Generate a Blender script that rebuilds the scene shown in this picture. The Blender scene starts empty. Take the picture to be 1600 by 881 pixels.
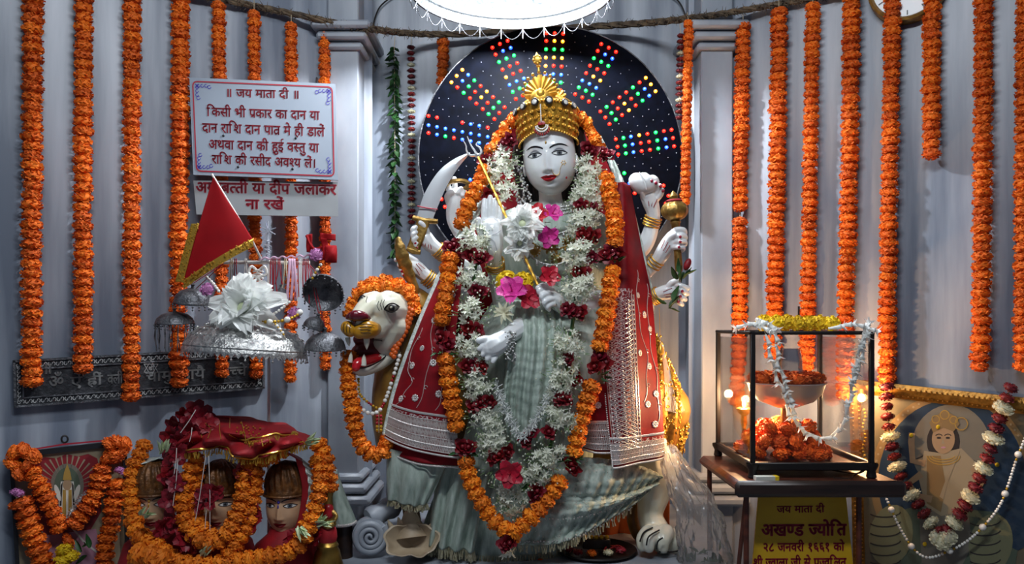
import bpy, bmesh, math, random
from mathutils import Vector, Matrix, Euler, noise
rnd = random.Random(7)
sc = bpy.context.scene
PI = math.pi
# ------------------------------------------------------------------ camera, light, exposure
F, CX, HZ, DC, EYE = 1250.0, 800.0, 505.0, 2.5, 1.5     # focal length (px), centre column, horizon row, distance, eye height
cam_d = bpy.data.cameras.new('camera'); cam = bpy.data.objects.new('camera', cam_d)
sc.collection.objects.link(cam); cam.location = (0, -DC, EYE); cam.rotation_euler = (PI/2, 0, 0)
cam_d.sensor_width = 36; cam_d.lens = 36*F/1600; cam_d.shift_y = (HZ-440.5)/1600; cam_d.clip_start = .05
sc.camera = cam
w = bpy.data.worlds.new('world'); sc.world = w; w.use_nodes = True
w.node_tree.nodes['Background'].inputs[0].default_value = (.55, .68, .95, 1)
w.node_tree.nodes['Background'].inputs[1].default_value = .095
def lamp(name, kind, loc, power, color, size=.1, target=None, sy=None):
    d = bpy.data.lights.new(name, kind); d.energy = power; d.color = color
    if kind == 'AREA':
        d.size = size
        if sy: d.shape = 'RECTANGLE'; d.size_y = sy
    else: d.shadow_soft_size = size
    o = bpy.data.objects.new(name, d); sc.collection.objects.link(o); o.location = loc
    if target is not None:
        o.rotation_euler = (Vector(target)-Vector(loc)).to_track_quat('-Z', 'Y').to_euler()
    return o
lamp('hall_tube_light', 'AREA', (-.10, -1.65, 3.15), 31, (.88, .94, 1), 1.2, (0, .3, 1.55), .12)   # hall tube lamp on the ceiling
vs = sc.view_settings
vs.view_transform = 'Standard'; vs.look = 'None'; vs.gamma = 1; vs.exposure = 0.15
try: vs.use_curve_mapping = False
except Exception: pass

# ------------------------------------------------------------------ helpers
def lin(h):
    h = h.lstrip('#'); c = [int(h[i:i+2], 16)/255 for i in (0, 2, 4)]
    return tuple(x/12.92 if x <= .04045 else ((x+.055)/1.055)**2.4 for x in c) + (1,)
MATS = {}
def mat(name, col, rough=.6, metal=0, col2=None, scale=20, detail=3, bump=0, bscale=None, rand=0, stretch=None,
        sheen=0, coat=0, sss=0, emit=None, estr=0, contrast=(.35, .65), spec=None, trans=0):
    m = bpy.data.materials.new(name); m.use_nodes = True; nt = m.node_tree; N = nt.nodes; L = nt.links
    b = N['Principled BSDF']; b.inputs['Roughness'].default_value = rough; b.inputs['Metallic'].default_value = metal
    c1 = lin(col) if isinstance(col, str) else col
    b.inputs['Base Color'].default_value = c1
    out = None
    if col2 or bump:
        tc = N.new('ShaderNodeTexCoord'); mp = N.new('ShaderNodeMapping'); L.new(tc.outputs['Object'], mp.inputs[0])
        if stretch: mp.inputs['Scale'].default_value = stretch
    if col2:
        c2 = lin(col2) if isinstance(col2, str) else col2
        nz = N.new('ShaderNodeTexNoise'); nz.inputs['Scale'].default_value = scale; nz.inputs['Detail'].default_value = detail
        L.new(mp.outputs[0], nz.inputs['Vector'])
        r = N.new('ShaderNodeValToRGB'); r.color_ramp.elements[0].position = contrast[0]; r.color_ramp.elements[1].position = contrast[1]
        r.color_ramp.elements[0].color = c1; r.color_ramp.elements[1].color = c2
        L.new(nz.outputs[0], r.inputs[0]); out = r.outputs[0]
    if rand:
        oi = N.new('ShaderNodeObjectInfo'); hs = N.new('ShaderNodeHueSaturation')
        mr = N.new('ShaderNodeMapRange'); mr.inputs[3].default_value = 1-rand; mr.inputs[4].default_value = 1+rand
        L.new(oi.outputs['Random'], mr.inputs[0]); L.new(mr.outputs[0], hs.inputs['Value'])
        mr2 = N.new('ShaderNodeMapRange'); mr2.inputs[3].default_value = .5-rand*.03; mr2.inputs[4].default_value = .5+rand*.03
        L.new(oi.outputs['Random'], mr2.inputs[0]); L.new(mr2.outputs[0], hs.inputs['Hue'])
        if out: L.new(out, hs.inputs['Color'])
        else: hs.inputs['Color'].default_value = c1
        out = hs.outputs[0]
    if out: L.new(out, b.inputs['Base Color'])
    if bump:
        nb = N.new('ShaderNodeTexNoise'); nb.inputs['Scale'].default_value = bscale or scale*2; nb.inputs['Detail'].default_value = 3
        L.new(mp.outputs[0], nb.inputs['Vector'])
        bp = N.new('ShaderNodeBump'); bp.inputs['Strength'].default_value = bump; bp.inputs['Distance'].default_value = .004
        L.new(nb.outputs[0], bp.inputs['Height']); L.new(bp.outputs[0], b.inputs['Normal'])
    if sheen: b.inputs['Sheen Weight'].default_value = sheen
    if coat: b.inputs['Coat Weight'].default_value = coat; b.inputs['Coat Roughness'].default_value = .12
    if sss:
        b.inputs['Subsurface Weight'].default_value = sss; b.inputs['Subsurface Radius'].default_value = (.01, .008, .006); b.inputs['Subsurface Scale'].default_value = .5
    if spec is not None: b.inputs['Specular IOR Level'].default_value = spec
    if trans: b.inputs['Transmission Weight'].default_value = trans
    if emit:
        b.inputs['Emission Color'].default_value = lin(emit) if isinstance(emit, str) else emit; b.inputs['Emission Strength'].default_value = estr
    MATS[name] = m; return m
def see_through(name, tint, clear, rough=.05, gloss=.5, diffuse=0.0):
    m = bpy.data.materials.new(name); m.use_nodes = True; nt = m.node_tree; N = nt.nodes; L = nt.links; N.clear()
    o = N.new('ShaderNodeOutputMaterial'); t = N.new('ShaderNodeBsdfTransparent'); t.inputs[0].default_value = (clear, clear, clear, 1)
    g = N.new('ShaderNodeBsdfGlossy'); g.inputs['Roughness'].default_value = rough
    fr = N.new('ShaderNodeFresnel'); fr.inputs[0].default_value = 1.45
    mu = N.new('ShaderNodeMath'); mu.operation = 'MULTIPLY'; mu.inputs[1].default_value = gloss; L.new(fr.outputs[0], mu.inputs[0])
    mx = N.new('ShaderNodeMixShader'); L.new(mu.outputs[0], mx.inputs[0]); L.new(g.outputs[0], mx.inputs[2])
    if diffuse:
        d = N.new('ShaderNodeBsdfDiffuse'); d.inputs[0].default_value = tint; tl = N.new('ShaderNodeBsdfTranslucent'); tl.inputs[0].default_value = tint
        a = N.new('ShaderNodeMixShader'); a.inputs[0].default_value = .5; L.new(d.outputs[0], a.inputs[1]); L.new(tl.outputs[0], a.inputs[2])
        m2 = N.new('ShaderNodeMixShader'); m2.inputs[0].default_value = diffuse; L.new(t.outputs[0], m2.inputs[1]); L.new(a.outputs[0], m2.inputs[2]); L.new(m2.outputs[0], mx.inputs[1])
    else: L.new(t.outputs[0], mx.inputs[1])
    L.new(mx.outputs[0], o.inputs[0]); MATS[name] = m; return m
# projection of photograph pixels onto real depths
def W(px, py, Y=0.0):
    D = DC+Y; return Vector(((px-CX)/F*D, Y, EYE+(HZ-py)/F*D))
def S(Y=0.0): return (DC+Y)/F
class Plane:
    def __init__(s, p, n): s.p = Vector(p); s.n = Vector(n).normalized()
    def at(s, px, py, off=0.0):
        o = Vector((0, -DC, EYE)); d = Vector(((px-CX)/F, 1, (HZ-py)/F)); n = s.n
        t = (s.p+n*off-o).dot(n)/d.dot(n); return o+d*t
def cr(P, t):            # Catmull-Rom through tuples, t in 0..1
    n = len(P)-1
    if n == 0: return list(P[0])
    x = min(max(t, 0), 1)*n; i = min(int(x), n-1); u = x-i
    a, b, c, d = P[max(i-1, 0)], P[i], P[i+1], P[min(i+2, n)]
    return [.5*((2*q)+(-p+r)*u+(2*p-5*q+4*r-s_)*u*u+(-p+3*q-3*r+s_)*u**3) for p, q, r, s_ in zip(a, b, c, d)]
def smooth_path(P, n): return [Vector(cr([tuple(p) for p in P], i/(n-1))) for i in range(n)]
def resample(P, step):
    out = []; acc = 0.0; out.append((P[0].copy(), (P[1]-P[0]).normalized()))
    for a, b in zip(P, P[1:]):
        l = (b-a).length
        if l < 1e-9: continue
        while acc+l >= step:
            k = (step-acc)/l; a = a.lerp(b, k); out.append((a.copy(), (b-a).normalized() if (b-a).length > 1e-9 else out[-1][1])); l = (b-a).length; acc = 0
            if l < 1e-9: break
        acc += l
    return out
def rot_to(d, roll=0.0):  # matrix taking +Z to d
    return (Vector(d).to_track_quat('Z', 'Y').to_matrix() @ Matrix.Rotation(roll, 3, 'Z'))
class G:
    def __init__(s): s.v = []; s.f = []; s.m = []
    def add(s, vs, fs, mi=0):
        k = len(s.v); s.v += [Vector(v) for v in vs]; s.f += [tuple(i+k for i in f) for f in fs]; s.m += [mi]*len(fs); return s
    def box(s, c, d, R=None, mi=0, ch=0.0):
        c = Vector(c); x, y, z = [q/2 for q in d]
        if ch <= 0:
            vs = [Vector((a*x, b*y, e*z)) for a in (-1, 1) for b in (-1, 1) for e in (-1, 1)]
            fs = [(0, 1, 3, 2), (4, 6, 7, 5), (0, 4, 5, 1), (2, 3, 7, 6), (0, 2, 6, 4), (1, 5, 7, 3)]
        else:
            bm = bmesh.new()
            for a in (-1, 1):
                for b in (-1, 1):
                    for e in (-1, 1):
                        for q in ((x-ch, y-ch, z), (x-ch, y, z-ch), (x, y-ch, z-ch)): bm.verts.new((a*q[0], b*q[1], e*q[2]))
            bmesh.ops.convex_hull(bm, input=bm.verts); bmesh.ops.dissolve_limit(bm, angle_limit=.02, verts=bm.verts, edges=bm.edges)
            bm.verts.index_update(); vs = [v.co.copy() for v in bm.verts]; fs = [tuple(v.index for v in f.verts) for f in bm.faces]; bm.free()
        if R is not None: vs = [R @ v for v in vs]
        return s.add([v+c for v in vs], fs, mi)
    def ball(s, c, r, nu=12, nv=8, R=None, mi=0, fn=None):
        if not hasattr(r, '__len__'): r = (r, r, r)
        c = Vector(c); vs = []; fs = []
        for j in range(1, nv):
            t = PI*j/nv
            for i in range(nu):
                p = 2*PI*i/nu; v = Vector((r[0]*math.sin(t)*math.cos(p), r[1]*math.sin(t)*math.sin(p), r[2]*math.cos(t)))
                if fn: v = fn(v, p, t)
                vs.append(v)
        vs += [Vector((0, 0, r[2])), Vector((0, 0, -r[2]))]; a = len(vs)-2; b = a+1
        for j in range(nv-2):
            for i in range(nu): i2 = (i+1) % nu; fs.append((j*nu+i, (j+1)*nu+i, (j+1)*nu+i2, j*nu+i2))
        for i in range(nu):
            i2 = (i+1) % nu; fs.append((a, i, i2)); fs.append((b, (nv-2)*nu+i2, (nv-2)*nu+i))
        if R is not None: vs = [R @ v for v in vs]
        return s.add([v+c for v in vs], fs, mi)
    def tube(s, P, r, n=8, cap=True, closed=False, flat=1.0, mi=0, up=None):
        P = [Vector(p) for p in P]; k = len(P); rr = r if hasattr(r, '__len__') else [r]*k
        vs = []; fs = []; prev = None
        for i in range(k):
            if closed: d = P[(i+1) % k]-P[i-1]
            else: d = P[min(i+1, k-1)]-P[max(i-1, 0)]
            if d.length < 1e-9: d = Vector((0, 0, 1))
            d.normalize()
            if prev is None:
                a = Vector(up) if up is not None else (Vector((0, 1, 0)) if abs(d.y) < .9 else Vector((1, 0, 0)))
            else: a = prev
            x = (a-d*a.dot(d)).normalized(); y = d.cross(x); prev = x
            for j in range(n):
                q = 2*PI*j/n; vs.append(P[i]+(x*math.cos(q)*flat+y*math.sin(q))*rr[i])
        for i in range(k if closed else k-1):
            i2 = (i+1) % k
            for j in range(n): j2 = (j+1) % n; fs.append((i*n+j, i*n+j2, i2*n+j2, i2*n+j))
        if cap and not closed: fs.append(tuple(range(n-1, -1, -1))); fs.append(tuple((k-1)*n+j for j in range(n)))
        return s.add(vs, fs, mi)
    def lathe(s, prof, o=(0, 0, 0), n=24, R=None, mi=0, a0=0, a1=2*PI):   # prof: (radius, z)
        o = Vector(o); vs = []; fs = []; full = abs(a1-a0-2*PI) < 1e-6; m = n if full else n+1
        for r, z in prof:
            for i in range(m):
                p = a0+(a1-a0)*i/n; v = Vector((r*math.cos(p), r*math.sin(p), z)); vs.append((R @ v if R is not None else v)+o)
        for j in range(len(prof)-1):
            for i in range(n): i2 = (i+1) % m; fs.append((j*m+i, j*m+i2, (j+1)*m+i2, (j+1)*m+i))
        return s.add(vs, fs, mi)
    def grid(s, fn, nu, nv, mi=0, closeu=False):
        vs = [fn(i/(nu if closeu else nu-1), j/(nv-1)) for j in range(nv) for i in range(nu)]; fs = []
        for j in range(nv-1):
            for i in range(nu if closeu else nu-1):
                i2 = (i+1) % nu; fs.append((j*nu+i, j*nu+i2, (j+1)*nu+i2, (j+1)*nu+i))
        return s.add(vs, fs, mi)
    def slab(s, front, back, mi=0):     # polygon front (world points) and matching back
        n = len(front); k = list(front)+list(back)
        fs = [tuple(range(n)), tuple(range(2*n-1, n-1, -1))]+[(i, i+n, (i+1) % n+n, (i+1) % n) for i in range(n)]
        return s.add(k, fs, mi)
    def join(s, o, M=None, mi=None):
        k = len(s.v); s.v += [(M @ v if M is not None else v.copy()) for v in o.v]; s.f += [tuple(i+k for i in f) for f in o.f]
        s.m += list(o.m) if mi is None else [mi]*len(o.f); return s
    def mesh(s, name, mats, smooth=True, off=Vector((0, 0, 0))):
        me = bpy.data.meshes.new(name); me.from_pydata([v-off for v in s.v], [], s.f)
        for q in (mats if isinstance(mats, (list, tuple)) else [mats]): me.materials.append(MATS[q] if isinstance(q, str) else q)
        me.polygons.foreach_set('material_index', s.m); me.polygons.foreach_set('use_smooth', [smooth]*len(s.f)); me.update(); return me
LOC = {}
def link(o): sc.collection.objects.link(o); return o
def tag(o, label=None, cat=None, group=None, kind=None):
    if label: o['label'] = label
    if cat: o['category'] = cat
    if group: o['group'] = group
    if kind: o['kind'] = kind
    return o
def thing(name, label, cat, loc, group=None):
    o = link(bpy.data.objects.new(name, None)); o.location = loc; o.empty_display_size = .05; LOC[o.name] = Vector(loc)
    return tag(o, label, cat, group)
def part(g, name, m, parent, smooth=True, label=None, kind=None):
    b = LOC[parent.name] if parent else Vector((0, 0, 0))
    o = link(bpy.data.objects.new(name, g.mesh(name, m, smooth, b))); o.parent = parent; LOC[o.name] = b
    if label: o['label'] = label
    if kind: o['kind'] = kind
    if smooth: autosmooth(o)
    return o
def autosmooth(o, ang=math.radians(42)):
    me = o.data; bm = bmesh.new(); bm.from_mesh(me)
    for e in bm.edges:
        if len(e.link_faces) == 2 and e.calc_face_angle(0) > ang: e.smooth = False
    bm.to_mesh(me); bm.free()
def solo(g, name, label, cat, m, group=None, smooth=True, kind=None):
    xs = [v.x for v in g.v]; ys = [v.y for v in g.v]; b = Vector(((min(xs)+max(xs))/2, (min(ys)+max(ys))/2, min(v.z for v in g.v)))
    o = link(bpy.data.objects.new(name, g.mesh(name, m, smooth, b))); o.location = b; LOC[o.name] = b
    if smooth: autosmooth(o)
    return tag(o, label, cat, group, kind)
def struct(g, name, m, smooth=False, parent=None):
    o = part(g, name, m, parent, smooth)
    if not parent: o['kind'] = 'structure'
    return o
def inst(me, name, parent, loc, R=None, scale=1.0, label=None):
    o = bpy.data.objects.new(name, me); sc.collection.objects.link(o)
    o.parent = parent; L0 = LOC[parent.name] if parent else Vector((0, 0, 0))
    s3 = Vector(scale) if hasattr(scale, '__len__') else Vector((scale,)*3)
    M = (R if R is not None else Matrix.Identity(3)).to_4x4() @ Matrix.Diagonal(s3.to_4d())
    M.translation = Vector(loc)-L0; o.matrix_basis = M; LOC[o.name] = Vector(loc)
    if label: o['label'] = label
    return o
def evaluated(o, mods):
    for t, kw in mods:
        md = o.modifiers.new(t, t)
        for k, v in kw.items(): setattr(md, k, v)
    dg = bpy.context.evaluated_depsgraph_get(); me = bpy.data.meshes.new_from_object(o.evaluated_get(dg)); o.modifiers.clear()
    return me
def fuse(g, name, m, parent, voxel=.003, it=6, label=None):      # one continuous surface out of overlapping volumes
    o = part(g, name, m, parent, False)
    me = evaluated(o, [('REMESH', dict(mode='VOXEL', voxel_size=voxel)), ('SMOOTH', dict(factor=.5, iterations=it))])
    me.name = name
    if not me.materials: me.materials.append(MATS[m])
    me.polygons.foreach_set('use_smooth', [True]*len(me.polygons)); me.polygons.foreach_set('material_index', [0]*len(me.polygons))
    old = o.data; o.data = me; bpy.data.meshes.remove(old)
    if label: o['label'] = label
    return o
def chain(g, pts, n=10, sub=4):       # pts: (px,py,Y,r_px) -> tapering limb with round ends
    Q = [cr(pts, i/((len(pts)-1)*sub)) for i in range((len(pts)-1)*sub+1)] if len(pts) > 1 else [pts[0]]
    P = [W(*q[:3]) for q in Q]; r = [max(q[3], .5)*S(q[2]) for q in Q]
    if len(P) > 1: g.tube(P, r, n)
    g.ball(P[0], r[0]*.995, n, 8); g.ball(P[-1], r[-1]*.995, n, 8); return g
def cloth(name, rows, m, parent, ns=40, nt=40, ripple=None, thick=.003, label=None, world=False):
    rows = [[(W(*p) if not world else Vector(p)) for p in r] for r in rows]; rows = [[tuple(p) for p in r] for r in rows]
    def sf(s, t):
        v = Vector(cr([tuple(cr(r, s)) for r in rows], t))
        if ripple: v.y += ripple(s, t)
        return v
    g = G(); g.grid(sf, ns, nt)
    o = part(g, name, m, parent)
    if thick:
        md = o.modifiers.new('SOLIDIFY', 'SOLIDIFY'); md.thickness = thick; md.offset = 0
    if label: o['label'] = label
    return o, sf
def fin(sf, s, t, off):   # point a little toward the viewer from a surface
    e = .01; p = sf(s, t); n = (sf(min(s+e, 1), t)-sf(max(s-e, 0), t)).cross(sf(s, min(t+e, 1))-sf(s, max(t-e, 0)))
    if n.length < 1e-12: n = Vector((0, -1, 0))
    n.normalize()
    if n.y > 0: n = -n
    return p+n*off, n
# ------------------------------------------------------------------ materials
mat('marble', '#687180', .42, col2='#b3bac4', scale=2.0, detail=7, stretch=(5, 5, .45), contrast=(.36, .72), bump=.02, bscale=30)
mat('marble_pale', '#7d848f', .4, col2='#aab0b8', scale=3, detail=6, stretch=(2, 2, .8), contrast=(.3, .75))
mat('floor_stone', '#8d9098', .35, col2='#b4b7bc', scale=4, detail=5)
mat('plaster', '#b9bcc2', .8, col2='#a9adb4', scale=3)
mat('marigold', '#e4700c', .75, col2='#cf5806', scale=60, rand=.16)
mat('marigold_light', '#f08f18', .75, col2='#e2740c', scale=60, rand=.14)
mat('marigold_dark', '#d0640f', .8, col2='#b4420a', scale=60, rand=.2)
mat('marigold_yellow', '#e6c41a', .75, col2='#d4ae0e', scale=60, rand=.12)
mat('string', '#b9a98c', .8)
def petal_mat(name, col, col2, thin=.35):           # thin petals let light through
    mat(name, col, .55, col2=col2, scale=30, rand=.05); m = MATS[name]; N = m.node_tree.nodes; L = m.node_tree.links
    b = N['Principled BSDF']; src = b.inputs['Base Color'].links[0].from_socket; t = N.new('ShaderNodeBsdfTranslucent'); L.new(src, t.inputs[0])
    x = N.new('ShaderNodeMixShader'); x.inputs[0].default_value = thin; L.new(b.outputs[0], x.inputs[1]); L.new(t.outputs[0], x.inputs[2]); L.new(x.outputs[0], N['Material Output'].inputs[0])
petal_mat('tuberose', '#f4f4e8', '#e6ead6'); petal_mat('petal_white', '#fafbf8', '#eef1ee'); petal_mat('petal_cream', '#efe9d4', '#d6d6b0')
mat('rose', '#8e0d22', .5, col2='#5c0614', scale=30, rand=.2)
mat('hibiscus_red', '#c8142c', .5, col2='#a30d24', scale=20, rand=.12)
mat('hibiscus_dark', '#9c1226', .5, col2='#6d0a18', scale=20, rand=.15)
mat('hibiscus_pink', '#d8369a', .5, col2='#c02a86', scale=20, rand=.1)
mat('maroon', '#7a0f18', .6, col2='#570a10', scale=30, rand=.2)
mat('leaf', '#2f5a2a', .5, col2='#1c3c1c', scale=25, rand=.25)
mat('leaf_pale', '#a9bf86', .55, col2='#d7dfb9', scale=30, rand=.15)
mat('sprig', '#7f9a62', .6, col2='#5d7c45', scale=40)
mat('dry_straw', '#6b5a45', .85, col2='#3c3128', scale=40)
mat('statue_white', '#e6e9ea', .22, col2='#dfe3e4', scale=9, coat=.3, sss=.08)
mat('paint_black', '#0c0b0e', .35)
mat('paint_grey', '#8d8f96', .5)
mat('paint_lip', '#a90f1e', .3, coat=.3)
mat('paint_iris', '#5b5f66', .3)
mat('henna', '#8e1424', .5)
mat('nail_red', '#8d1230', .25, coat=.4)
mat('hair', '#120f10', .45, col2='#1e1918', scale=60, stretch=(1, 1, .2))
mat('gold', '#d8a53c', .36, .65, col2='#b07a22', scale=60, bump=.5, bscale=180)
mat('gold_smooth', '#dfae48', .32, .65)
mat('gold_dull', '#ab8845', .42, .65, col2='#7c5f2c', scale=40, bump=.4, bscale=120)
mat('brass', '#a8843f', .35, .9, col2='#6f5527', scale=20)
mat('silver', '#d4d4d0', .38, .75, col2='#8c8c8c', scale=70, bump=.8, bscale=150)
mat('silver_smooth', '#d5d7d8', .3, .7)
mat('silver_dark', '#77787c', .45, .7, col2='#4a4b4f', scale=40, bump=.7, bscale=160)
mat('steel', '#cfd3d6', .35, .65)
mat('blade', '#e4e9ec', .3, .5)
mat('pearl', '#e7e4dc', .25, coat=.4)
mat('red_cloth', '#a00c18', .7, col2='#860a16', scale=30)
mat('flag_red', '#970a13', .8, spec=.2, col2='#890911', scale=12)
mat('shawl_red', '#8c0516', .6, col2='#6e0412', scale=14, spec=.25)
mat('sari', '#b7c4b9', .6, 0, col2='#8d9d91', scale=60, detail=5, stretch=(1, 1, .25), bump=.35, bscale=220)
mat('sari_border', '#d6ded8', .4, .2, col2='#aebbb1', scale=90, bump=.5, bscale=260)
mat('sequin', '#dcd6d2', .3, .5)
mat('sequin_gold', '#d8aa45', .3, .7)
mat('fringe', '#a9a283', .4, .6, col2='#cfcab0', scale=120)
mat('wood_dark', '#33221b', .4, col2='#1d1310', scale=14, stretch=(.4, 3, 3), bump=.1)
mat('wood_red', '#5d2a19', .42, col2='#3c1a10', scale=10, stretch=(.6, 4, 4), bump=.1)
mat('black_frame', '#17161a', .4)
mat('black_iron', '#211d1c', .45, .3)
mat('halo_panel', '#05070f', .6, col2='#090d1a', scale=30, spec=.08)
mat('plaque_ground', '#45464a', .5, .5, col2='#2c2d30', scale=50, bump=.6, bscale=120)
mat('plaque_raised', '#b5b6b4', .45, .2, col2='#97989a', scale=40)
mat('sign_white', '#8f98a4', .4, col2='#87919d', scale=4)
mat('sign_grey', '#8f9294', .5, col2='#848789', scale=6)
mat('sign_red', '#96122a', .5)
mat('sign_blue', '#3b3296', .5)
mat('sign_yellow', '#cba011', .5, col2='#bb900a', scale=6)
mat('lion_white', '#dcdccf', .25, col2='#c9c6b0', scale=14, coat=.3)
mat('lion_gold', '#b98316', .3, col2='#a06d0e', scale=14, coat=.3)
mat('lion_nose', '#5c0f1f', .2, coat=.5)
mat('lion_mouth', '#5a1016', .4)
mat('tongue', '#c01823', .25, coat=.4)
mat('lion_fur', '#96702a', .4, col2='#6b4a18', scale=14, coat=.2)
mat('tan_skin', '#d0a986', .35, col2='#c29a76', scale=9, coat=.2)
mat('bronze_crown', '#7d5026', .45, .3, col2='#4f3015', scale=60, bump=.5, bscale=150)
mat('conch', '#d7cbb8', .35, col2='#b9a78f', scale=12, bump=.2)
mat('shell_beige', '#b9a68a', .5, col2='#937f66', scale=10, bump=.3)
mat('bead_orange', '#cf5a14', .4)
mat('bead_gold', '#c79a28', .3, .5)
mat('bead_red', '#9c1420', .35)
mat('thread_red', '#8f1424', .8)
mat('thread_white', '#d9d2cb', .8)
mat('ribbon_pink', '#d3a9c0', .6)
mat('flower_pink', '#b873a4', .6, col2='#8f4f86', scale=40)
mat('crystal', '#cfd3dd', .15, .4, coat=.6)
mat('orange_cloth', '#b85a1f', .7, col2='#9c4816', scale=8)
mat('lamp_glow', '#fff2d8', .5, emit='#ffb45a', estr=26)
mat('bulb_glow', '#ffffff', .5, emit='#f2f8ff', estr=1350)
mat('canopy_silver', '#404447', .5, 0, col2='#2f3336', scale=60, bump=.8, bscale=90)
mat('frame_gold', '#a5742a', .4, .6, col2='#7d5418', scale=60, bump=.3, bscale=120)
mat('clock_face', '#dfe2e4', .35)
mat('matchbox', '#c9c9be', .6)
see_through('glass', (1, 1, 1, 1), .97, .03, .55)
see_through('plastic', (.9, .88, .86, 1), .97, .2, 1.1, .22)
see_through('tulle', (.85, .83, .82, 1), 1.0, .5, .05, .62)
def embroidery():
    m = bpy.data.materials.new('embroidery'); m.use_nodes = True; N = m.node_tree.nodes; L = m.node_tree.links; b = N['Principled BSDF']; b.inputs['Roughness'].default_value = .4; b.inputs['Metallic'].default_value = .15
    tc = N.new('ShaderNodeTexCoord'); v = N.new('ShaderNodeTexVoronoi'); v.feature = 'DISTANCE_TO_EDGE'; v.inputs['Scale'].default_value = 75; L.new(tc.outputs['Object'], v.inputs['Vector'])
    v2 = N.new('ShaderNodeTexVoronoi'); v2.inputs['Scale'].default_value = 190; L.new(tc.outputs['Object'], v2.inputs['Vector'])
    a = N.new('ShaderNodeMath'); a.operation = 'LESS_THAN'; a.inputs[1].default_value = .065; L.new(v.outputs['Distance'], a.inputs[0])
    c = N.new('ShaderNodeMath'); c.operation = 'LESS_THAN'; c.inputs[1].default_value = .25; L.new(v2.outputs['Distance'], c.inputs[0])
    d = N.new('ShaderNodeMath'); d.operation = 'MAXIMUM'; L.new(a.outputs[0], d.inputs[0]); L.new(c.outputs[0], d.inputs[1])
    x = N.new('ShaderNodeMix'); x.data_type = 'RGBA'; L.new(d.outputs[0], x.inputs[0]); x.inputs[6].default_value = lin('#760516'); x.inputs[7].default_value = lin('#c4b8b6'); L.new(x.outputs[2], b.inputs['Base Color']); MATS['embroidery'] = m
embroidery()
# paper prints (flat pictures)
for nm, c in dict(pr_red='#7d1a22', pr_maroon='#5a1420', pr_cream='#8d8068', pr_skin='#957a5c', pr_gold='#9c7c38', pr_green='#4a5545', pr_blue='#1d2f42',
                  pr_paper='#5d5542', pr_grey='#6a655a', pr_ochre='#7a6340', pr_dark='#2a2422', pr_white='#c3c1b6', pr_pink='#a8788a', pr_teal='#3f5a63', pr_lion='#6d6d50').items():
    mat(nm, c, .45, col2=c, scale=5)
LEDC = dict(red=('#ff2a1c', '#ff1208'), green=('#2bff5a', '#05f03a'), blue=('#3f6bff', '#1440ff'), amber=('#ffb24a', '#ff7a12'))
for k, (a, b) in LEDC.items():
    mat('led_'+k, a, .3, emit=b, estr=7); mat('led_core_'+k, a, .3, emit=a, estr=14)
mat('led_off', '#8b8d95', .2)
mat('led_core', '#ffffff', .3, emit='#fff3f0', estr=9)

# ------------------------------------------------------------------ flowers (one mesh per kind, shared by every instance)
def petal(g, M, ln, wd, curl=.5, ruff=0.0, tip=.5, nu=4, nv=5, mi=0, cup=.2, seed=0.0):
    # grows along +X of M (4x4), curling toward +Z
    def f(s, t):
        w_ = wd*(math.sin(PI*min(t**.8*.86+.04, 1))**(.55))*(1-(1-tip)*t*t)
        a = curl*t; x = ln*(math.sin(a)/curl if abs(curl) > 1e-4 else t); z = ln*((1-math.cos(a))/curl if abs(curl) > 1e-4 else 0)
        u = (s-.5)*2
        z += cup*w_*u*u+ruff*wd*math.sin(u*7+seed)*t*t
        return M @ Vector((x, u*w_*.5, z))
    g.grid(f, nu, nv, mi); return g
def rx(a, ax): return Matrix.Rotation(a, 4, ax)
def marigold_mesh(name, m, seed, n=96, hz=.62):
    r = random.Random(seed); g = G(); g.ball((0, 0, 0), (.86, .86, hz*.84), 12, 7)
    for i in range(n):
        z = 1-2*(i+.5)/n; ph = i*2.39996+r.uniform(-.2, .2); q = math.sqrt(1-z*z)
        d = Vector((q*math.cos(ph), q*math.sin(ph), z)); nrm = Vector((d.x, d.y, d.z/hz)).normalized()
        c = Vector((d.x*.84, d.y*.84, d.z*hz*.84)); t = nrm.cross(Vector((0, 0, 1))); t = t.normalized() if t.length > .05 else Vector((1, 0, 0))
        t = (Matrix.Rotation(r.uniform(-.9, .9), 3, nrm) @ t); b = nrm.cross(t); wv = .17*r.uniform(.8, 1.25); h = .17*r.uniform(.7, 1.3)
        lean = b*r.uniform(-.05, .13)
        a0, a1 = c-t*wv*.7, c+t*wv*.7
        p0, p1, p2 = c-t*wv+nrm*h*.85+lean, c+nrm*h+lean*1.4, c+t*wv+nrm*h*.8+lean
        g.add([a0, a1, p2, p1, p0, ], [(0, 1, 2, 3), (0, 3, 4)])
    return g.mesh(name, m, True)
MG = [marigold_mesh('marigold_head', 'marigold', 10+i) for i in range(4)]
MGL = [marigold_mesh('marigold_head', 'marigold_light', 20+i) for i in range(4)]
MGD = [marigold_mesh('marigold_head', 'marigold_dark', 30+i) for i in range(3)]
MGY = [marigold_mesh('marigold_head', 'marigold_yellow', 40+i) for i in range(2)]
MGR = [marigold_mesh('chrysanthemum_head', 'maroon', 50+i, 60) for i in range(2)]
MGW = [marigold_mesh('chrysanthemum_head', 'petal_cream', 60+i, 80, .5) for i in range(2)]
def tuberose_mesh(m='tuberose'):
    g = G(); g.tube([(0, 0, -.9), (0, 0, -.3), (0, 0, .05)], [.06, .08, .14], 6)
    for k in range(6):
        petal(g, rx(k*PI/3+(k%2)*.2, 'Z') @ rx(-.95+(k%2)*.25, 'Y') @ Matrix.Translation((.05, 0, 0)), .95, .46, -.75, 0, .45, 3, 4)
    return g.mesh('tuberose', m, True)
TUB = tuberose_mesh()
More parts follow.
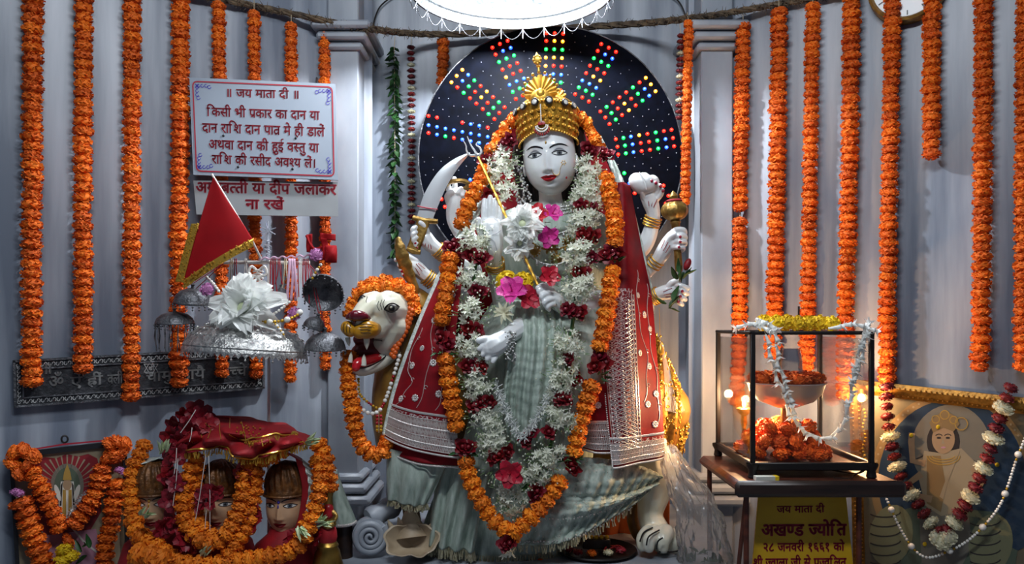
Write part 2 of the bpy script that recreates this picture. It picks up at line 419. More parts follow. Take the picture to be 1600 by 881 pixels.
def rose_mesh(m, seed, n=15):
    r = random.Random(seed); g = G(); g.ball((0, 0, .25), (.3, .3, .4), 8, 6)
    for i in range(n):
        t = i/n; a = i*2.4
        petal(g, rx(a, 'Z') @ Matrix.Translation((.10+.28*t, 0, -.15+.1*(1-t))) @ rx(-1.35+1.0*t, 'Y'), .55+.4*t, .62+.5*t, .5-1.3*t, .06, .75, 4, 4, cup=.35*(1-t*.6), seed=r.uniform(0, 6))
    return g.mesh('rose', m, True)
ROSE = [rose_mesh('rose', i) for i in range(3)]
def hibiscus_mesh(m, seed):
    r = random.Random(seed); g = G()
    for k in range(5):
        petal(g, rx(k*2*PI/5+r.uniform(-.1, .1), 'Z') @ rx(-.55, 'Y'), 1.0, .95, -.5, .10, .85, 6, 6, seed=r.uniform(0, 6))
    g.tube([(0, 0, 0), (.05, 0, .5), (.12, 0, .95)], [.06, .05, .04], 6)
    for k in range(10): g.ball((.08+.09*math.cos(k*2.4), .09*math.sin(k*2.4), .6+.035*k), .035, 5, 4)
    return g.mesh('hibiscus', m, True)
HIB = [hibiscus_mesh('hibiscus_red', i) for i in range(2)]; HIBD = [hibiscus_mesh('hibiscus_dark', 5+i) for i in range(2)]; HIBP = [hibiscus_mesh('hibiscus_pink', 9)]
def leaf_mesh(m='leaf'):
    g = G(); petal(g, Matrix.Identity(4), 1.0, .42, .5, .03, .25, 4, 6, cup=.5); return g.mesh('leaf', m, True)
LEAF = leaf_mesh(); LEAFP = leaf_mesh('leaf_pale')
def bead_mesh(m, r=(1, 1, 1)):
    g = G(); g.ball((0, 0, 0), r, 10, 7); return g.mesh('bead', m, True)
BEAD = {k: bead_mesh(v) for k, v in dict(pearl='pearl', gold='bead_gold', orange='bead_orange', red='bead_red', sequin='sequin').items()}
def wire(P, r, n=5):
    g = G(); g.tube(P, r, n); return g
def heads(parent, P, step, r, kind=None, h=1.0, jit=.1, name='marigold', skip=()):
    k = 0
    for p, d in resample(P, step):
        if k in skip: k += 1; continue
        me = rnd.choice(kind or MG); q = r*rnd.uniform(.92, 1.08)
        R = rot_to((d+Vector((rnd.uniform(-jit, jit), rnd.uniform(-jit, jit), 0)))) @ Matrix.Rotation(rnd.uniform(0, 6.28), 3, 'Z')
        inst(me, name, parent, p+Vector((rnd.uniform(-1, 1), rnd.uniform(-1, 1), 0))*r*.06, R, (q, q, step*h)); k += 1
def garland(name, label, P, r, step, group=None, kind=None, cat='garland', h=.80):
    t = thing(name, label, cat, P[-1] if P[-1].z < P[0].z else P[0], group)
    part(wire(P, .0012), 'string', 'string', t)
    heads(t, P, step, r, kind, h); return t
# ------------------------------------------------------------------ Devanagari lettering
_gl = {}
def glyph(ch, off):
    key = (ch, off)
    if key not in _gl:
        def ev(s):
            c = bpy.data.curves.new('t', 'FONT'); c.body = s; c.size = 1; c.offset = off; c.resolution_u = 3
            o = bpy.data.objects.new('t', c); sc.collection.objects.link(o); bpy.context.view_layer.update()
            dg = bpy.context.evaluated_depsgraph_get(); me = bpy.data.meshes.new_from_object(o.evaluated_get(dg))
            r = ([v.co.copy() for v in me.vertices], [tuple(p.vertices) for p in me.polygons])
            bpy.data.objects.remove(o); bpy.data.curves.remove(c); bpy.data.meshes.remove(me); return r
        v, f = ev(ch); d1 = max(p.x for p in ev('\u0964')[0]); d2 = max(p.x for p in ev(ch+'\u0964')[0])
        _gl[key] = (v, f, d2-d1)
    return _gl[key]
VIR, RA, IM = '\u094d', '\u0930', '\u093f'
def deva(s, off=.012):
    cl = []; i = 0                                   # clusters: [consonant parts..., marks]
    while i < len(s):
        j = i+1
        while j < len(s) and s[j] == VIR and j+1 < len(s): j += 2
        base = s[i:j]; marks = ''
        while j < len(s) and ('\u0900' <= s[j] <= '\u0903' or '\u093e' <= s[j] <= '\u094c'): marks += s[j]; j += 1
        cl.append((base, marks)); i = j
    V = []; Fc = []; x = 0.0
    def put(v, f, dx, clip=None):
        k = len(V)
        if clip is not None:
            bm = bmesh.new(); vv = [bm.verts.new(p) for p in v]
            for q in f:
                try: bm.faces.new([vv[a] for a in q])
                except ValueError: pass
            bmesh.ops.bisect_plane(bm, geom=bm.verts[:]+bm.edges[:]+bm.faces[:], plane_co=(clip, 0, 0), plane_no=(1, 0, 0), clear_outer=True)
            bm.verts.index_update(); v = [p.co.copy() for p in bm.verts]; f = [tuple(p.index for p in q.verts) for q in bm.faces]; bm.free()
        V.extend([Vector((p.x+dx, p.y, 0)) for p in v]); Fc.extend([tuple(a+k for a in q) for q in f])
    for base, marks in cl:
        if base == ' ': x += .34; continue
        if IM in marks: v, f, a = glyph(IM, off); put(v, f, x); x += a
        parts = base.split(VIR)
        for n_, c in enumerate(parts):
            v, f, a = glyph(c, off)
            if n_ > 0 and c == RA:                   # below-base r: a short stroke under the stem
                k = len(V); x0 = x-.16; V.extend([Vector(p) for p in ((x0, .20, 0), (x0, .11, 0), (x0-.22, .0, 0), (x0-.24, .08, 0))]); Fc.append((k, k+1, k+2, k+3)); continue
            if n_ < len(parts)-1 and parts[n_+1] != RA:
                put(v, f, x, a*.70); x += a*.68; continue
            put(v, f, x); x += a
        for mk in marks:
            if mk == IM: continue
            v, f, a = glyph(mk, off); put(v, f, x); x += a
    return V, Fc, x
def text(g, s, x0, y0, x1, y1, hp, pl, off=.001, bold=.012, mi=0):
    # baseline from (x0,y0) to (x1,y1) in photograph pixels on plane pl; hp = letter body height in px
    V, Fc, wd = deva(s, min(bold, .010)); k = hp/.622; ux, uy = (x1-x0)/wd, (y1-y0)/wd; e = max(bold-.008, 0)*1.5
    for dx, dy in (((0, 0),) if e <= 0 else ((-e, 0), (e, 0), (0, e*.7), (0, -e*.7))):
        g.add([pl.at(x0+(v.x+dx)*ux, y0+v.x*uy-(v.y+dy)*k, off) for v in V], Fc, mi)
def ribbon(g, pts, wpx, pl, off=.001, closed=False, mi=0):
    n = len(pts); L = []; Rr = []
    for i in range(n):
        a = pts[(i-1) % n] if closed or i > 0 else pts[i]; b = pts[(i+1) % n] if closed or i < n-1 else pts[i]
        d = Vector((b[0]-a[0], b[1]-a[1])); d = d.normalized() if d.length > 0 else Vector((1, 0)); nn = Vector((-d.y, d.x))*wpx/2
        L.append(pl.at(pts[i][0]+nn.x, pts[i][1]+nn.y, off)); Rr.append(pl.at(pts[i][0]-nn.x, pts[i][1]-nn.y, off))
    g.add(L+Rr, [(i, (i+1) % n, (i+1) % n+n, i+n) for i in range(n if closed else n-1)], mi)
def poly(g, pts, pl, off=.001, mi=0): g.add([pl.at(x, y, off) for x, y in pts], [tuple(range(len(pts)))], mi)
def ell(cx, cy, a, b, n=20, a0=0, a1=2*PI, rot=0):
    e = abs(a1-a0) < 6.28; m = n+1 if e else n; c, s_ = math.cos(rot), math.sin(rot)
    return [(cx+a*math.cos(a0+(a1-a0)*i/n)*c-b*math.sin(a0+(a1-a0)*i/n)*s_, cy+a*math.cos(a0+(a1-a0)*i/n)*s_+b*math.sin(a0+(a1-a0)*i/n)*c) for i in range(m)]
def board(name, corners, pl, th, m, parent, ch=0):   # flat board with its front on plane pl
    g = G(); g.slab([pl.at(x, y, 0) for x, y in corners], [pl.at(x, y, 0)-pl.n*th for x, y in corners]); return part(g, name, m, parent, False)
# ------------------------------------------------------------------ the setting
TH = math.radians(33); cT, sT = math.cos(TH), math.sin(TH)
PL0 = Vector((-.622, .42, 0)); DL = Vector((-cT, -sT, 0)); NL = Vector((sT, -cT, 0))      # left splayed wall
PR0 = Vector((.76, .42, 0)); DR = Vector((cT, -sT, 0)); NR = Vector((-sT, -cT, 0))        # right splayed wall
WL = Plane(PL0, NL); WR = Plane(PR0, NR); WB = Plane((0, .62, 0), (0, -1, 0))
ZT = 3.3
def wallbox(P0, Dv, Nv, length):
    g = G(); a = P0-Dv*.12; b = P0+Dv*length; q = [a, b, b-Nv*.12, a-Nv*.12]
    g.add([Vector((p.x, p.y, z)) for z in (0, ZT) for p in q], [(0, 1, 5, 4), (1, 2, 6, 5), (2, 3, 7, 6), (3, 0, 4, 7), (0, 3, 2, 1), (4, 5, 6, 7)]); return g
struct(wallbox(PL0, DL, NL, 2.4), 'wall_left', 'marble'); struct(wallbox(PR0, DR, NR, 2.4), 'wall_right', 'marble')
g = G(); g.box((.06, .68, ZT/2), (1.5, .12, ZT)); struct(g, 'wall_back', 'marble')
g = G(); g.box((0, -1.4, -.03), (6, 5, .06)); struct(g, 'floor', 'floor_stone')
g = G(); g.box((0, -1.4, ZT+.03), (6, 5, .06)); struct(g, 'ceiling', 'plaster')
def pilaster(n, x0, x1):
    g = G(); g.box(((x0+x1)/2, .51, ZT/2), (x1-x0, .30, ZT), ch=.004); o = struct(g, 'trim_%d' % n, 'marble_pale')
    for k, (z, e, h) in enumerate(((2.555, .050, .030), (2.52, .034, .028), (2.487, .018, .026))):
        g = G(); g.box(((x0+x1)/2, .51, z), (x1-x0+2*e, .30+2*e, h), ch=.009); part(g, 'capital_moulding', 'marble_pale', o, True)
    for k, (z, e, h) in enumerate(((.95, .02, .03), (.912, .035, .034), (.872, .05, .034))):
        g = G(); g.box(((x0+x1)/2, .51, z), (x1-x0+2*e, .30+2*e, h), ch=.01); part(g, 'base_moulding', 'marble_pale', o, True)
pilaster(1, -.66, -.549); pilaster(2, .677, .79)
# marble platform below the statue, with a lower ledge on the left
ZP, ZLD = .80, .74
g = G(); g.box((.07, .20, ZP/2), (1.18, .82, ZP), ch=.008); struct(g, 'trim_3', 'marble_pale', True)
g = G(); q = [Vector((-.52, -.45, 0)), Vector((-.52, .40, 0)), PL0+DL*.12+NL*.002, PL0+DL*1.25+NL*.002, Vector((-1.55, -.45, 0))]
g.slab([Vector((p.x, p.y, ZLD)) for p in q], [Vector((p.x, p.y, 0)) for p in q]); struct(g, 'trim_4', 'marble_pale')

# ------------------------------------------------------------------ straw ropes along the walls
def rope(name, label, P, r):
    t = thing(name, label, 'rope', P[0], 'straw ropes along the wall tops'); P = smooth_path(P, 90)
    g = G()
    for k in range(3):
        g.tube([p+Vector((0, math.cos(i*.5+k*2.09), math.sin(i*.5+k*2.09)))*r*.5 for i, p in enumerate(P)], r*.62, 6)
    part(g, 'strand', 'dry_straw', t)
    g = G()
    for i in range(650):
        p = rnd.choice(P)+Vector((rnd.uniform(-.02, .02), 0, 0)); d = Vector((rnd.uniform(-1, 1), rnd.uniform(-1, .2), rnd.uniform(-1.1, .7))).normalized()
        g.tube([p, p+d*rnd.uniform(.010, .030)], [.0018, .0006], 3, False)
    part(g, 'loose_straw', 'dry_straw', t, kind='stuff'); return t
rope('straw_rope', 'twisted straw rope sagging along the top of the wall above the white notice board', [WL.at(20, -66, .03), WL.at(200, -28, .03), WL.at(350, 0, .03), WL.at(440, 18, .03), W(545, 40, .33), W(586, 46, .33)], .011)
rope('straw_rope', 'straw rope stretched across the niche behind the silver canopy', [W(586, 46, .33), W(640, 52, .50), W(720, 53, .56), W(900, 43, .56), W(1010, 36, .50), W(1085, 28, .33)], .012)
rope('straw_rope', 'straw rope running up the wall from the pillar toward the clock', [W(1085, 28, .33), W(1150, 18, .33), WR.at(1230, 4, .03), WR.at(1330, -14, .03), WR.at(1500, -50, .03), WR.at(1640, -80, .03)], .011)

# ------------------------------------------------------------------ marigold garlands hanging on the walls
GL = 'marigold garlands hanging on the left wall'; GR = 'marigold garlands hanging on the right wall'
def hang(label, pl, pts, wpx, group, step=15.0, kind=None, skip=()):
    p0 = pl.at(*pts[0], 0); s_ = (p0-Vector((0, -DC, EYE))).y/F; r = wpx/2*s_
    P = smooth_path([pl.at(x, y, r+.018) for x, y in pts], 60)
    # wall hook string up to the rope
    t = thing('marigold_garland', label, 'garland', P[-1], group)
    part(wire([P[0]+Vector((0, 0, .05)), P[0]]+P[1:], .0012), 'string', 'string', t)
    a = pl.at(pts[0][0], pts[0][1], 0); part(wire([P[0]+Vector((0, 0, .04)), a+Vector((0, 0, .06))], .0012), 'tie', 'string', t)
    heads(t, P, step*s_, r*1.03, kind, 1.02, skip=skip); return t
hang('long orange marigold garland ending over the bare left end of the silver plaque', WL, [(52, -30), (51, 200), (49, 420), (50, 608)], 30, GL, 15)
hang('orange marigold garland ending on the silver plaque just after its first letters', WL, [(132, -30), (129, 250), (130, 430), (130, 588)], 28, GL, 14.5)
hang('long orange marigold garland crossing the silver plaque and ending below it', WL, [(206, -30), (206, 300), (205, 622)], 27, GL, 14.5)
hang('orange marigold garland hanging against the edge of the white notice board, behind the flag', WL, [(282, -30), (281, 250), (279, 430), (281, 600)], 28, GL, 14)
hang('thin orange marigold garland behind the notice board, next after the one along its edge', WL, [(342, 10), (344, 250), (346, 430), (347, 590)], 21, GL, 12)
hang('thin orange marigold garland behind the middle of the white notice board', WL, [(397, 24), (398, 250), (400, 588)], 20, GL, 12)
hang('thin orange marigold garland behind the notice board beside the pink ribbons', WL, [(455, 42), (455, 300), (454, 600)], 20, GL, 11.5)
hang('thin orange marigold garland beside the pillar, behind the two small hanging umbrellas', WL, [(507, 58), (508, 300), (508, 580)], 18, GL, 11.5)
hang('orange marigold garland on the pillar edge with a gap halfway, behind the glass case', WR, [(1161, 42), (1158, 200), (1156, 330), (1156, 480), (1150, 636)], 24, GR, 12, skip=(24,))
hang('wide orange marigold garland, second from the pillar, ending behind the glass case', WR, [(1217, 20), (1215, 200), (1210, 480), (1206, 560)], 27, GR, 12.5)
hang('narrow orange marigold garland behind the middle of the yellow flowers on the case', WR, [(1270, 12), (1266, 250), (1262, 470), (1260, 580)], 24, GR, 12)
hang('orange marigold garland hanging behind the white string end of the glass case', WR, [(1331, -30), (1327, 250), (1322, 470), (1319, 622)], 27, GR, 13)
hang('long orange marigold garland joining the red and white garland of the framed picture', WR, [(1395, -30), (1390, 250), (1387, 460), (1386, 598)], 26, GR, 13)
hang('short orange marigold garland hanging below the round clock', WR, [(1457, -30), (1455, 120), (1455, 252)], 27, GR, 14)
hang('orange marigold garland ending just above the gold picture frame', WR, [(1537, -40), (1535, 250), (1533, 450), (1531, 574)], 28, GR, 14)
hang('orange marigold garland hanging beyond the end of the red and white garland', WR, [(1603, -40), (1600, 250), (1599, 582)], 28, GR, 14)
WP = Plane((0, .36, 0), (0, -1, 0))
def inner(label, pts, pl, wpx, step, kind=None, name='marigold_garland'):
    s_ = (DC+pl.p.y)/F; r = wpx/2*s_; P = smooth_path([pl.at(x, y, r+.02) for x, y in pts], 40)
    t = thing(name, label, 'garland', P[-1], 'garlands inside the niche'); part(wire([P[0]+Vector((0, .02, .05))]+P, .0012), 'string', 'string', t)
    return t, P, s_, r
t, P, s_, r = inner('short orange marigold garland half hidden behind the light disc', [(693, 66), (692, 100), (690, 135)], WB, 19, 12); heads(t, P, 12*s_, r, None, 1.02)
t, P, s_, r = inner('orange marigold garland on the pillar beside the mace', [(1076, 38), (1073, 150), (1071, 316)], WP, 17, 10.5); heads(t, P, 10.5*s_, r, None, 1.02)
t, P, s_, r = inner('thin dark red and cream flower garland beside the pillar marigolds', [(1064, 56), (1062, 120), (1061, 185)], WP, 13, 9, name='flower_garland')
for i, (p, d) in enumerate(resample(P, 9*s_)): inst((MGW if i % 4 == 3 else MGR)[i % 2], 'chrysanthemum', t, p, Matrix.Rotation(i, 3, 'Z'), (r, r, r*.75))
t, P, s_, r = inner('thin dark red and cream flower garland next to the leaf garland', [(642, 74), (643, 200), (643, 350)], WB, 13, 9, name='flower_garland')
for i, (p, d) in enumerate(resample(P, 9*s_)): inst((MGW if i % 4 == 3 else MGR)[i % 2], 'chrysanthemum', t, p, Matrix.Rotation(i, 3, 'Z'), (r, r, r*.75))
t, P, s_, r = inner('dark green leaf garland hanging in the niche near the curved sword', [(616, 74), (617, 240), (617, 402)], WB, 20, 6, name='leaf_garland')
for i, (p, d) in enumerate(resample(P, 2.1*s_)):
    a = rnd.uniform(0, 6.28); q = .040*rnd.uniform(.75, 1.1); inst(LEAF, 'leaf', t, p, (Matrix.Rotation(a, 3, 'Z') @ Matrix.Rotation(rnd.uniform(.3, 1.35), 3, 'Y')), (q, q*1.6, q))

# ------------------------------------------------------------------ notice boards
PS = Plane(W(300, 200, .06), (math.sin(math.radians(9)), -math.cos(math.radians(9)), 0))
t = thing('notice_board', 'white notice board with red Hindi lettering and blue corner scrolls', 'sign', PS.at(412, 280))
bd = board('board', [(296, 121), (524, 131), (528, 281), (302, 273)], PS, .012, 'sign_white', t)
g = G()
def rrect(c, r=8, n=5):
    out = []; k = len(c)
    for i in range(k):
        p = Vector(c[i]); a = (Vector(c[i-1])-p).normalized(); b = (Vector(c[(i+1) % k])-p).normalized()
        for j in range(n+1):
            u = j/n; q = (p+a*r)*(1-u)**2+p*2*u*(1-u)+(p+b*r)*u*u; out.append((q.x, q.y))
    return out
ribbon(g, rrect([(301, 127), (519, 136), (522, 275), (307, 267)]), 2.2, PS, .0012, True); part(g, 'red_border', 'sign_red', t, False)
for s_, a, b, c, d, h in (('॥ जय माता दी ॥', 352, 151, 468, 154, 12), ('किसी भी प्रकार का दान या', 323, 181, 499, 187, 13), ('दान राशि दान पात्र मे ही डालें', 316, 206, 507, 213, 13.5),
                          ('अथवा दान की हुई वस्तु या', 326, 232, 498, 238, 13.5), ('राशि की रसीद अवश्य लें।', 331, 255, 494, 262, 13)):
    g = G(); text(g, s_, a, b, c, d, h, PS, .0012, .016); part(g, 'lettering', 'sign_red', t, False)
for (cx, cy, sx, sy) in ((308, 134, 1, 1), (514, 142, -1, 1), (311, 261, 1, -1), (515, 268, -1, -1)):
    g = G()
    for a in (0, 1):
        for k in range(3):
            u = k*6.0+2; ex, ey = (cx+sx*u, cy) if a == 0 else (cx, cy+sy*u)
            ribbon(g, ell(ex, ey, 2.4, 2.4, 9, 0, 5), 1.1, PS, .0012)
        e = (cx+sx*19, cy+sy*2) if a == 0 else (cx+sx*2, cy+sy*19); ribbon(g, ell(e[0], e[1], 2.6, 2.6, 10, 0, 5.4), 1.1, PS, .0012)
    ribbon(g, [(cx-3, cy-3), (cx+3, cy+3)], 1.6, PS, .0012); ribbon(g, [(cx+3, cy-3), (cx-3, cy+3)], 1.6, PS, .0012); part(g, 'corner_scroll', 'sign_blue', t, False)
for x, y in ((349, 212), (462, 216), (372, 261), (457, 264)): g = G(); g.ball(PS.at(x, y, .001), (.004, .002, .004), 10, 6); part(g, 'screw', 'black_frame', t)
for x in (330, 495): g = G(); g.tube([PS.at(x, 130, -.008), WL.at(x, 122, .0)], .004, 6); part(g, 'bracket', 'black_iron', t)
PS2 = Plane(PS.p-PS.n*.02, PS.n)
t = thing('notice_board', 'narrow grey notice with large dark red Hindi lettering under the white board', 'sign', PS2.at(415, 337))
board('board', [(302, 282), (528, 284), (528, 338), (307, 335)], PS2, .006, 'sign_grey', t)
g = G(); text(g, 'अगरबत्ती या दीप जलाकर', 306, 300, 525, 304, 15, PS2, .001, .028); part(g, 'lettering', 'sign_red', t, False); g = G(); text(g, 'ना रखें', 384, 326, 443, 327, 14, PS2, .001, .028); part(g, 'lettering', 'sign_red', t, False)
for x in (340, 490): g = G(); g.tube([PS2.at(x, 300, -.006), WL.at(x, 296, .0)], .004, 6); part(g, 'bracket', 'black_iron', t)

# ------------------------------------------------------------------ embossed silver plaque on the left wall
PQ = Plane(PL0+NL*.022, NL)
t = thing('silver_plaque', 'long embossed silver plaque with Devanagari mantra and six-pointed star', 'plaque', PQ.at(215, 620))
QC = [(20, 563), (414, 541), (414, 607), (22, 637)]
board('backing', QC, PQ, .024, 'plaque_ground', t)
g = G()
def qq(s_, v): # plaque px from unit coords
    a = Vector(QC[0]).lerp(Vector(QC[1]), s_); b = Vector(QC[3]).lerp(Vector(QC[2]), s_); c = a.lerp(b, v); return (c.x, c.y)
def strip(g, s0, v0, s1, v1, o0, o1):
    f = [PQ.at(*qq(a, b), o1) for a, b in ((s0, v0), (s1, v0), (s1, v1), (s0, v1))]; k = [PQ.at(*qq(a, b), o0) for a, b in ((s0, v0), (s1, v0), (s1, v1), (s0, v1))]; g.slab(f, k)
for a in ((0, 0, 1, .045), (0, .955, 1, 1), (0, 0, .01, 1), (.99, 0, 1, 1), (.035, .19, .965, .22), (.035, .79, .965, .82), (.035, .19, .042, .82), (.958, .19, .965, .82)): strip(g, *a, 0, .006)
part(g, 'moulding', 'silver_dark', t, False)
g = G()
for i in range(62):
    for v in (.12, .885):
        cx, cy = qq(.02+.96*i/61, v); ribbon(g, ell(cx, cy, 2.3, 3.0, 6, i % 2*PI, i % 2*PI+4.2), 1.3, PQ, .003)
for j in range(9):
    for u in (.022, .978):
        cx, cy = qq(u, .16+.68*j/8); ribbon(g, ell(cx, cy, 2.3, 2.4, 6, 0, 4.4), 1.3, PQ, .003)
part(g, 'scroll_ornament', 'plaque_raised', t, False)
g = G(); yb = lambda x: 606-(x-20)*.062
for s_, a, b, h in (('॥', 66, 82, 15), ('ॐ', 76, 100, 17), ('ऐं', 110, 128, 14), ('ह्रीं', 136, 160, 14), ('क्लीं', 168, 192, 14), ('चामुण्डायै', 228, 320, 14), ('विच्चे', 335, 385, 14)):
    dy = -22 if s_ == '॥' else 0; g = G(); text(g, s_, a, yb(a)+3+dy, b, yb(b)+3+dy, h, PQ, .004, .012); part(g, 'lettering', 'plaque_raised', t, False)
g = G()
for a in (0, PI): ribbon(g, [(236+12.5*math.cos(PI/2+a+k*2*PI/3), 575-12.5*math.sin(PI/2+a+k*2*PI/3)) for k in range(3)], 1.8, PQ, .004, True)
text(g, 'श्रीं', 232, 579, 241, 578, 6, PQ, .004, .0); part(g, 'star', 'plaque_raised', t, False)

# ------------------------------------------------------------------ round wall clock
c = WR.at(1418, -24, .03); Rw = rot_to(NR)
t = thing('wall_clock', 'round wall clock with gold rim and pale dial', 'clock', c)
s_ = (c.y+DC)/F; rr = 58*s_
g = G(); g.lathe([(0, -.028), (rr, -.028), (rr, .0), (rr*.985, .016), (rr*.92, .020), (rr*.86, .008)], c, 48, Rw); part(g, 'rim', 'gold_dull', t)
g = G(); g.lathe([(0, .004), (rr*.87, .004)], c, 48, Rw); part(g, 'dial', 'clock_face', t)
g = G()
for k in range(12):
    a = k*PI/6; g.box(c+Rw @ Vector((rr*.76*math.cos(a), rr*.76*math.sin(a), .0055)), (rr*.12, rr*.03, .001), Rw @ Matrix.Rotation(a, 3, 'Z'))
part(g, 'hour_mark', 'black_frame', t, False)
for a, l, wd in ((.7, .45, .05), (2.3, .68, .035)):
    g = G(); g.box(c+Rw @ Vector((rr*l/2*math.cos(a), rr*l/2*math.sin(a), .008)), (rr*l, rr*wd, .001), Rw @ Matrix.Rotation(a, 3, 'Z')); part(g, 'hand', 'black_frame', t, False)
for nm, P in (('black cable curving up the niche wall above the leaf garland', [W(583, 46, .60), W(586, 28, .60), W(596, 8, .60), W(622, -12, .60)]), ('black cable curving up the niche wall beside the pillar marigolds', [W(1072, 40, .60), W(1070, 22, .60), W(1060, 2, .60), W(1040, -12, .60)])):
    solo(wire(smooth_path(P, 20), .003, 6), 'cable', nm, 'cable', 'black_iron')
# ------------------------------------------------------------------ hanging silver canopy with its bulb
cc = W(800, -15, -.02); RC = .315
t = thing('canopy', 'large domed silver canopy with chain fringe hanging above the statue', 'canopy', cc)
g = G()
g.lathe([(RC, -.004), (RC, .028), (RC*.985, .032), (RC*.985, .036), (RC*.95, .075), (RC*.80, .13), (RC*.5, .175), (.02, .19), (.02, .195), (RC*.5, .181), (RC*.81, .136), (RC*.965, .078), (RC+.006, .036), (RC+.006, -.004), (RC, -.004)], cc, 72)
part(g, 'dome', 'canopy_silver', t)
g = G(); g.lathe([(RC-.001, .030), (RC-.004, .032), (RC-.001, .034)], cc, 72); part(g, 'groove', 'silver_dark', t)
g = G(); g.tube([cc+Vector((0, 0, .19)), Vector((cc.x, cc.y, ZT))], .006, 8); part(g, 'hanger', 'steel', t)
g = G(); g.lathe([(0, -.035), (.02, -.03), (.034, -.01), (.036, .01), (.028, .035), (.016, .055), (.015, .07)], cc+Vector((0, 0, .112)), 20); part(g, 'bulb', 'bulb_glow', t)
g = G(); g.lathe([(.017, .06), (.02, .06), (.02, .10), (0, .10)], cc+Vector((0, 0, .108)), 16); part(g, 'bulb_holder', 'brass', t)
g = G(); m_ = 26
for k in range(m_):
    a0, a1 = 2*PI*k/m_, 2*PI*(k+1)/m_; P = []
    for i in range(9):
        u = i/8; a = a0+(a1-a0)*u; P.append(cc+Vector((RC*math.cos(a), RC*math.sin(a), -.006-.034*(1-(2*u-1)**2))))
    g.tube(P, .0012, 4); q = cc+Vector((RC*math.cos(a0), RC*math.sin(a0), 0)); g.tube([q, q+Vector((0, 0, -.022)), q+Vector((0, 0, -.040))], [.0016, .0032, .001], 5)
part(g, 'chain_fringe', 'silver_dark', t)

# ------------------------------------------------------------------ light disc behind the head
YH = .42; hc = W(860, 246, YH); sh = S(YH)
t = thing('light_disc', 'dark round halo panel studded with red, green, blue and amber lights behind the statue', 'light panel', hc-Vector((0, 0, 206*sh)))
Rh = rot_to((0, -1, 0)); Rr_ = 206*sh
g = G(); g.lathe([(0, -.012), (Rr_, -.012), (Rr_, 0), (Rr_*.995, .002), (0, .002)], hc, 96, Rh); part(g, 'panel', 'halo_panel', t)
g = G(); g.tube([hc+Vector((Rr_*math.cos(a*2*PI/96), -.001, Rr_*math.sin(a*2*PI/96))) for a in range(96)], .003, 5, closed=True); part(g, 'rim', 'silver_dark', t)
g = G(); g.tube([hc+Vector((0, .01, 0)), Vector((hc.x, .62, hc.z))], .03, 10); part(g, 'wall_mount', 'black_iron', t)
LEDM = {}
for k in LEDC:
    g = G(); g.lathe([(.0064, 0), (.0064, .002), (.0054, .0048), (.0026, .0070)], (0, 0, 0), 12); g.lathe([(.0026, .0070), (.0014, .0078), (0, .0080)], (0, 0, 0), 12, mi=1)
    LEDM[k] = g.mesh('light_'+k, ['led_'+k, 'led_core_'+k], True)
rings = [106, 118, 130, 143, 156, 169, 182, 194]
seqs = ['red green blue red amber green amber red', 'red green blue red red green blue red', 'red green red amber red green blue amber', 'red green blue amber red green blue red']
nled = 0
def led(k, x, y):
    inst(LEDM[k], 'led', t, W(x, y, YH-.001), Rh)
for gi, ang in enumerate((-18, 9, 36, 62, 88, 114, 139, 201)):
    sq = seqs[gi % 4].split()
    for ri, r in enumerate(rings):
        for j in (-1, 0, 1):
            a = math.radians(ang)+j*13/r*(.85+.15*r/194)
            x, y = 860+r*math.cos(a), 246-r*math.sin(a); k = sq[ri]
            if gi == 7: k = 'blue' if (ri+j) % 3 else 'red'
            if j == 1 and ri in (3, 6): k = {'red': 'amber', 'amber': 'red', 'green': 'blue', 'blue': 'red'}[k]
            if gi in (0, 7) and rnd.random() < .45: continue
            led(k, x, y)
for r in range(8):                 # the horizontal blue bank on one side
    x = 762-r*13.2
    for j, (dy, k) in enumerate(((0, 'blue'), (12, 'blue' if r < 3 else 'red' if r in (4, 7) else 'green' if r == 5 else 'blue'), (-12, 'red' if r in (0, 3, 6, 7) else 'blue'))):
        if j == 2 and r in (4, 5): continue
        led(k, x, 214-r*2.6+dy-(2.6 if j == 2 else 0))
g = G()
for ai in range(0, 360, 6):
    for r in range(106, 205, 13):
        a = math.radians(ai+(r % 2)*2)
        if min(abs((ai-q+180) % 360-180) for q in (-18, 9, 36, 62, 88, 114, 139, 166, 201)) < 9: continue
        g.ball(W(860+r*math.cos(a), 246-r*math.sin(a), YH-.003), (.0022, .003, .0022), 6, 4)
part(g, 'unlit_light', 'led_off', t, kind='stuff')

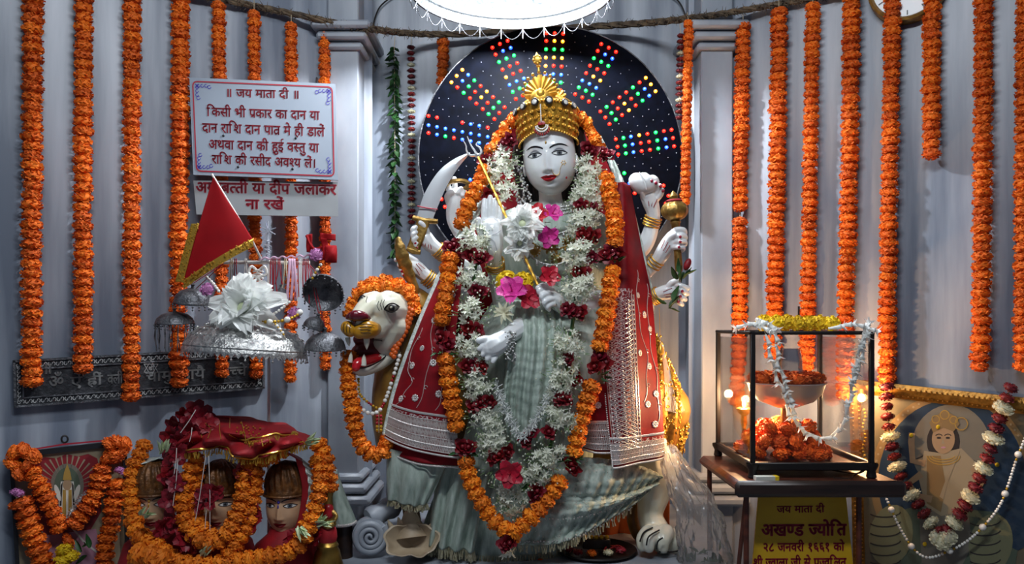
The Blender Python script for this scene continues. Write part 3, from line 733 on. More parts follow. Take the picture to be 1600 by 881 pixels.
# ------------------------------------------------------------------ head builder (units = u metres), local: x right, y back, z up
class Head:
    def __init__(s, u, loc, R, a=40, bt=66, bb=62, c=44, cb=46): s.u, s.loc, s.R, s.a, s.bt, s.bb, s.c, s.cb = u, Vector(loc), R, a, bt, bb, c, cb
    def A(s, z): zz = z/(s.bt if z > 0 else s.bb); return s.a*max(1-abs(zz)**2.4, 0)**(.5 if z > 0 else .60)
    def Cf(s, z): zz = z/(s.bt if z > 0 else s.bb); return s.c*max(1-abs(zz)**3, 0)**.5
    def feat(s, x, z):
        ga = lambda x0, z0, sx, sz: math.exp(-((x-x0)/sx)**2-((z-z0)/sz)**2)
        f = 0
        tz = max(0, min(1, (4-z)/27)); f += (3+7.5*tz)*math.exp(-(x/(3.2+1.6*tz))**2)*(1/(1+math.exp(-(z+27)/1.3)))*(1/(1+math.exp((z-6)/3.5)))
        for k in (-1, 1):
            f += 3.2*ga(5.6*k, -24.5, 2.8, 3.2); f -= 3.8*ga(19*k, 2, 9.5, 6); f += 2.6*ga(19*k, .5, 7.5, 4.2); f += 1.6*ga(19*k, 12, 13, 4); f += 2.0*ga(21*k, -20, 12, 11)
        f += 3.4*ga(0, -32.6, 8, 2.4)+3.4*ga(0, -38.2, 7.5, 2.8)-1.5*ga(0, -35.3, 10, 1.0)-1.4*ga(0, -43, 9, 3)+3.4*ga(0, -50, 10, 6)
        return f
    def y(s, x, z):
        A = max(s.A(z), .01); q = min(abs(x)/A, 1); return -s.Cf(z)*(1-q**2.2)**(1/2.2)-s.feat(x, z)*(1-q**6)
    def p(s, x, z, off=0): return s.loc+s.R @ (Vector((x, s.y(x, z)-off, z))*s.u)
    def head(s, name, m, parent, neck=True):
        g = G(); nu, nv = 112, 96; vs = []; fs = []
        for j in range(nv+1):
            v = j/nv; z = s.bt-(s.bt+s.bb)*(.5-.5*math.cos(PI*v)*.998); A = max(s.A(z), .05)
            for i in range(nu):
                ph = 2*PI*i/nu; x = A*math.sin(ph)
                yy = s.y(x, z) if math.cos(ph) > 0 else s.cb/s.c*s.Cf(z)*(1-(abs(x)/A)**2.2 if abs(x) < A else 0)**(1/2.2)
                vs.append(s.loc+s.R @ (Vector((x, yy, z))*s.u))
        for j in range(nv):
            for i in range(nu): i2 = (i+1) % nu; fs.append((j*nu+i, (j+1)*nu+i, (j+1)*nu+i2, j*nu+i2))
        fs.append(tuple(range(nu))); fs.append(tuple(range(nv*nu+nu-1, nv*nu-1, -1))); g.add(vs, fs)
        return part(g, name, m, parent)
    def strip(s, x0, x1, zu, zl, m, name, parent, off=.35, n=18, k=4):
        g = G(); g.grid(lambda a, b: s.p(x0+(x1-x0)*a, zu(x0+(x1-x0)*a)*(1-b)+zl(x0+(x1-x0)*a)*b, off), n, k); return part(g, name, m, parent)
    def features(s, h, lip='paint_lip', iris='paint_iris', lidc='paint_grey'):
        for k in (-1, 1):
            e = 19*k
            q = lambda x, w_: max(0, 1-((x-e)/w_)**2)
            s.strip(e-11.5, e+11.5, lambda x: 8.6*q(x, 11.5)**.8-.5, lambda x: 6.0*q(x, 11.5)-.5, lidc, 'eyelid', h, .15)
            w_ = s.strip(e-10, e+10, lambda x: 3.7*q(x, 10), lambda x: -2.9*q(x, 10), 'petal_white', 'eye', h, .3)
            s.strip(e-4.0, e+4.0, lambda x: min(3.6*q(x, 10), math.sqrt(max(0, 16.2-(x-e)**2))+.4), lambda x: max(-2.8*q(x, 10), -math.sqrt(max(0, 16.2-(x-e)**2))+.4), iris, 'iris', h, .5)
            s.strip(e-1.9, e+1.9, lambda x: math.sqrt(max(0, 3.7-(x-e)**2))+.5, lambda x: -math.sqrt(max(0, 3.7-(x-e)**2))+.5, 'paint_black', 'pupil', h, .75)
            s.strip(e-11.5, e+11.5, lambda x: 3.6*q(x, 11.5)+1.2, lambda x: 3.6*q(x, 11.5)-.4, 'paint_black', 'eyeliner', h, .8)
            s.strip(e-10.5, e+10.5, lambda x: -2.9*q(x, 10.5)+.2, lambda x: -2.9*q(x, 10.5)-.6, 'paint_black', 'eyeliner', h, .8)
            br = lambda x: 9.2+4.0*(1-((x-e-1.5*k)/14)**2)
            s.strip(e-14, e+14, lambda x: br(x)+1.5*max(0, 1-((x-e+3*k)/16)**2)**.5, lambda x: br(x)-1.3*max(0, 1-((x-e+3*k)/16)**2)**.5, 'paint_black', 'eyebrow', h, .5, 22)
        l0 = lambda x: -35.2-1.0*math.cos(x/13*PI)*.6+.9*(abs(x)/13)**2
        s.strip(-13.5, 13.5, lambda x: l0(x)+4.3*max(0, 1-(abs(x)/13.5)**1.6)-1.2*math.exp(-(x/2.2)**2), l0, lip, 'upper_lip', h, .4, 24)
        s.strip(-12, 12, l0, lambda x: l0(x)-5.0*max(0, 1-(x/12)**2)**.8, lip, 'lower_lip', h, .4, 24)

# ------------------------------------------------------------------ the statue
st = thing('deity_statue', 'white marble many-armed goddess statue with gold crown and silver-green sari seated on a lion', 'statue', W(800, 862, -.02))
HD = Head(.002, W(859, 248, .0), Euler((math.radians(2), math.radians(-4.5), math.radians(-9)), 'XYZ').to_matrix(), a=41, bt=70, bb=57)
hd = HD.head('head', 'statue_white', st); HD.features(hd)
g = G(); chain(g, [(858, 285, .03, 19), (860, 312, .045, 19), (862, 335, .05, 27)]); part(g, 'neck', 'statue_white', hd)
# hair falling beside the cheeks and behind the neck
g = G()
for P in ([(820, 205, .03, 12), (812, 250, .05, 13), (822, 300, .07, 13), (826, 330, .07, 12)], [(900, 205, .03, 13), (909, 250, .05, 12), (898, 300, .07, 13), (895, 330, .07, 12)], [(860, 215, .07, 38), (860, 260, .085, 38), (860, 310, .10, 34)]): chain(g, P)
fuse(g, 'hair', 'hair', st, .004, 4)
for k in (-1, 1): g = G(); g.ball(HD.loc+HD.R @ Vector((k*.081, .012, -.02)), (.008, .016, .026), 10, 8); part(g, 'ear', 'statue_white', hd)
# crown: a tilted band wrapping the brow, with crest and finial
def crown(Hd, parent, m, band_r=1.09, z0=32, z1=76, crest=True):
    g = G(); u = Hd.u
    def f(s_, v):
        ph = 2*PI*s_; z = z0+2-(13-5*v)*math.sin(ph)**2-(10*(1-v) if math.cos(ph) < 0 else 0)*abs(math.cos(ph))+(z1-z0)*v
        k = band_r*(1+.10*v); x = Hd.a*k*math.sin(ph); yy = (-Hd.c*1.02 if math.cos(ph) > 0 else -Hd.cb)*k*math.cos(ph)
        e = .9*math.sin(ph*24)*math.sin(v*PI) + (1.2 if v > .93 or v < .07 else 0)
        sc_ = 1+e/45; return Hd.loc+Hd.R @ (Vector((x*sc_, yy*sc_, z))*u)
    g.grid(f, 120, 14, closeu=True)
    top = lambda s_, v: Hd.loc+Hd.R @ ((Vector((Hd.a*1.15*math.sin(2*PI*s_)*(1-v), -Hd.c*1.12*math.cos(2*PI*s_)*(1-v), z1+2+26*math.sin(v*PI/2))))*u)
    g.grid(top, 48, 8, closeu=True); o = part(g, 'crown', m, parent)
    o.modifiers.new('SOLIDIFY', 'SOLIDIFY').thickness = .002
    return o
cw = crown(HD, st, 'gold')
def hl(x, y, z): return HD.loc+HD.R @ (Vector((x, y, z+6))*HD.u)
g = G()                                                    # beaded edges
for k in range(64):
    ph = 2*PI*k/64; z = 29-13*math.sin(ph)**2-(10*abs(math.cos(ph)) if math.cos(ph) < 0 else 0); g.ball(hl(HD.a*1.12*math.sin(ph), -HD.c*1.15*math.cos(ph), z), .0036, 6, 5)
part(g, 'beaded_edge', 'gold_smooth', cw); g = G()
for k in range(64):
    ph = 2*PI*k/64; z = 72-8*math.sin(ph)**2; g.ball(hl(HD.a*1.23*math.sin(ph), -HD.c*1.26*math.cos(ph), z), .0042, 6, 5)
part(g, 'beaded_edge', 'gold_smooth', cw)
g = G()                                                    # scrolled rosettes round the band
for k in range(28):
    ph = 2*PI*k/28
    for v, q in ((38, 1.15), (48, 1.17), (59, 1.20)):
        c = hl(HD.a*q*math.sin(ph+(v % 2)*.11), -HD.c*(q+.03)*math.cos(ph+(v % 2)*.11), v+1-10*math.sin(ph)**2); g.lathe([(.0062, -.001), (.0062, .0015), (.0046, .003), (.0030, .0015), (.0018, .0035), (0, .0045)], c, 8, HD.R @ rot_to((math.sin(ph), -math.cos(ph), .1)))
part(g, 'rosette', 'gold_smooth', cw)
for ph in (-1.05, -.62, -.2, .22, .72, 1.08):              # round white-and-black jewels on the upper rim
    c = hl(HD.a*1.25*math.sin(ph), -HD.c*1.30*math.cos(ph), 71-8*math.sin(ph)**2); Rj = HD.R @ rot_to((math.sin(ph), -math.cos(ph), .1))
    g = G(); g.lathe([(.0115, -.002), (.0125, .001), (.010, .005), (.0075, .004)], c, 16, Rj); g.lathe([(.0078, .003), (.005, .0045), (0, .005)], c, 14, Rj, mi=1)
    for q in range(10): g.ball(c+Rj @ Vector((.0062*math.cos(q*.628), .0062*math.sin(q*.628), .005)), .0012, 5, 4, mi=1)
    part(g, 'jewel', ['hair', 'pearl'], cw)
g = G()                                                    # fan-shaped crest
for k in range(11):
    a = -1.45+2.9*k/10; ln = .066*(1-.16*abs(a))
    M = (Matrix.Translation(hl(0, -44, 88)) @ HD.R.to_4x4() @ Matrix.Rotation(-a, 4, 'Y') @ Matrix.Rotation(-PI/2, 4, 'Y') @ Matrix.Rotation(PI/2, 4, 'X'))
    petal(g, Matrix.Translation(hl(-2, -40, 84)) @ HD.R.to_4x4() @ Matrix.Rotation(a-PI/2, 4, 'Y') @ Matrix.Rotation(PI/2, 4, 'X'), ln, .027, -.35, 0, .9, 5, 6, cup=-.5)
    d = HD.R @ Vector((math.sin(a), 0, math.cos(a))); g.ball(hl(-2, -42, 84)+d*(ln+.002), .0052, 8, 6)
g.ball(hl(-2, -41, 86), (.014, .008, .016), 10, 8); g.ball(hl(-2, -36, 80), (.034, .016, .03), 16, 10)
for k in range(7):
    a = -1.2+2.4*k/6; petal(g, Matrix.Translation(hl(18, -20, 80)) @ HD.R.to_4x4() @ Matrix.Rotation(a-PI/2, 4, 'Y') @ Matrix.Rotation(PI/2, 4, 'X'), .036, .016, -.3, 0, .9, 4, 5, cup=-.5)
part(g, 'crest', 'gold_smooth', cw)
g = G(); g.lathe([(.006, 0), (.004, .006), (.0035, .016), (.008, .02), (.004, .024)], hl(-2, -40, 117), 10, HD.R)
g.ball(hl(-3, -40, 137), (.014, .005, .015), 14, 10, HD.R); g.lathe([(.008, 0), (0, .014)], hl(-3, -40, 142), 10, HD.R)
for k in range(8): g.ball(hl(-3+6*math.cos(k*PI/4), -42.4, 137+6*math.sin(k*PI/4)), .003, 6, 5)
part(g, 'finial', 'gold_smooth', cw)
g = G(); Rj = HD.R @ rot_to((0, -1, 0)); c = hl(-3, -52, 33)                               # forehead pendant
part(wire([hl(-2, -58, 66), hl(-3, -56, 40)], .002), 'pendant_chain', 'pearl', cw)
g.lathe([(.012, 0), (.012, .003), (.006, .005), (0, .004)], hl(-3, -53, 36), 16, Rj, a0=0, a1=PI); part(g, 'pendant', 'bead_red', cw)
g = G()
for k in range(15):
    a = PI+PI*k/14; g.ball(hl(-3+9*math.cos(a), -53.5, 34+8*math.sin(a)), .0030, 6, 5); 
for k in range(11):
    a = PI+PI*k/10; g.ball(hl(-3+6.5*math.cos(a), -53.5, 35+5*math.sin(a)), .0024, 6, 5)
part(g, 'pendant_pearl', 'pearl', cw)
g = G()
for k in range(9):
    a = PI+.25+(PI-.5)*k/8; g.ball(hl(-3+11*math.cos(a), -52.5, 32+10*math.sin(a)), (.0026, .0026, .005), 6, 5)
part(g, 'pendant_drop', 'bead_red', cw)
g = G(); g.ball(HD.p(0, 17, .3), (.003, .0015, .005), 8, 6); part(g, 'forehead_mark', 'gold_dull', hd)
# nose ring with chain to the cheek
g = G(); P = [HD.p(6+6*(1-math.cos(a)), -24-9*math.sin(a), 1.2) for a in [i*PI/12 for i in range(13)]]; g.tube(P, .0006, 4)
for p in P[3:11]: g.ball(p, .0013, 6, 5)
P = [HD.p(18+9*t_, -24+8*t_+3*math.sin(t_*PI), 1.0) for t_ in [i/8 for i in range(9)]]; g.tube(P, .0006, 4)
for k in range(6): g.ball(HD.p(24+3*math.cos(k), -15+3*math.sin(k), 1.0), .0017, 6, 5)
part(g, 'nose_ring', 'gold_smooth', hd); g = G(); g.ball(HD.p(25.5, -36, 1.2), (.003, .002, .004), 8, 6); part(g, 'nose_ring_drop', 'bead_red', hd)
# ---- torso and clothing
def ringloft(rows, n=48, pleat=0, amp=0.0, seed=0):       # rows: (xl, xr, py, Ycentre, half depth m)
    g = G(); vs = []; fs = []; m_ = (len(rows)-1)*6+1
    for j in range(m_):
        xl, xr, py, Y, hd_ = cr(rows, j/(m_-1)); v = j/(m_-1)
        a, b = W(xl, py, Y), W(xr, py, Y); c = (a+b)/2; hw = (b.x-a.x)/2
        for i in range(n):
            p = 2*PI*i/n; e = 1+amp*v*math.sin(p*pleat+2*math.sin(v*3+seed)+math.sin(p*3+seed)*1.5)
            vs.append(c+Vector((hw*math.cos(p)*e, hd_*math.sin(p)*e, 0)))
    for j in range(m_-1):
        for i in range(n): i2 = (i+1) % n; fs.append((j*n+i, (j+1)*n+i, (j+1)*n+i2, j*n+i2))
    fs.append(tuple(range(n))); fs.append(tuple(range(m_*n-1, m_*n-n-1, -1))); g.add(vs, fs); return g
part(ringloft([(820, 905, 318, .08, .05), (765, 955, 345, .09, .085), (755, 965, 400, .08, .105), (775, 945, 450, .07, .105), (770, 950, 500, .06, .12)]), 'torso', 'sari', st)
part(ringloft([(770, 960, 470, .05, .14), (740, 970, 520, .0, .19), (725, 965, 580, -.02, .19), (735, 935, 640, -.03, .16), (715, 925, 720, -.03, .15)], 60, 14, .02), 'lap', 'sari', st)
sk = part(ringloft([(715, 925, 690, -.02, .13), (690, 915, 750, -.02, .135), (668, 905, 810, -.02, .13), (656, 892, 858, -.02, .12)], 160, 22, .045), 'skirt', 'sari', st)
cloth('sari_panel', [[(790, 470, -.13), (830, 470, -.16), (875, 480, -.14)], [(790, 560, -.20), (832, 540, -.235), (880, 540, -.19)], [(785, 620, -.205), (825, 615, -.24), (878, 610, -.20)], [(790, 680, -.19), (820, 700, -.21), (866, 680, -.19)]], 'sari', st, 110, 50, lambda s, t: .006*math.sin(s*44+t*2)+.002*math.sin(t*90+3*math.sin(s*8)))
def fringe(P, m, parent, ln, n, r=.0016, name='fringe', wav=.004):
    g = G(); Q = smooth_path(P, n)
    for p in Q:
        l = ln*rnd.uniform(.7, 1.15); dx = rnd.uniform(-1, 1)*wav; g.tube([p, p+Vector((dx, rnd.uniform(-.004, 0), -l*.5)), p+Vector((dx*1.8, rnd.uniform(-.006, .002), -l))], [r*.6, r, r*1.5], 4, False)
    return part(g, name, m, parent, kind='stuff')
rim_ = [W(774+118*math.cos(a), 856, -.02)+Vector((0, -.125*math.sin(a), 0)) for a in [PI-i*PI/24 for i in range(25)]]
fringe([p+Vector((0, -.004, .014)) for p in rim_], 'fringe', sk, .026, 170)
# sleeve end of cloth hanging over the lion's neck
o, sf = cloth('hanging_panel', [[(604, 700, -.16), (655, 710, -.19), (702, 708, -.17)], [(604, 740, -.16), (650, 748, -.20), (690, 742, -.17)], [(606, 780, -.15), (645, 790, -.185), (668, 786, -.16)]], 'sari', st, 46, 24, lambda s, t: .008*math.sin(s*26+t*3)*t)
fringe([sf(i/8, 1) for i in range(9)], 'fringe', o, .018, 60)
o, sf = cloth('hanging_panel', [[(690, 700, -.12), (730, 705, -.16), (770, 712, -.17)], [(678, 770, -.12), (715, 775, -.18), (755, 780, -.18)], [(668, 850, -.12), (700, 858, -.17), (740, 862, -.18)]], 'sari', st, 60, 30, lambda s, t: .014*math.sin(s*24+t*2)*(.3+t))
fringe([sf(i/8, .985) for i in range(9)], 'fringe', o, .028, 80)
o, sf = cloth('side_drape', [[(850, 720, -.17), (930, 716, -.17), (1000, 728, -.10), (1036, 744, -.05)], [(838, 760, -.18), (920, 770, -.20), (985, 768, -.13), (1030, 752, -.06)], [(815, 800, -.18), (900, 800, -.21), (965, 786, -.15), (1024, 760, -.07)], [(800, 850, -.17), (870, 848, -.20), (930, 822, -.16), (985, 790, -.10)]], 'sari', st, 170, 60, lambda s, t: .011*math.sin(t*15+s*4)*min(1, s*3)+.0045*math.sin(s*75+2.5*math.sin(t*5))+.002*math.sin(t*60+s*9))
fringe([sf(i/8, 1) for i in range(9)], 'fringe', o, .022, 90)
g = G()                                                   # silver edging along the drape
for i in range(46):
    p, n_ = fin(sf, i/45, .72, .006); g.ball(p, .0022, 5, 4)
    p, n_ = fin(sf, i/45, .97, .006); g.ball(p, .0026, 5, 4)
part(g, 'sequin', 'sequin', o)
g = G()
for i in range(420): p, n_ = fin(sf, rnd.random(), rnd.random(), .004); g.ball(p, .0013, 4, 3)
part(g, 'glitter', 'sequin', o, kind='stuff')
# ---- arms: hand and forearm are one continuous surface
def arm(chains, name='arm', voxel=.0022, it=4):
    g = G()
    for c in chains: chain(g, c)
    return fuse(g, name, 'statue_white', st, voxel, it)
def nails(a, pts, r=2.6):
    g = G()
    for x, y, Y in pts: g.ball(W(x, y, Y), (r*S(Y), r*.8*S(Y), r*1.15*S(Y)), 8, 6)
    part(g, 'nail', 'nail_red', a)
def henna(a, lines, Y):
    g = G()
    for L in lines: g.tube([W(x, y, Y+(q if False else 0)) for x, y in L], .0011, 4)
    part(g, 'henna', 'henna', a)
def bangles(a, p0, p1, r, n=4, m='gold_dull', Y=0.0, th=2.0):
    A_, B_ = W(*p0), W(*p1); d = (B_-A_).normalized(); R = rot_to(d)
    for k in range(n):
        g = G(); c = A_.lerp(B_, k/max(n-1, 1)); g.lathe([((r+th*.6*math.cos(q))*S(), th*.6*math.sin(q)*S()) for q in [i*PI/3 for i in range(7)]], c, 24, R); part(g, 'bangle', m, a)
# sword hand
a = arm([[(735, 425, .06, 19), (706, 404, .03, 13), (686, 391, .0, 10.5), (672, 381, -.01, 12.5), (664, 370, -.012, 12), (660, 361, -.012, 9)],
         [(661, 360, -.015, 5), (652, 355, -.035, 4.6), (645, 358, -.045, 4.2), (645, 363, -.04, 3.6)], [(662, 367, -.015, 5), (651, 363, -.037, 4.6), (645, 366, -.046, 4.2), (646, 371, -.04, 3.6)],
         [(663, 374, -.015, 5), (652, 371, -.037, 4.5), (646, 374, -.044, 4.1), (648, 379, -.04, 3.4)], [(665, 380, -.015, 4.6), (655, 379, -.034, 4.2), (649, 382, -.04, 3.8), (651, 386, -.037, 3.2)], [(668, 366, -.02, 5.2), (664, 354, -.036, 4.8), (657, 348, -.042, 4)]])
nails(a, [(646, 364, -.044), (647, 372, -.045), (649, 380, -.044), (652, 387, -.041)]); henna(a, [[(667, 372), (664, 385)], [(670, 375), (669, 388)], [(664, 369), (659, 384)], [(672, 378), (674, 389)]], -.033)
bangles(a, (694, 398, .012), (683, 389, .0), 12.5, 5, 'gold')
# raised hand behind it, with the finger through a ring seen edge-on
a = arm([[(735, 380, .08, 17), (713, 350, .06, 13), (709, 336, .05, 12.5), (712, 320, .045, 15), (713, 308, .045, 14)],
         [(704, 306, .045, 4.6), (701, 296, .04, 4.4), (700, 288, .035, 4.2)], [(711, 304, .045, 4.8), (711, 292, .043, 4.6), (710, 279, .045, 4)], [(719, 305, .045, 4.7), (720, 295, .03, 4.5), (716, 301, .018, 4.2)], [(724, 309, .045, 4.3), (726, 300, .03, 4.1), (723, 305, .02, 3.8)], [(702, 318, .04, 5.5), (699, 306, .02, 5), (706, 300, .015, 4.4)]])
henna(a, [[(710, 330), (706, 316)], [(713, 331), (713, 314)], [(716, 330), (721, 315)], [(709, 326), (701, 320)]], .026)
c0 = W(714, 290, .04); o_ = Vector((1, 0, .12)).normalized()
g = G(); Rk = rot_to((-.10, .22, .97)); g.lathe([(21*S(), -.006), (23*S(), -.004), (23*S(), .004), (21*S(), .006), (15*S(), .004), (15*S(), -.004), (21*S(), -.006)], c0, 32, Rk)
solo(g, 'discus', 'brown ring discus seen edge-on on the finger of the raised hand', 'discus', 'gold_dull')
# lower hand with the conch-shaped gold ornament
a = arm([[(730, 470, .04, 18), (695, 448, .0, 13), (668, 433, -.02, 11), (652, 420, -.03, 12.5), (642, 413, -.035, 11.5)],
         [(645, 406, -.035, 5), (630, 403, -.05, 4.6), (619, 406, -.055, 4)], [(640, 410, -.035, 5), (628, 409, -.055, 4.6), (624, 414, -.065, 4.2)], [(641, 415, -.035, 4.8), (630, 416, -.055, 4.4), (627, 421, -.064, 4)], [(643, 421, -.035, 4.5), (633, 423, -.053, 4.1), (630, 428, -.06, 3.7)], [(650, 408, -.04, 5.2), (638, 401, -.05, 4.8), (627, 399, -.055, 4.2)]])
nails(a, [(625, 415, -.068), (628, 423, -.067), (631, 429, -.063)]); henna(a, [[(650, 412), (660, 424)], [(648, 417), (656, 430)], [(653, 411), (664, 420)]], -.0545)
bangles(a, (676, 440, -.012), (666, 432, -.02), 13, 4, 'gold')
g = G(); ax = smooth_path([W(622, 370, -.075), W(627, 395, -.075), W(637, 425, -.06), W(653, 458, -.05)], 24)
g.tube(ax, [max(.001, .021*math.sin(PI*(i+.6)/24.6)**.75*(1+.10*math.sin(i*1.6))) for i in range(24)], 14, flat=.55)
solo(g, 'conch_ornament', 'ridged golden bud-shaped ornament held in the lowest raised hand', 'ornament', 'gold_dull')
# blessing palm
a = arm([[(785, 470, .0, 16), (775, 425, -.06, 14), (772, 405, -.10, 12), (770, 388, -.12, 16), (769, 372, -.125, 18), (768, 356, -.125, 17)],
         [(757, 350, -.125, 5.4), (756, 330, -.125, 5), (757, 313, -.12, 4.2)], [(765, 347, -.125, 5.5), (765, 327, -.125, 5.2), (766, 308, -.12, 4.3)], [(773, 348, -.125, 5.4), (774, 330, -.125, 5.1), (775, 312, -.12, 4.2)], [(781, 352, -.125, 5), (783, 338, -.125, 4.6), (784, 324, -.12, 4)], [(756, 374, -.13, 6.4), (749, 358, -.14, 5.6), (748, 343, -.145, 4.5)]])
g = G()
for L in ([(757, 363), (764, 368), (775, 365), (783, 360)], [(759, 374), (766, 372), (773, 378), (776, 390)]): g.tube([W(x, y, -.1605) for x, y in L], .0008, 4)
part(g, 'palm_line', 'paint_grey', a)
bangles(a, (774, 418, -.07), (773, 408, -.095), 14, 4, 'gold')
# hand holding the conch
a = arm([[(965, 420, .08, 18), (1005, 385, .07, 14), (1018, 355, .06, 12), (1021, 335, .05, 11), (1017, 318, .045, 13), (1012, 305, .04, 13)],
         [(1006, 308, .03, 5), (1003, 296, .01, 4.6), (1002, 283, .0, 4)], [(1014, 300, .035, 4.8), (1016, 289, .012, 4.5), (1017, 283, .0, 4)], [(1020, 301, .035, 4.8), (1024, 291, .015, 4.5), (1024, 286, .002, 4)], [(1024, 305, .035, 4.6), (1030, 296, .018, 4.3), (1031, 290, .006, 3.9)], [(1026, 312, .035, 4.3), (1033, 304, .02, 4), (1035, 297, .01, 3.6)]])
nails(a, [(1002, 281, -.005), (1018, 283, -.005), (1025, 286, -.004), (1032, 291, .0), (1036, 298, .004)]); henna(a, [[(1014, 322), (1013, 307)], [(1018, 322), (1021, 308)], [(1021, 324), (1027, 311)]], .020)
bangles(a, (1017, 352, .06), (1021, 340, .052), 13.5, 4, 'gold')
g = G(); ax = smooth_path([W(988, 272, .02), W(994, 280, .02), W(1006, 287, .025), W(1018, 283, .03), W(1022, 274, .03)], 26)
g.tube(ax, [max(.003, .036*math.sin(PI*(i+1)/27)**.8) for i in range(26)], 16); g.tube([W(998, 270, .0)+Vector((0, -.01, 0)), W(1008, 285, -.015), W(1010, 296, -.012)], [.002, .004, .002], 6)
solo(g, 'conch_shell', 'round white conch shell clasped in the upper raised hand', 'conch', 'statue_white')
# mace hand
a = arm([[(965, 470, .08, 18), (1000, 432, .05, 14), (1024, 411, .02, 11), (1036, 394, .0, 12.5), (1044, 380, -.01, 12), (1050, 370, -.012, 10)],
         [(1046, 368, -.012, 5), (1056, 359, -.035, 4.6), (1068, 359, -.04, 4.2), (1071, 364, -.03, 3.6)], [(1050, 374, -.012, 5), (1062, 368, -.042, 4.6), (1071, 370, -.035, 4.1), (1070, 375, -.03, 3.5)], [(1050, 380, -.012, 5), (1062, 377, -.042, 4.5), (1071, 379, -.035, 4), (1069, 384, -.03, 3.4)], [(1049, 387, -.012, 4.6), (1060, 386, -.04, 4.2), (1068, 388, -.035, 3.7), (1066, 392, -.03, 3.2)], [(1040, 384, -.02, 5.2), (1046, 372, -.03, 4.8), (1054, 366, -.04, 4)]])
nails(a, [(1063, 370, -.054), (1063, 378, -.054), (1061, 386, -.052)], 2.2); henna(a, [[(1036, 392), (1044, 378)], [(1040, 395), (1047, 383)], [(1033, 388), (1039, 375)]], -.034)
bangles(a, (1020, 414, .022), (1027, 406, .012), 12.5, 3, 'gold')
t = thing('mace', 'bronze mace with bulbous fluted head and pointed top', 'mace', W(1062, 428, -.02))
d0 = (W(1054, 329, -.022)-W(1061, 424, -.022)).normalized(); Rm = rot_to(d0); k = S()
g = G(); g.lathe([(5.5*k, 0), (6.2*k, 8*k), (5.8*k, 30*k), (6.2*k, 60*k), (7*k, 74*k), (9*k, 76*k), (7*k, 79*k)], W(1061, 424, -.022), 16, Rm); part(g, 'shaft', 'gold_dull', t)
g = G(); c = W(1054, 329, -.022)
g.ball(c, 20*k, 32, 16, Rm, fn=lambda v, p, q: Vector((v.x*(1+.07*math.cos(8*p)), v.y*(1+.07*math.cos(8*p)), v.z*.82))); part(g, 'mace_head', 'gold_dull', t)
g = G(); g.lathe([(12*k, 12*k), (10*k, 16*k), (6*k, 18*k), (7*k, 22*k), (4*k, 27*k), (0, 31*k)], c, 16, Rm); part(g, 'finial', 'gold_dull', t)
g = G(); g.lathe([(12.5*k, 13*k), (13.5*k, 15*k), (11*k, 17*k)], c, 16, Rm); part(g, 'red_thread', 'thread_red', t)
# hand with green leaves
a = arm([[(965, 500, .06, 18), (1005, 475, .03, 14), (1028, 460, .0, 11), (1042, 456, -.01, 12.5), (1052, 454, -.012, 11)],
         [(1050, 446, -.012, 5), (1062, 446, -.035, 4.6), (1075, 450, -.035, 4)], [(1054, 452, -.012, 5), (1066, 455, -.038, 4.6), (1074, 459, -.03, 4.0)], [(1053, 459, -.012, 4.9), (1064, 464, -.038, 4.5), (1071, 468, -.03, 3.8)], [(1051, 465, -.012, 4.6), (1060, 472, -.036, 4.2), (1066, 476, -.03, 3.6)], [(1042, 450, -.02, 5.2), (1050, 441, -.03, 4.8), (1060, 438, -.035, 4)]])
nails(a, [(1066, 455, -.052), (1063, 463, -.052), (1060, 471, -.049)], 2.4); henna(a, [[(1036, 456), (1050, 450)], [(1037, 461), (1050, 458)], [(1040, 464), (1050, 463)]], -.034)
bangles(a, (1020, 465, .01), (1029, 460, .0), 13, 4, 'gold')
t = thing('leaf_bunch', 'bunch of green leaves with a dark red bud held in the lowest hand', 'leaves', W(1046, 484, -.03))
for (x, y, aa, bb, ln) in ((1046, 480, .6, .2, .05), (1052, 470, 1.0, .5, .05), (1062, 440, 1.2, .0, .05), (1060, 436, 1.9, .6, .045), (1068, 436, .7, -.3, .045), (1064, 428, 1.5, .3, .05), (1070, 430, .2, .2, .04), (1048, 482, -.6, .2, .03), (1042, 474, 2.4, .2, .04)):
    inst(LEAF, 'leaf', t, W(x, y, -.045), Matrix.Rotation(-aa, 3, 'Y') @ Matrix.Rotation(bb, 3, 'X'), (ln, ln*1.4, ln))
part(wire([W(1046, 482, -.03), W(1058, 455, -.028), W(1068, 425, -.035)], .004, 6), 'stem', 'leaf', t)
g = G(); g.ball(W(1074, 413, -.035), (.011, .010, .020), 10, 8, Matrix.Rotation(.4, 3, 'Y')); part(g, 'bud', 'rose', t)
# fist holding the trident shaft
a = arm([[(935, 470, -.02, 18), (900, 488, -.11, 15), (880, 480, -.16, 12), (868, 470, -.18, 13.5), (858, 462, -.185, 13)],
         [(862, 452, -.19, 5.4), (850, 450, -.205, 5.2), (842, 455, -.212, 4.8), (847, 462, -.205, 4)], [(866, 459, -.19, 5.4), (853, 459, -.212, 5.2), (846, 464, -.22, 4.8), (850, 470, -.21, 4)], [(868, 467, -.19, 5.3), (857, 468, -.214, 5), (850, 473, -.22, 4.6), (854, 478, -.21, 3.8)], [(870, 474, -.19, 5), (860, 476, -.21, 4.6), (855, 480, -.214, 4.2), (858, 484, -.206, 3.5)], [(858, 450, -.19, 5.4), (848, 446, -.205, 5), (840, 450, -.21, 4.2)]])
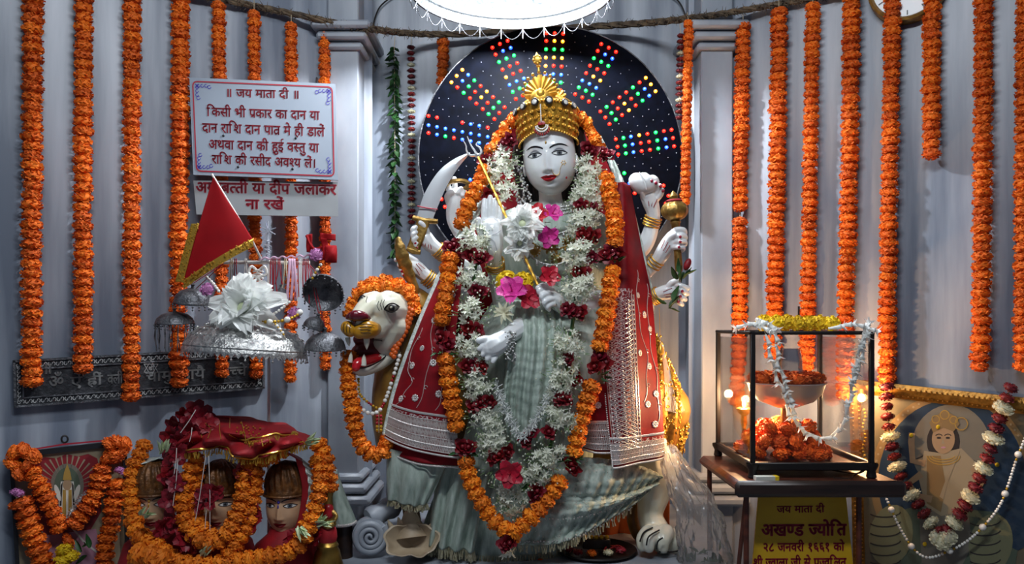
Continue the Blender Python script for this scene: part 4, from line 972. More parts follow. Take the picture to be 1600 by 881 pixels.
# folded foot
a = arm([[(830, 500, -.10, 20), (805, 517, -.20, 15), (792, 526, -.235, 14), (782, 534, -.245, 17), (772, 540, -.25, 18), (765, 544, -.25, 16)],
         [(765, 531, -.255, 7), (756, 530, -.26, 6), (748, 532, -.262, 5.2)], [(764, 538, -.255, 6), (755, 541, -.262, 5), (749, 545, -.264, 4.2)], [(766, 546, -.255, 5.6), (758, 550, -.262, 4.8), (754, 554, -.264, 4)], [(770, 551, -.255, 5.4), (764, 557, -.262, 4.6), (761, 561, -.264, 3.9)], [(775, 555, -.255, 5), (772, 562, -.262, 4.2), (770, 565, -.264, 3.6)]], 'foot')
g = G()
for k in range(26):
    for q in range(3): g.ball(W(792+rnd.uniform(-3, 14), 518+k*1.8+rnd.uniform(-2, 2), -.262+rnd.uniform(-.004, .008)), .0032, 6, 5)
part(g, 'anklet', 'silver', st, kind='stuff')
# jewelled neck and chest ornaments
g = G()
for j, (ry, dz, n) in enumerate(((44, 0, 44), (47, 5, 46), (50, 10, 48))):
    for k in range(n):
        a_ = PI*k/(n-1); g.ball(W(860+ry*math.cos(a_), 311+dz+14*math.sin(a_), -.03-.05*math.sin(a_)), .0042, 6, 5)
part(g, 'necklace', 'silver', st)
g = G()
for cx, cy in ((835, 392), (862, 384), (888, 378), (870, 405)):
    c = W(cx, cy, -.075); g.lathe([(.014, 0), (.014, .004), (.009, .006), (.007, .010), (0, .012)], c, 14, rot_to((0, -1, 0)))
    for q in range(12): g.ball(c+Vector((.017*math.cos(q*PI/6), -.004, .017*math.sin(q*PI/6))), .003, 6, 5)
part(g, 'chest_pendant', 'gold_dull', st)
for dz, hw, dp, m_, r_ in ((332, 40, 34, 'silver', .0034), (338, 46, 52, 'gold_dull', .0034), (342, 50, 72, 'silver', .0040), (350, 52, 90, 'silver', .0034)):
    g = G()
    for k in range(70):
        a_ = PI*k/69; g.ball(W(862+hw*math.cos(a_), dz+dp*math.sin(a_)**.8, -.075-.045*math.sin(a_)), r_, 6, 5)
        if k % 7 == 3: g.ball(W(862+hw*math.cos(a_), dz+4+dp*math.sin(a_)**.8, -.08-.045*math.sin(a_)), (r_*1.2, r_, r_*2.2), 6, 5)
    part(g, 'chest_chain', m_, st)
g = G()
for (x0, y0, x1, y1) in ((808, 255, 822, 318), (812, 262, 830, 315), (904, 262, 892, 318), (806, 300, 816, 330)):
    for k in range(26):
        u = k/25; g.ball(W(x0+(x1-x0)*u+rnd.uniform(-3, 3), y0+(y1-y0)*u, -.005+rnd.uniform(-.006, .006)), .0038, 6, 5)
part(g, 'ear_chain', 'silver', st, kind='stuff')

# ------------------------------------------------------------------ trident and sword
t = thing('trident', 'slim golden trident leaning across the chest in the front hand', 'trident', W(850, 475, -.20))
j0, j1 = W(746, 243, -.10), W(852, 470, -.205)
g = G(); P = [j0.lerp(j1, i/60) for i in range(61)]; g.tube(P, [.0042*(1+.22*math.sin(i*1.9)) for i in range(61)], 7); part(g, 'shaft', 'gold_smooth', t)
g = G()
for pts in ([(746, 243), (742, 236), (736, 227), (730, 213)], [(745, 242), (735, 243), (729, 236), (728, 227), (722, 217)], [(747, 243), (752, 238), (750, 231), (744, 226), (747, 221)]):
    P = smooth_path([W(x, y, -.10) for x, y in pts], 14); g.tube(P, [.0045-.0032*i/13 for i in range(14)], 7)
g.ball(j0, .008, 8, 6); part(g, 'prong', 'silver_smooth', t)
t = thing('curved_sword', 'broad curved silver sword with red band and golden hilt', 'sword', W(645, 392, -.02))
Lx = smooth_path([(651, 340, 0), (663, 303, 0), (685, 268, 0), (710, 248, 0), (734, 238, 0)], 26); Rx = smooth_path([(676, 343, 0), (686, 318, 0), (699, 289, 0), (716, 262, 0), (735, 239, 0)], 26)
g = G(); vs = []; fs = []; Ys = -.035
for i in range(26):
    m_ = (Lx[i]+Rx[i])/2
    vs += [W(Lx[i].x, Lx[i].y, Ys), W(m_.x, m_.y, Ys-.006), W(Rx[i].x, Rx[i].y, Ys), W(m_.x, m_.y, Ys+.006)]
for i in range(25):
    for k in range(4): fs.append((i*4+k, i*4+(k+1) % 4, i*4+4+(k+1) % 4, i*4+4+k))
fs.append((0, 1, 2, 3)); g.add(vs, fs); part(g, 'blade', 'blade', t)
g = G(); g.tube([W(652, 322, -.044), W(667, 325, -.046), W(684, 327, -.042)], .0022, 6); part(g, 'red_band', 'sign_red', t)
g = G(); ax = (W(663, 342, Ys)-W(645, 392, Ys)); R = rot_to(ax.normalized(), 0)
g.box(W(654, 367, Ys), (.040, .018, ax.length), Matrix.Rotation(math.radians(20), 3, 'Y'), ch=.005)
part(g, 'grip', 'gold_dull', t)
g = G(); g.tube([W(645, 340, Ys), W(663, 345, Ys), W(684, 346, Ys)], [.008, .010, .008], 10); part(g, 'guard', 'gold_dull', t); g = G(); g.tube([W(636, 388, Ys), W(645, 392, Ys), W(657, 394, Ys)], [.008, .011, .008], 10); part(g, 'pommel', 'gold_dull', t)
# ------------------------------------------------------------------ lion
ln = thing('lion_statue', 'white and gold painted lion with open red mouth beneath the goddess', 'statue', W(700, 860, .05))
YL = -.14
g = G()
for c in ([(612, 486, -.08, 36), (600, 482, YL, 27), (590, 484, YL, 22)], [(583, 472, YL-.01, 14), (572, 480, YL-.04, 15), (560, 496, YL-.07, 14)], [(606, 468, YL, 15), (624, 474, -.10, 16)], [(574, 468, YL, 11), (586, 466, YL, 12)],
          [(575, 505, YL-.02, 19), (562, 508, YL-.06, 15)], [(613, 510, -.11, 25), (606, 528, -.10, 22), (598, 536, -.09, 20)], [(598, 500, YL, 22), (590, 512, YL-.01, 18)],
          [(612, 548, -.07, 16), (600, 562, -.09, 12), (584, 572, -.12, 11), (567, 577, -.15, 11), (556, 577, -.165, 9)], [(552, 574, -.165, 6), (552, 580, -.16, 6)]): chain(g, c, 12)
lh = fuse(g, 'head', 'lion_white', ln, .0035, 6)
g = G()
chain(g, [(572, 515, -.215, 15), (580, 515, -.195, 14), (588, 513, -.17, 10)]); chain(g, [(562, 518, -.222, 12)]); part_m = fuse(g, 'muzzle', 'lion_gold', lh, .003, 4)
g = G(); chain(g, [(543, 512, -.222, 11.5), (547, 516, -.225, 11)]); fuse(g, 'muzzle', 'lion_gold', lh, .003, 4)
g = G(); chain(g, [(545, 495, -.232, 5), (554, 493, -.240, 9), (567, 494, -.228, 8), (576, 497, -.21, 4)]); chain(g, [(556, 497, -.232, 4), (552, 507, -.235, 2)]); fuse(g, 'nose', 'lion_nose', lh, .0025, 4)
g = G()
for pts in ([(538, 505), (536, 512), (537, 519)], [(543, 505), (541, 512), (542, 520)], [(548, 507), (546, 513), (547, 520)]): g.tube([W(x, y, -.2495) for x, y in pts], .0009, 4)
for k in range(4):
    g.tube([W(561+k*1, 507+k*4.4, -.2465), W(573, 506+k*4.6, -.2475), W(585, 508+k*4.2, -.224+.002*k)], .0010, 4)
part(g, 'whisker_line', 'paint_black', lh)
g = G(); chain(g, [(605, 545, -.07, 12), (590, 548, -.09, 14), (572, 548, -.11, 14), (560, 550, -.12, 12)]); chain(g, [(585, 530, -.10, 10), (560, 530, -.13, 9)]); fuse(g, 'mouth', 'lion_mouth', lh, .004, 4)
g = G(); chain(g, [(590, 560, -.11, 8), (574, 563, -.15, 9), (560, 567, -.18, 9), (556, 574, -.19, 7)]); fuse(g, 'tongue', 'tongue', lh, .003, 4)
for x, y, x1, y1, Y, r in ((573, 528, 573, 546, -.205, 5), (543, 527, 546, 541, -.21, 4), (568, 571, 569, 553, -.185, 4.6), (547, 566, 549, 549, -.19, 3.8)):
    g = G(); P = [W(x+(x1-x)*u, y+(y1-y)*u, Y) for u in (0, .3, .6, .85, 1)]; g.tube(P, [r*S(Y)*q for q in (1, .95, .75, .4, .08)], 10); part(g, 'fang', 'lion_white', lh)
for k in range(9):
    u = k/8; g = G(); g.box(W(577+u*23, 566-u*13, -.155+.055*u), (.0075, .008, .010), ch=.002); part(g, 'tooth', 'lion_white', lh)
g = G(); g.tube(smooth_path([W(552, 570, -.185), W(563, 575, -.19), W(580, 571, -.165), W(600, 559, -.115), W(606, 548, -.09)], 24), .0022, 5); g.tube(smooth_path([W(583, 531, -.175), W(598, 533, -.135), W(606, 545, -.095)], 16), .002, 5); part(g, 'lip_line', 'paint_black', lh)
for x, y, Y, q in ((612, 481, -.187, 1.0), (566, 469, -.172, .6)):
    g = G(); g.ball(W(x, y, Y), (.020*q, .010, .0125), 16, 10); e = part(g, 'eye', 'pr_grey', lh)
    g = G(); g.ball(W(x, y, Y-.006), (.0105*q, .006, .0095), 12, 8); part(g, 'iris', 'paint_black', lh)
    g = G(); g.ball(W(x-1, y-1, Y-.011), (.004, .002, .0035), 8, 6); part(g, 'eye_glint', 'lion_white', lh)
    g = G(); g.tube(smooth_path([W(x-12*q, y+2, Y-.006), W(x-6*q, y-5, Y-.010), W(x+3*q, y-7, Y-.010), W(x+12*q, y-2, Y-.002)], 12), .002, 5); g.tube(smooth_path([W(x-12*q, y+2, Y-.006), W(x, y+7, Y-.009), W(x+12*q, y-1, Y-.002)], 12), .0016, 5); part(g, 'eyeliner', 'paint_black', lh)
g = G()
for pts in ([(597, 468), (594, 476), (597, 484)], [(601, 468), (598, 475), (600, 481)], [(592, 470), (589, 478), (593, 486)], [(574, 463), (572, 470), (573, 476)]): g.tube([W(x, y, -.203) for x, y in pts], .0009, 4)
part(g, 'brow_line', 'paint_black', lh)
# ruff, body, legs, tail
g = G()
for c in ([(640, 490, .0, 44), (632, 540, .0, 42), (618, 590, -.02, 34), (610, 640, -.03, 30), (615, 690, -.02, 28)], [(660, 560, .08, 60), (760, 640, .14, 80), (900, 660, .16, 80), (1000, 650, .14, 72), (1030, 640, .10, 50)]): chain(g, c, 14)
fuse(g, 'body', 'lion_fur', ln, .007, 5)
g = G()
for c in ([(1010, 690, .06, 44), (1025, 740, .02, 36), (1020, 775, .0, 26), (1016, 805, -.01, 20), (1025, 830, -.03, 22), (1036, 848, -.06, 18)],
          [(1012, 832, -.07, 12), (1004, 842, -.10, 10.5), (1003, 854, -.115, 8)], [(1024, 832, -.08, 13), (1014, 842, -.12, 12), (1014, 855, -.13, 9)], [(1040, 832, -.07, 14), (1036, 842, -.11, 13), (1036, 856, -.12, 9)], [(1054, 836, -.04, 12), (1056, 848, -.07, 11), (1056, 858, -.075, 8)]): chain(g, c, 12)
fuse(g, 'hind_leg', 'lion_white', ln, .004, 5)
g = G()
for pts in ([(1000, 846, -.145), (1006, 832, -.125), (1020, 824, -.115)], [(1010, 852, -.165), (1014, 838, -.155), (1030, 828, -.118)], [(1026, 858, -.155), (1028, 846, -.155), (1036, 840, -.155)], [(1030, 862, -.13), (1050, 862, -.115), (1062, 860, -.09)]): g.tube(smooth_path([W(*p) for p in pts], 12), .0025, 5)
part(g, 'toe_line', 'paint_black', ln)
g = G(); g.tube(smooth_path([W(1010, 770, .10), W(994, 790, .08), W(990, 812, .07), W(998, 836, .06), W(1012, 842, .06)], 24), [.022-.004*abs(i-12)/12 for i in range(24)], 12); part(g, 'tail', 'lion_fur', ln)
g = G()
for c in ([(630, 680, -.02, 30), (640, 740, -.04, 20), (642, 790, -.05, 14), (646, 830, -.06, 15), (648, 846, -.075, 17)], [(640, 846, -.10, 9), (638, 852, -.115, 7)], [(654, 846, -.10, 9), (655, 852, -.115, 7)]): chain(g, c, 12)
fuse(g, 'fore_leg', 'lion_fur', ln, .005, 4)
# marigold mane: crown of heads over the skull
t = thing('marigold_garland', 'orange marigold wreath worn round the lion head like a mane', 'garland', W(600, 470, -.1), 'garlands worn by the statues')
for row, (P, r, st_) in enumerate((([(545, 492, -.13), (552, 474, -.12), (562, 458, -.12), (580, 450, -.12), (602, 448, -.11), (622, 452, -.11), (634, 462, -.10), (640, 476, -.10), (646, 492, -.09)], 12, 11), ([(560, 456, -.09), (575, 444, -.09), (595, 440, -.08), (618, 442, -.08), (638, 455, -.08), (648, 472, -.07), (652, 492, -.07)], 12.5, 11))):
    for p, d in resample(smooth_path([W(*q) for q in P], 60), st_*S(-.1)):
        q = r*S(-.1)*rnd.uniform(.9, 1.1); inst(rnd.choice(MGL), 'marigold', t, p, Matrix.Rotation(rnd.uniform(0, 6), 3, 'Y') @ Matrix.Rotation(rnd.uniform(0, 6), 3, 'Z'), (q, q, q))
for k in range(24):
    u = k/23; inst(BEAD['orange'], 'bead', t, W(640+3*math.sin(u*5)-u*26, 482+u*75, -.115-.01*u)+Vector((.008 if k % 2 else 0, 0, 0)), None, .0085)
t = thing('marigold_garland', 'orange marigold garland hanging in a loop from the lion neck', 'garland', W(585, 718, -.16), 'garlands worn by the statues')
P = smooth_path([W(*q) for q in ((546, 556, -.15), (543, 580, -.17), (547, 615, -.18), (552, 650, -.18), (560, 685, -.18), (574, 706, -.18), (590, 712, -.17), (603, 700, -.165), (606, 670, -.12), (612, 620, -.10), (630, 560, -.06))], 90)
part(wire(P, .0012), 'string', 'string', t); heads(t, P[:70], 12.5*S(-.18), 14*S(-.18), MGL, 1.05)
def bead_string(name, label, P, spec, cat='necklace', group=None):
    t = thing(name, label, cat, P[len(P)//2], group); part(wire(P, .0007, 4), 'string', 'string', t)
    i = 0; acc = 0.0; rs = resample(P, .002); k = 0; pos = 0.0
    while pos < len(rs)*.002-.01:
        kind, r = spec[k % len(spec)]; pos += r; j = min(int(pos/.002), len(rs)-1); inst(BEAD[kind], 'bead', t, rs[j][0], rot_to(rs[j][1]), r); pos += r*1.05; k += 1
    return t
bead_string('bead_necklace', 'gold and red bead necklace looped under the lion chin', smooth_path([W(*q) for q in ((560, 590, -.15), (562, 615, -.15), (580, 632, -.15), (592, 638, -.15), (600, 632, -.13), (612, 600, -.11), (624, 560, -.11))], 60), [('gold', .0045)]*9+[('red', .004)]*2)
bead_string('bead_necklace', 'white and red bead necklace hanging below the lion chin', smooth_path([W(*q) for q in ((556, 595, -.16), (560, 630, -.165), (575, 645, -.165), (592, 642, -.16), (604, 620, -.13), (614, 590, -.12), (626, 550, -.115))], 60), [('pearl', .0065)]*5+[('red', .005)]*2)
t = thing('bead_tassel', 'small red and gold bead tassel hanging from the lion necklace', 'tassel', W(592, 676, -.165))
for k in range(5):
    for dx in (-3, 3): inst(BEAD['red' if k < 3 else 'gold'], 'bead', t, W(592+dx, 650+k*5.5, -.165), None, .005)
part(wire([W(592, 640, -.16), W(592, 676, -.165)], .001), 'string', 'string', t)

# ------------------------------------------------------------------ gold brocade cover over the lion's rump
t = thing('brocade_cover', 'gold embroidered net cover over the lion rump beside the red shawl', 'cover', W(1050, 730, .0))
o, sf = cloth('cloth', [[(1024, 520, .06), (1034, 540, .06), (1040, 560, .08)], [(1022, 580, .0), (1048, 590, .02), (1064, 606, .06)], [(1022, 650, -.03), (1054, 655, .0), (1074, 660, .06)], [(1024, 730, -.03), (1046, 740, .0), (1060, 735, .05)]], 'frame_gold', t, 30, 40, lambda s, t: .01*math.sin(s*14+t*5))
g = G()
for i in range(420):
    s_ = rnd.random(); v = rnd.random()
    if .25 < s_ < .55 and v < .7 and rnd.random() < .7: continue
    p, n_ = fin(sf, s_, v, .004); g.lathe([(.0055, 0), (.004, .002), (.0015, .001), (0, .003)], p, 6, rot_to(n_))
part(g, 'sequin', 'sequin_gold', t, kind='stuff')
g = G()
for k in range(11):
    g.tube([fin(sf, .28+.025*k, .02+.6*j/12, .004)[0] for j in range(13)], .0009, 4)
part(g, 'net_thread', 'sequin', t, kind='stuff')
g = G(); q = W(1033, 500, .0)
g.tube([W(1030, 480, .0), W(1032, 560, .0)], .0008, 4); g.lathe([(.001, .02), (.004, .012), (.011, .0), (.012, -.012), (.008, -.016)], W(1032, 546, .0), 12); g.ball(W(1032, 560, .0), .006, 8, 6); g.ball(W(1032, 525, .0), .004, 8, 6)
solo(g, 'gold_pendant', 'small gold bell pendant hanging on a thread by the red shawl', 'pendant', 'gold_smooth')

# ------------------------------------------------------------------ red embroidered shawls
def motif_mesh():
    g = G()
    for k in range(8): g.ball((math.cos(k*PI/4)*.62, math.sin(k*PI/4)*.62, .06), (.34, .34, .12), 7, 5)
    g.ball((0, 0, .1), (.3, .3, .14), 8, 5); return g.mesh('flower_motif', 'sequin', True)
MOT = motif_mesh()
def embroider(t, o, sf, band, motifs, rows_t, hem=True, n=90, edge_s=None):
    g = G()
    nb = int(n*.62)
    for j in range(rows_t):                         # lattice band along the hem: diamonds of silver thread
        pass
    v0, v1 = band
    for k in range(nb):
        s0, s1 = k/nb, (k+1)/nb
        for (a, b, c, d) in ((s0, v0, s1, (v0+v1)/2), (s1, v0, s0, (v0+v1)/2), (s0, (v0+v1)/2, s1, v1), (s1, (v0+v1)/2, s0, v1)):
            g.tube([fin(sf, a+(c-a)*q/3, b+(d-b)*q/3, .003)[0] for q in range(4)], .0009, 4, False)
        c, n_ = fin(sf, (s0+s1)/2, (v0*3+v1)/4, .003); g.lathe([(.0035, 0), (.002, .0015), (0, .002)], c, 6, rot_to(n_))
        c, n_ = fin(sf, (s0+s1)/2, (v0+v1*3)/4, .003); g.lathe([(.0035, 0), (.002, .0015), (0, .002)], c, 6, rot_to(n_))
    for v in (v0, v1, (v0+v1)/2): g.tube([fin(sf, i/60, v, .003)[0] for i in range(61)], .0011, 4)
    for k in range(nb*2):
        p, n_ = fin(sf, k/(nb*2), max(v0-.022, 0), .003); g.ball(p, (.0018, .0018, .004), 5, 4)
    part(g, 'border_embroidery', 'sequin', t, kind='stuff')
    g = G(); g.grid(lambda s, v: fin(sf, s, max(v0-.012, 0)+(v1-v0+.012)*v, .0016)[0], 60, 10); part(g, 'border_band', 'embroidery', t)
    if hem:
        g = G()
        for k in range(n): g.ball(sf(k/(n-1), 1)+Vector((0, -.002, -.004)), .0030, 6, 5)
        part(g, 'hem_bead', 'sequin', t, kind='stuff')
    for s_, v, r in motifs:
        p, n_ = fin(sf, s_, v, .002); inst(MOT, 'flower_motif', t, p, rot_to(n_), r)
def tendrils(t, sf, lines):
    g = G()
    for L in lines:
        P = smooth_path([Vector((a, b, 0)) for a, b in L], 26); g.tube([fin(sf, min(max(p.x+.02*math.sin(i*.9), 0), 1), p.y, .0025)[0] for i, p in enumerate(P)], .0010, 4)
        for i in range(3, 26, 6):
            p, n_ = fin(sf, min(max(P[i].x+.03, 0), 1), P[i].y, .003); R = rot_to(n_); g.tube([p+R @ Vector((.005*math.cos(q*.7), .005*math.sin(q*.7), 0)) for q in range(8)], .0009, 4)
    part(g, 'tendril', 'sequin', t, kind='stuff')
t = thing('red_shawl', 'red net shawl with silver embroidery spread over the statue knee above the lion', 'shawl', W(650, 716, -.2))
rows1 = [[(716, 372, -.06), (722, 372, -.08), (730, 372, -.09)], [(680, 445, -.08), (700, 440, -.12), (722, 436, -.13)], [(644, 530, -.11), (675, 530, -.17), (712, 530, -.19)], [(616, 610, -.13), (660, 620, -.20), (712, 625, -.22)], [(600, 680, -.15), (650, 702, -.22), (716, 712, -.22)]]
o, sf = cloth('cloth', rows1, 'shawl_red', t, 50, 60, lambda s, t: .008*math.sin(s*9+t*3)*t)
embroider(t, o, sf, (.84, .985), [(.45, .42, .012), (.25, .62, .012), (.6, .6, .012), (.4, .76, .012), (.72, .73, .012), (.2, .78, .011), (.62, .48, .011), (.75, .32, .010), (.8, .57, .010), (.35, .54, .01)], 3)
tendrils(t, sf, [[(.5, .22), (.42, .4), (.55, .58), (.45, .8)], [(.78, .25), (.7, .45), (.8, .65), (.7, .8)], [(.22, .45), (.15, .6), (.3, .7), (.12, .82)]])
g = G(); g.grid(lambda s, v: (sf(0, v)+Vector((-.006+.024*s, -.004, 0)))*(1) if True else None, 5, 50); bo = part(g, 'edge_border', 'sari_border', t); md = bo.modifiers.new('SOLIDIFY', 'SOLIDIFY'); md.thickness = .004
g = G()
for k in range(20): 
    for v_ in (.80, .86, .92): p, n_ = fin(sf, .86+.13*rnd.random(), .55+.4*k/20, .004); g.ball(p, .0024, 6, 4)
part(g, 'sequin', 'sequin', t, kind='stuff')
rows2 = [[(606, 670, -.13), (655, 690, -.19), (712, 705, -.19)], [(600, 702, -.14), (652, 722, -.205), (716, 728, -.20)]]
o2, sf2 = cloth('under_layer', rows2, 'shawl_red', t, 40, 8)
g = G()
for k in range(70): g.ball(sf2(k/69, 1)+Vector((0, -.003, -.004)), .0028, 6, 5)
part(g, 'hem_bead', 'sequin', t, kind='stuff')
t = thing('red_shawl', 'red net shawl with wide silver border hanging beside the gold brocade', 'shawl', W(1000, 726, -.1))
rows1 = [[(966, 285, -.03), (974, 285, -.02), (984, 290, .02)], [(955, 380, -.07), (978, 380, -.08), (1002, 385, -.02)], [(948, 460, -.12), (985, 460, -.12), (1018, 465, -.04)], [(944, 560, -.16), (990, 560, -.15), (1026, 565, -.06)], [(950, 650, -.18), (995, 650, -.16), (1034, 645, -.08)], [(958, 728, -.18), (1000, 722, -.16), (1036, 712, -.09)]]
o, sf = cloth('cloth', rows1, 'shawl_red', t, 44, 70, lambda s, t: .010*math.sin(s*8+t*4)*(.3+t))
embroider(t, o, sf, (.90, .985), [(.75, .46, .012), (.62, .58, .011), (.78, .62, .012), (.86, .72, .012), (.70, .76, .012), (.85, .50, .01), (.65, .40, .01), (.8, .84, .012)], 3, n=60)
tendrils(t, sf, [[(.7, .3), (.62, .45), (.75, .6), (.65, .75)], [(.9, .35), (.82, .5), (.92, .66), (.86, .84)]])
g = G(); nb = 34                                        # the wide vertical band
for k in range(nb):
    v0, v1 = .42+.5*k/nb, .42+.5*(k+1)/nb
    for s0, s1 in ((.10, .24), (.24, .10), (.24, .38), (.38, .24), (.38, .50), (.50, .38)): g.tube([fin(sf, s0+(s1-s0)*q/2, v0+(v1-v0)*q/2, .003)[0] for q in range(3)], .0010, 4, False)
    for s0 in (.10, .17, .31, .44, .53): p, n_ = fin(sf, s0, v0, .003); g.lathe([(.0034, 0), (.002, .0015), (0, .002)], p, 6, rot_to(n_))
for s0 in (.06, .10, .50, .55): g.tube([fin(sf, s0, .40+.58*i/50, .003)[0] for i in range(51)], .0013, 4)
part(g, 'vertical_border', 'sequin', t, kind='stuff'); g = G(); g.grid(lambda s, v: fin(sf, .06+.48*s, .38+.60*v, .0016)[0], 14, 60); part(g, 'border_band', 'embroidery', t)
g = G()
for k in range(80): g.ball(sf(0, .40+.6*k/79)+Vector((-.003, -.003, 0)), .0026, 6, 5)
part(g, 'edge_bead', 'sequin', t, kind='stuff')
o2, sf2 = cloth('under_layer', [[(900, 600, -.16), (925, 600, -.18), (952, 600, -.17)], [(905, 650, -.16), (930, 650, -.185), (956, 650, -.17)], [(912, 700, -.16), (932, 705, -.185), (962, 705, -.17)]], 'shawl_red', t, 20, 20)
embroider(t, o2, sf2, (.60, .95), [(.6, .35, .011)], 2, n=36)
# pale veil edge falling from the crown
t = thing('veil', 'pale silver veil edge falling from the crown over the shoulders', 'veil', W(1010, 470, .0))
o, sf = cloth('side_fall', [[(930, 205, .05), (940, 215, .05)], [(955, 265, .03), (968, 268, .04)], [(972, 320, .0), (988, 320, .02)], [(990, 390, -.01), (1006, 390, .01)], [(1006, 455, -.03), (1020, 455, .0)], [(1012, 490, -.03), (1022, 490, .0)]], 'sari_border', t, 8, 60, lambda s, t: .004*math.sin(s*12+t*30))
o, sf = cloth('side_fall', [[(790, 205, .04), (802, 195, .04)], [(756, 280, .02), (772, 270, .02)], [(726, 345, -.02), (744, 350, -.02)], [(702, 385, -.05), (722, 390, -.06)]], 'sari_border', t, 8, 50, lambda s, t: .004*math.sin(s*12+t*30))
o, sf = cloth('back_fall', [[(800, 190, .12), (860, 180, .15), (920, 190, .12)], [(770, 270, .14), (860, 270, .18), (955, 270, .12)], [(720, 380, .12), (860, 380, .20), (990, 380, .12)], [(690, 470, .10), (860, 480, .22), (1015, 470, .10)], [(650, 600, .12), (860, 600, .24), (1024, 600, .12)]], 'shawl_red', t, 40, 40)

# ------------------------------------------------------------------ garlands worn by the goddess
WG = 'garlands worn by the statues'
def on(pts, n=120): return smooth_path([W(*p) for p in pts], n)
def rose_at(t, x, y, Y, r=13, me=None, name='rose'):
    d = Vector((rnd.uniform(-.7, .7), -1, rnd.uniform(-.3, .7))); inst(me or rnd.choice(ROSE), name, t, W(x, y, Y), rot_to(d, rnd.uniform(0, 6)), r*S(Y)*1.0)
t = thing('marigold_garland', 'long orange marigold garland with rose joints looped round the goddess to her knees', 'garland', W(800, 836, -.27), WG)
segs = [[(757, 268, -.05), (747, 290, -.07), (736, 312, -.085), (724, 340, -.10), (717, 364, -.11)], [(703, 404, -.15), (699, 440, -.17), (693, 480, -.19), (688, 508, -.20)], [(697, 562, -.235), (701, 590, -.24), (706, 620, -.24), (710, 650, -.24), (714, 678, -.24)],
        [(728, 722, -.235), (736, 752, -.24), (750, 780, -.25), (766, 806, -.26), (784, 824, -.27), (801, 832, -.275), (818, 820, -.27), (836, 800, -.26), (858, 777, -.25), (876, 750, -.24)], [(898, 704, -.235), (905, 672, -.235), (913, 642, -.235), (920, 618, -.235), (926, 600, -.235)],
        [(937, 540, -.225), (945, 508, -.22), (951, 476, -.21), (954, 446, -.20), (957, 418, -.19)], [(960, 380, -.17), (961, 350, -.15), (957, 318, -.12), (950, 290, -.10), (944, 268, -.08)]]
for sg in segs: P = on(sg, 60); part(wire(P, .0012), 'string', 'string', t); heads(t, P, 17*S(-.2), 15*S(-.2), MGL, 1.0)
for x, y, Y in ((712, 384, -.14), (702, 388, -.14), (720, 386, -.145), (690, 528, -.225), (700, 540, -.23), (722, 698, -.235), (734, 700, -.24), (890, 724, -.24), (898, 730, -.24), (930, 572, -.235), (944, 566, -.23), (938, 556, -.23), (955, 394, -.185), (966, 396, -.18), (946, 398, -.19), (790, 850, -.285), (796, 846, -.29)): rose_at(t, x, y, Y, 13)
for x, y, Y in ((800, 862, -.28), (786, 864, -.28)): inst(TUB, 'tuberose', t, W(x, y, Y), rot_to((rnd.uniform(-1, 1), -1, -.6)), .02)
for k in range(40):
    x, y, Y = rnd.choice(((690, 552, -.235), (726, 708, -.235), (956, 407, -.18), (932, 588, -.235), (892, 716, -.235))); a_ = rnd.uniform(-1, 1)
    inst(LEAF, 'leaf', t, W(x+a_*14, y+rnd.uniform(-3, 3), Y-.004), rot_to((a_, -.6, rnd.uniform(-.5, .5)), rnd.uniform(0, 6)) @ Matrix.Rotation(-PI/2, 3, 'Y'), rnd.uniform(.018, .03))
t = thing('marigold_garland', 'short orange marigold wreath set round the gold crown', 'garland', W(860, 220, .0), WG)
for P in ([(806, 184, .0), (795, 194, .0), (788, 206, -.005), (779, 216, -.01), (770, 232, -.02), (764, 248, -.03)], [(909, 186, .0), (918, 194, .0), (923, 208, -.005), (932, 220, -.01), (940, 230, -.02)]):
    for p, d in resample(on(P, 40), 11*S()): q = 12*S()*rnd.uniform(.9, 1.1); inst(rnd.choice(MGL), 'marigold', t, p+Vector((rnd.uniform(-.008, .008), rnd.uniform(-.01, .01), 0)), Matrix.Rotation(rnd.uniform(0, 6), 3, 'Y'), (q, q, q*1.1))
for x, y in ((797, 219), (788, 226), (766, 247), (757, 252), (918, 232), (926, 238), (942, 240), (952, 244)): rose_at(t, x, y, -.045, 12)
t = thing('tuberose_garland', 'thick white tuberose garland with dark red roses framing the goddess face and chest', 'garland', W(800, 790, -.27), WG)
TG = G()
CL = [(786, 245, -.04, 24), (783, 262, -.055, 26), (788, 285, -.06, 24), (780, 305, -.08, 22), (744, 372, -.15, 24), (738, 385, -.15, 20), (741, 428, -.19, 26), (738, 440, -.19, 24), (740, 482, -.215, 24), (736, 496, -.22, 26), (734, 540, -.24, 24), (738, 552, -.24, 24), (745, 596, -.25, 24), (750, 610, -.25, 24), (756, 652, -.25, 26), (766, 668, -.25, 24), (768, 690, -.25, 22), (775, 700, -.25, 20),
      (795, 768, -.255, 24), (802, 785, -.26, 22), (808, 750, -.25, 20), (842, 735, -.25, 24), (862, 712, -.25, 24), (850, 720, -.25, 20), (880, 655, -.25, 22), (868, 648, -.25, 22), (872, 602, -.245, 26), (882, 580, -.24, 22), (888, 535, -.24, 24), (890, 548, -.24, 22), (902, 456, -.215, 26), (908, 445, -.21, 22), (902, 405, -.19, 26), (914, 396, -.18, 22), (914, 345, -.14, 26), (906, 352, -.15, 20), (922, 296, -.095, 22), (921, 280, -.08, 22), (920, 262, -.06, 20), (920, 312, -.10, 24), (908, 304, -.10, 18)]
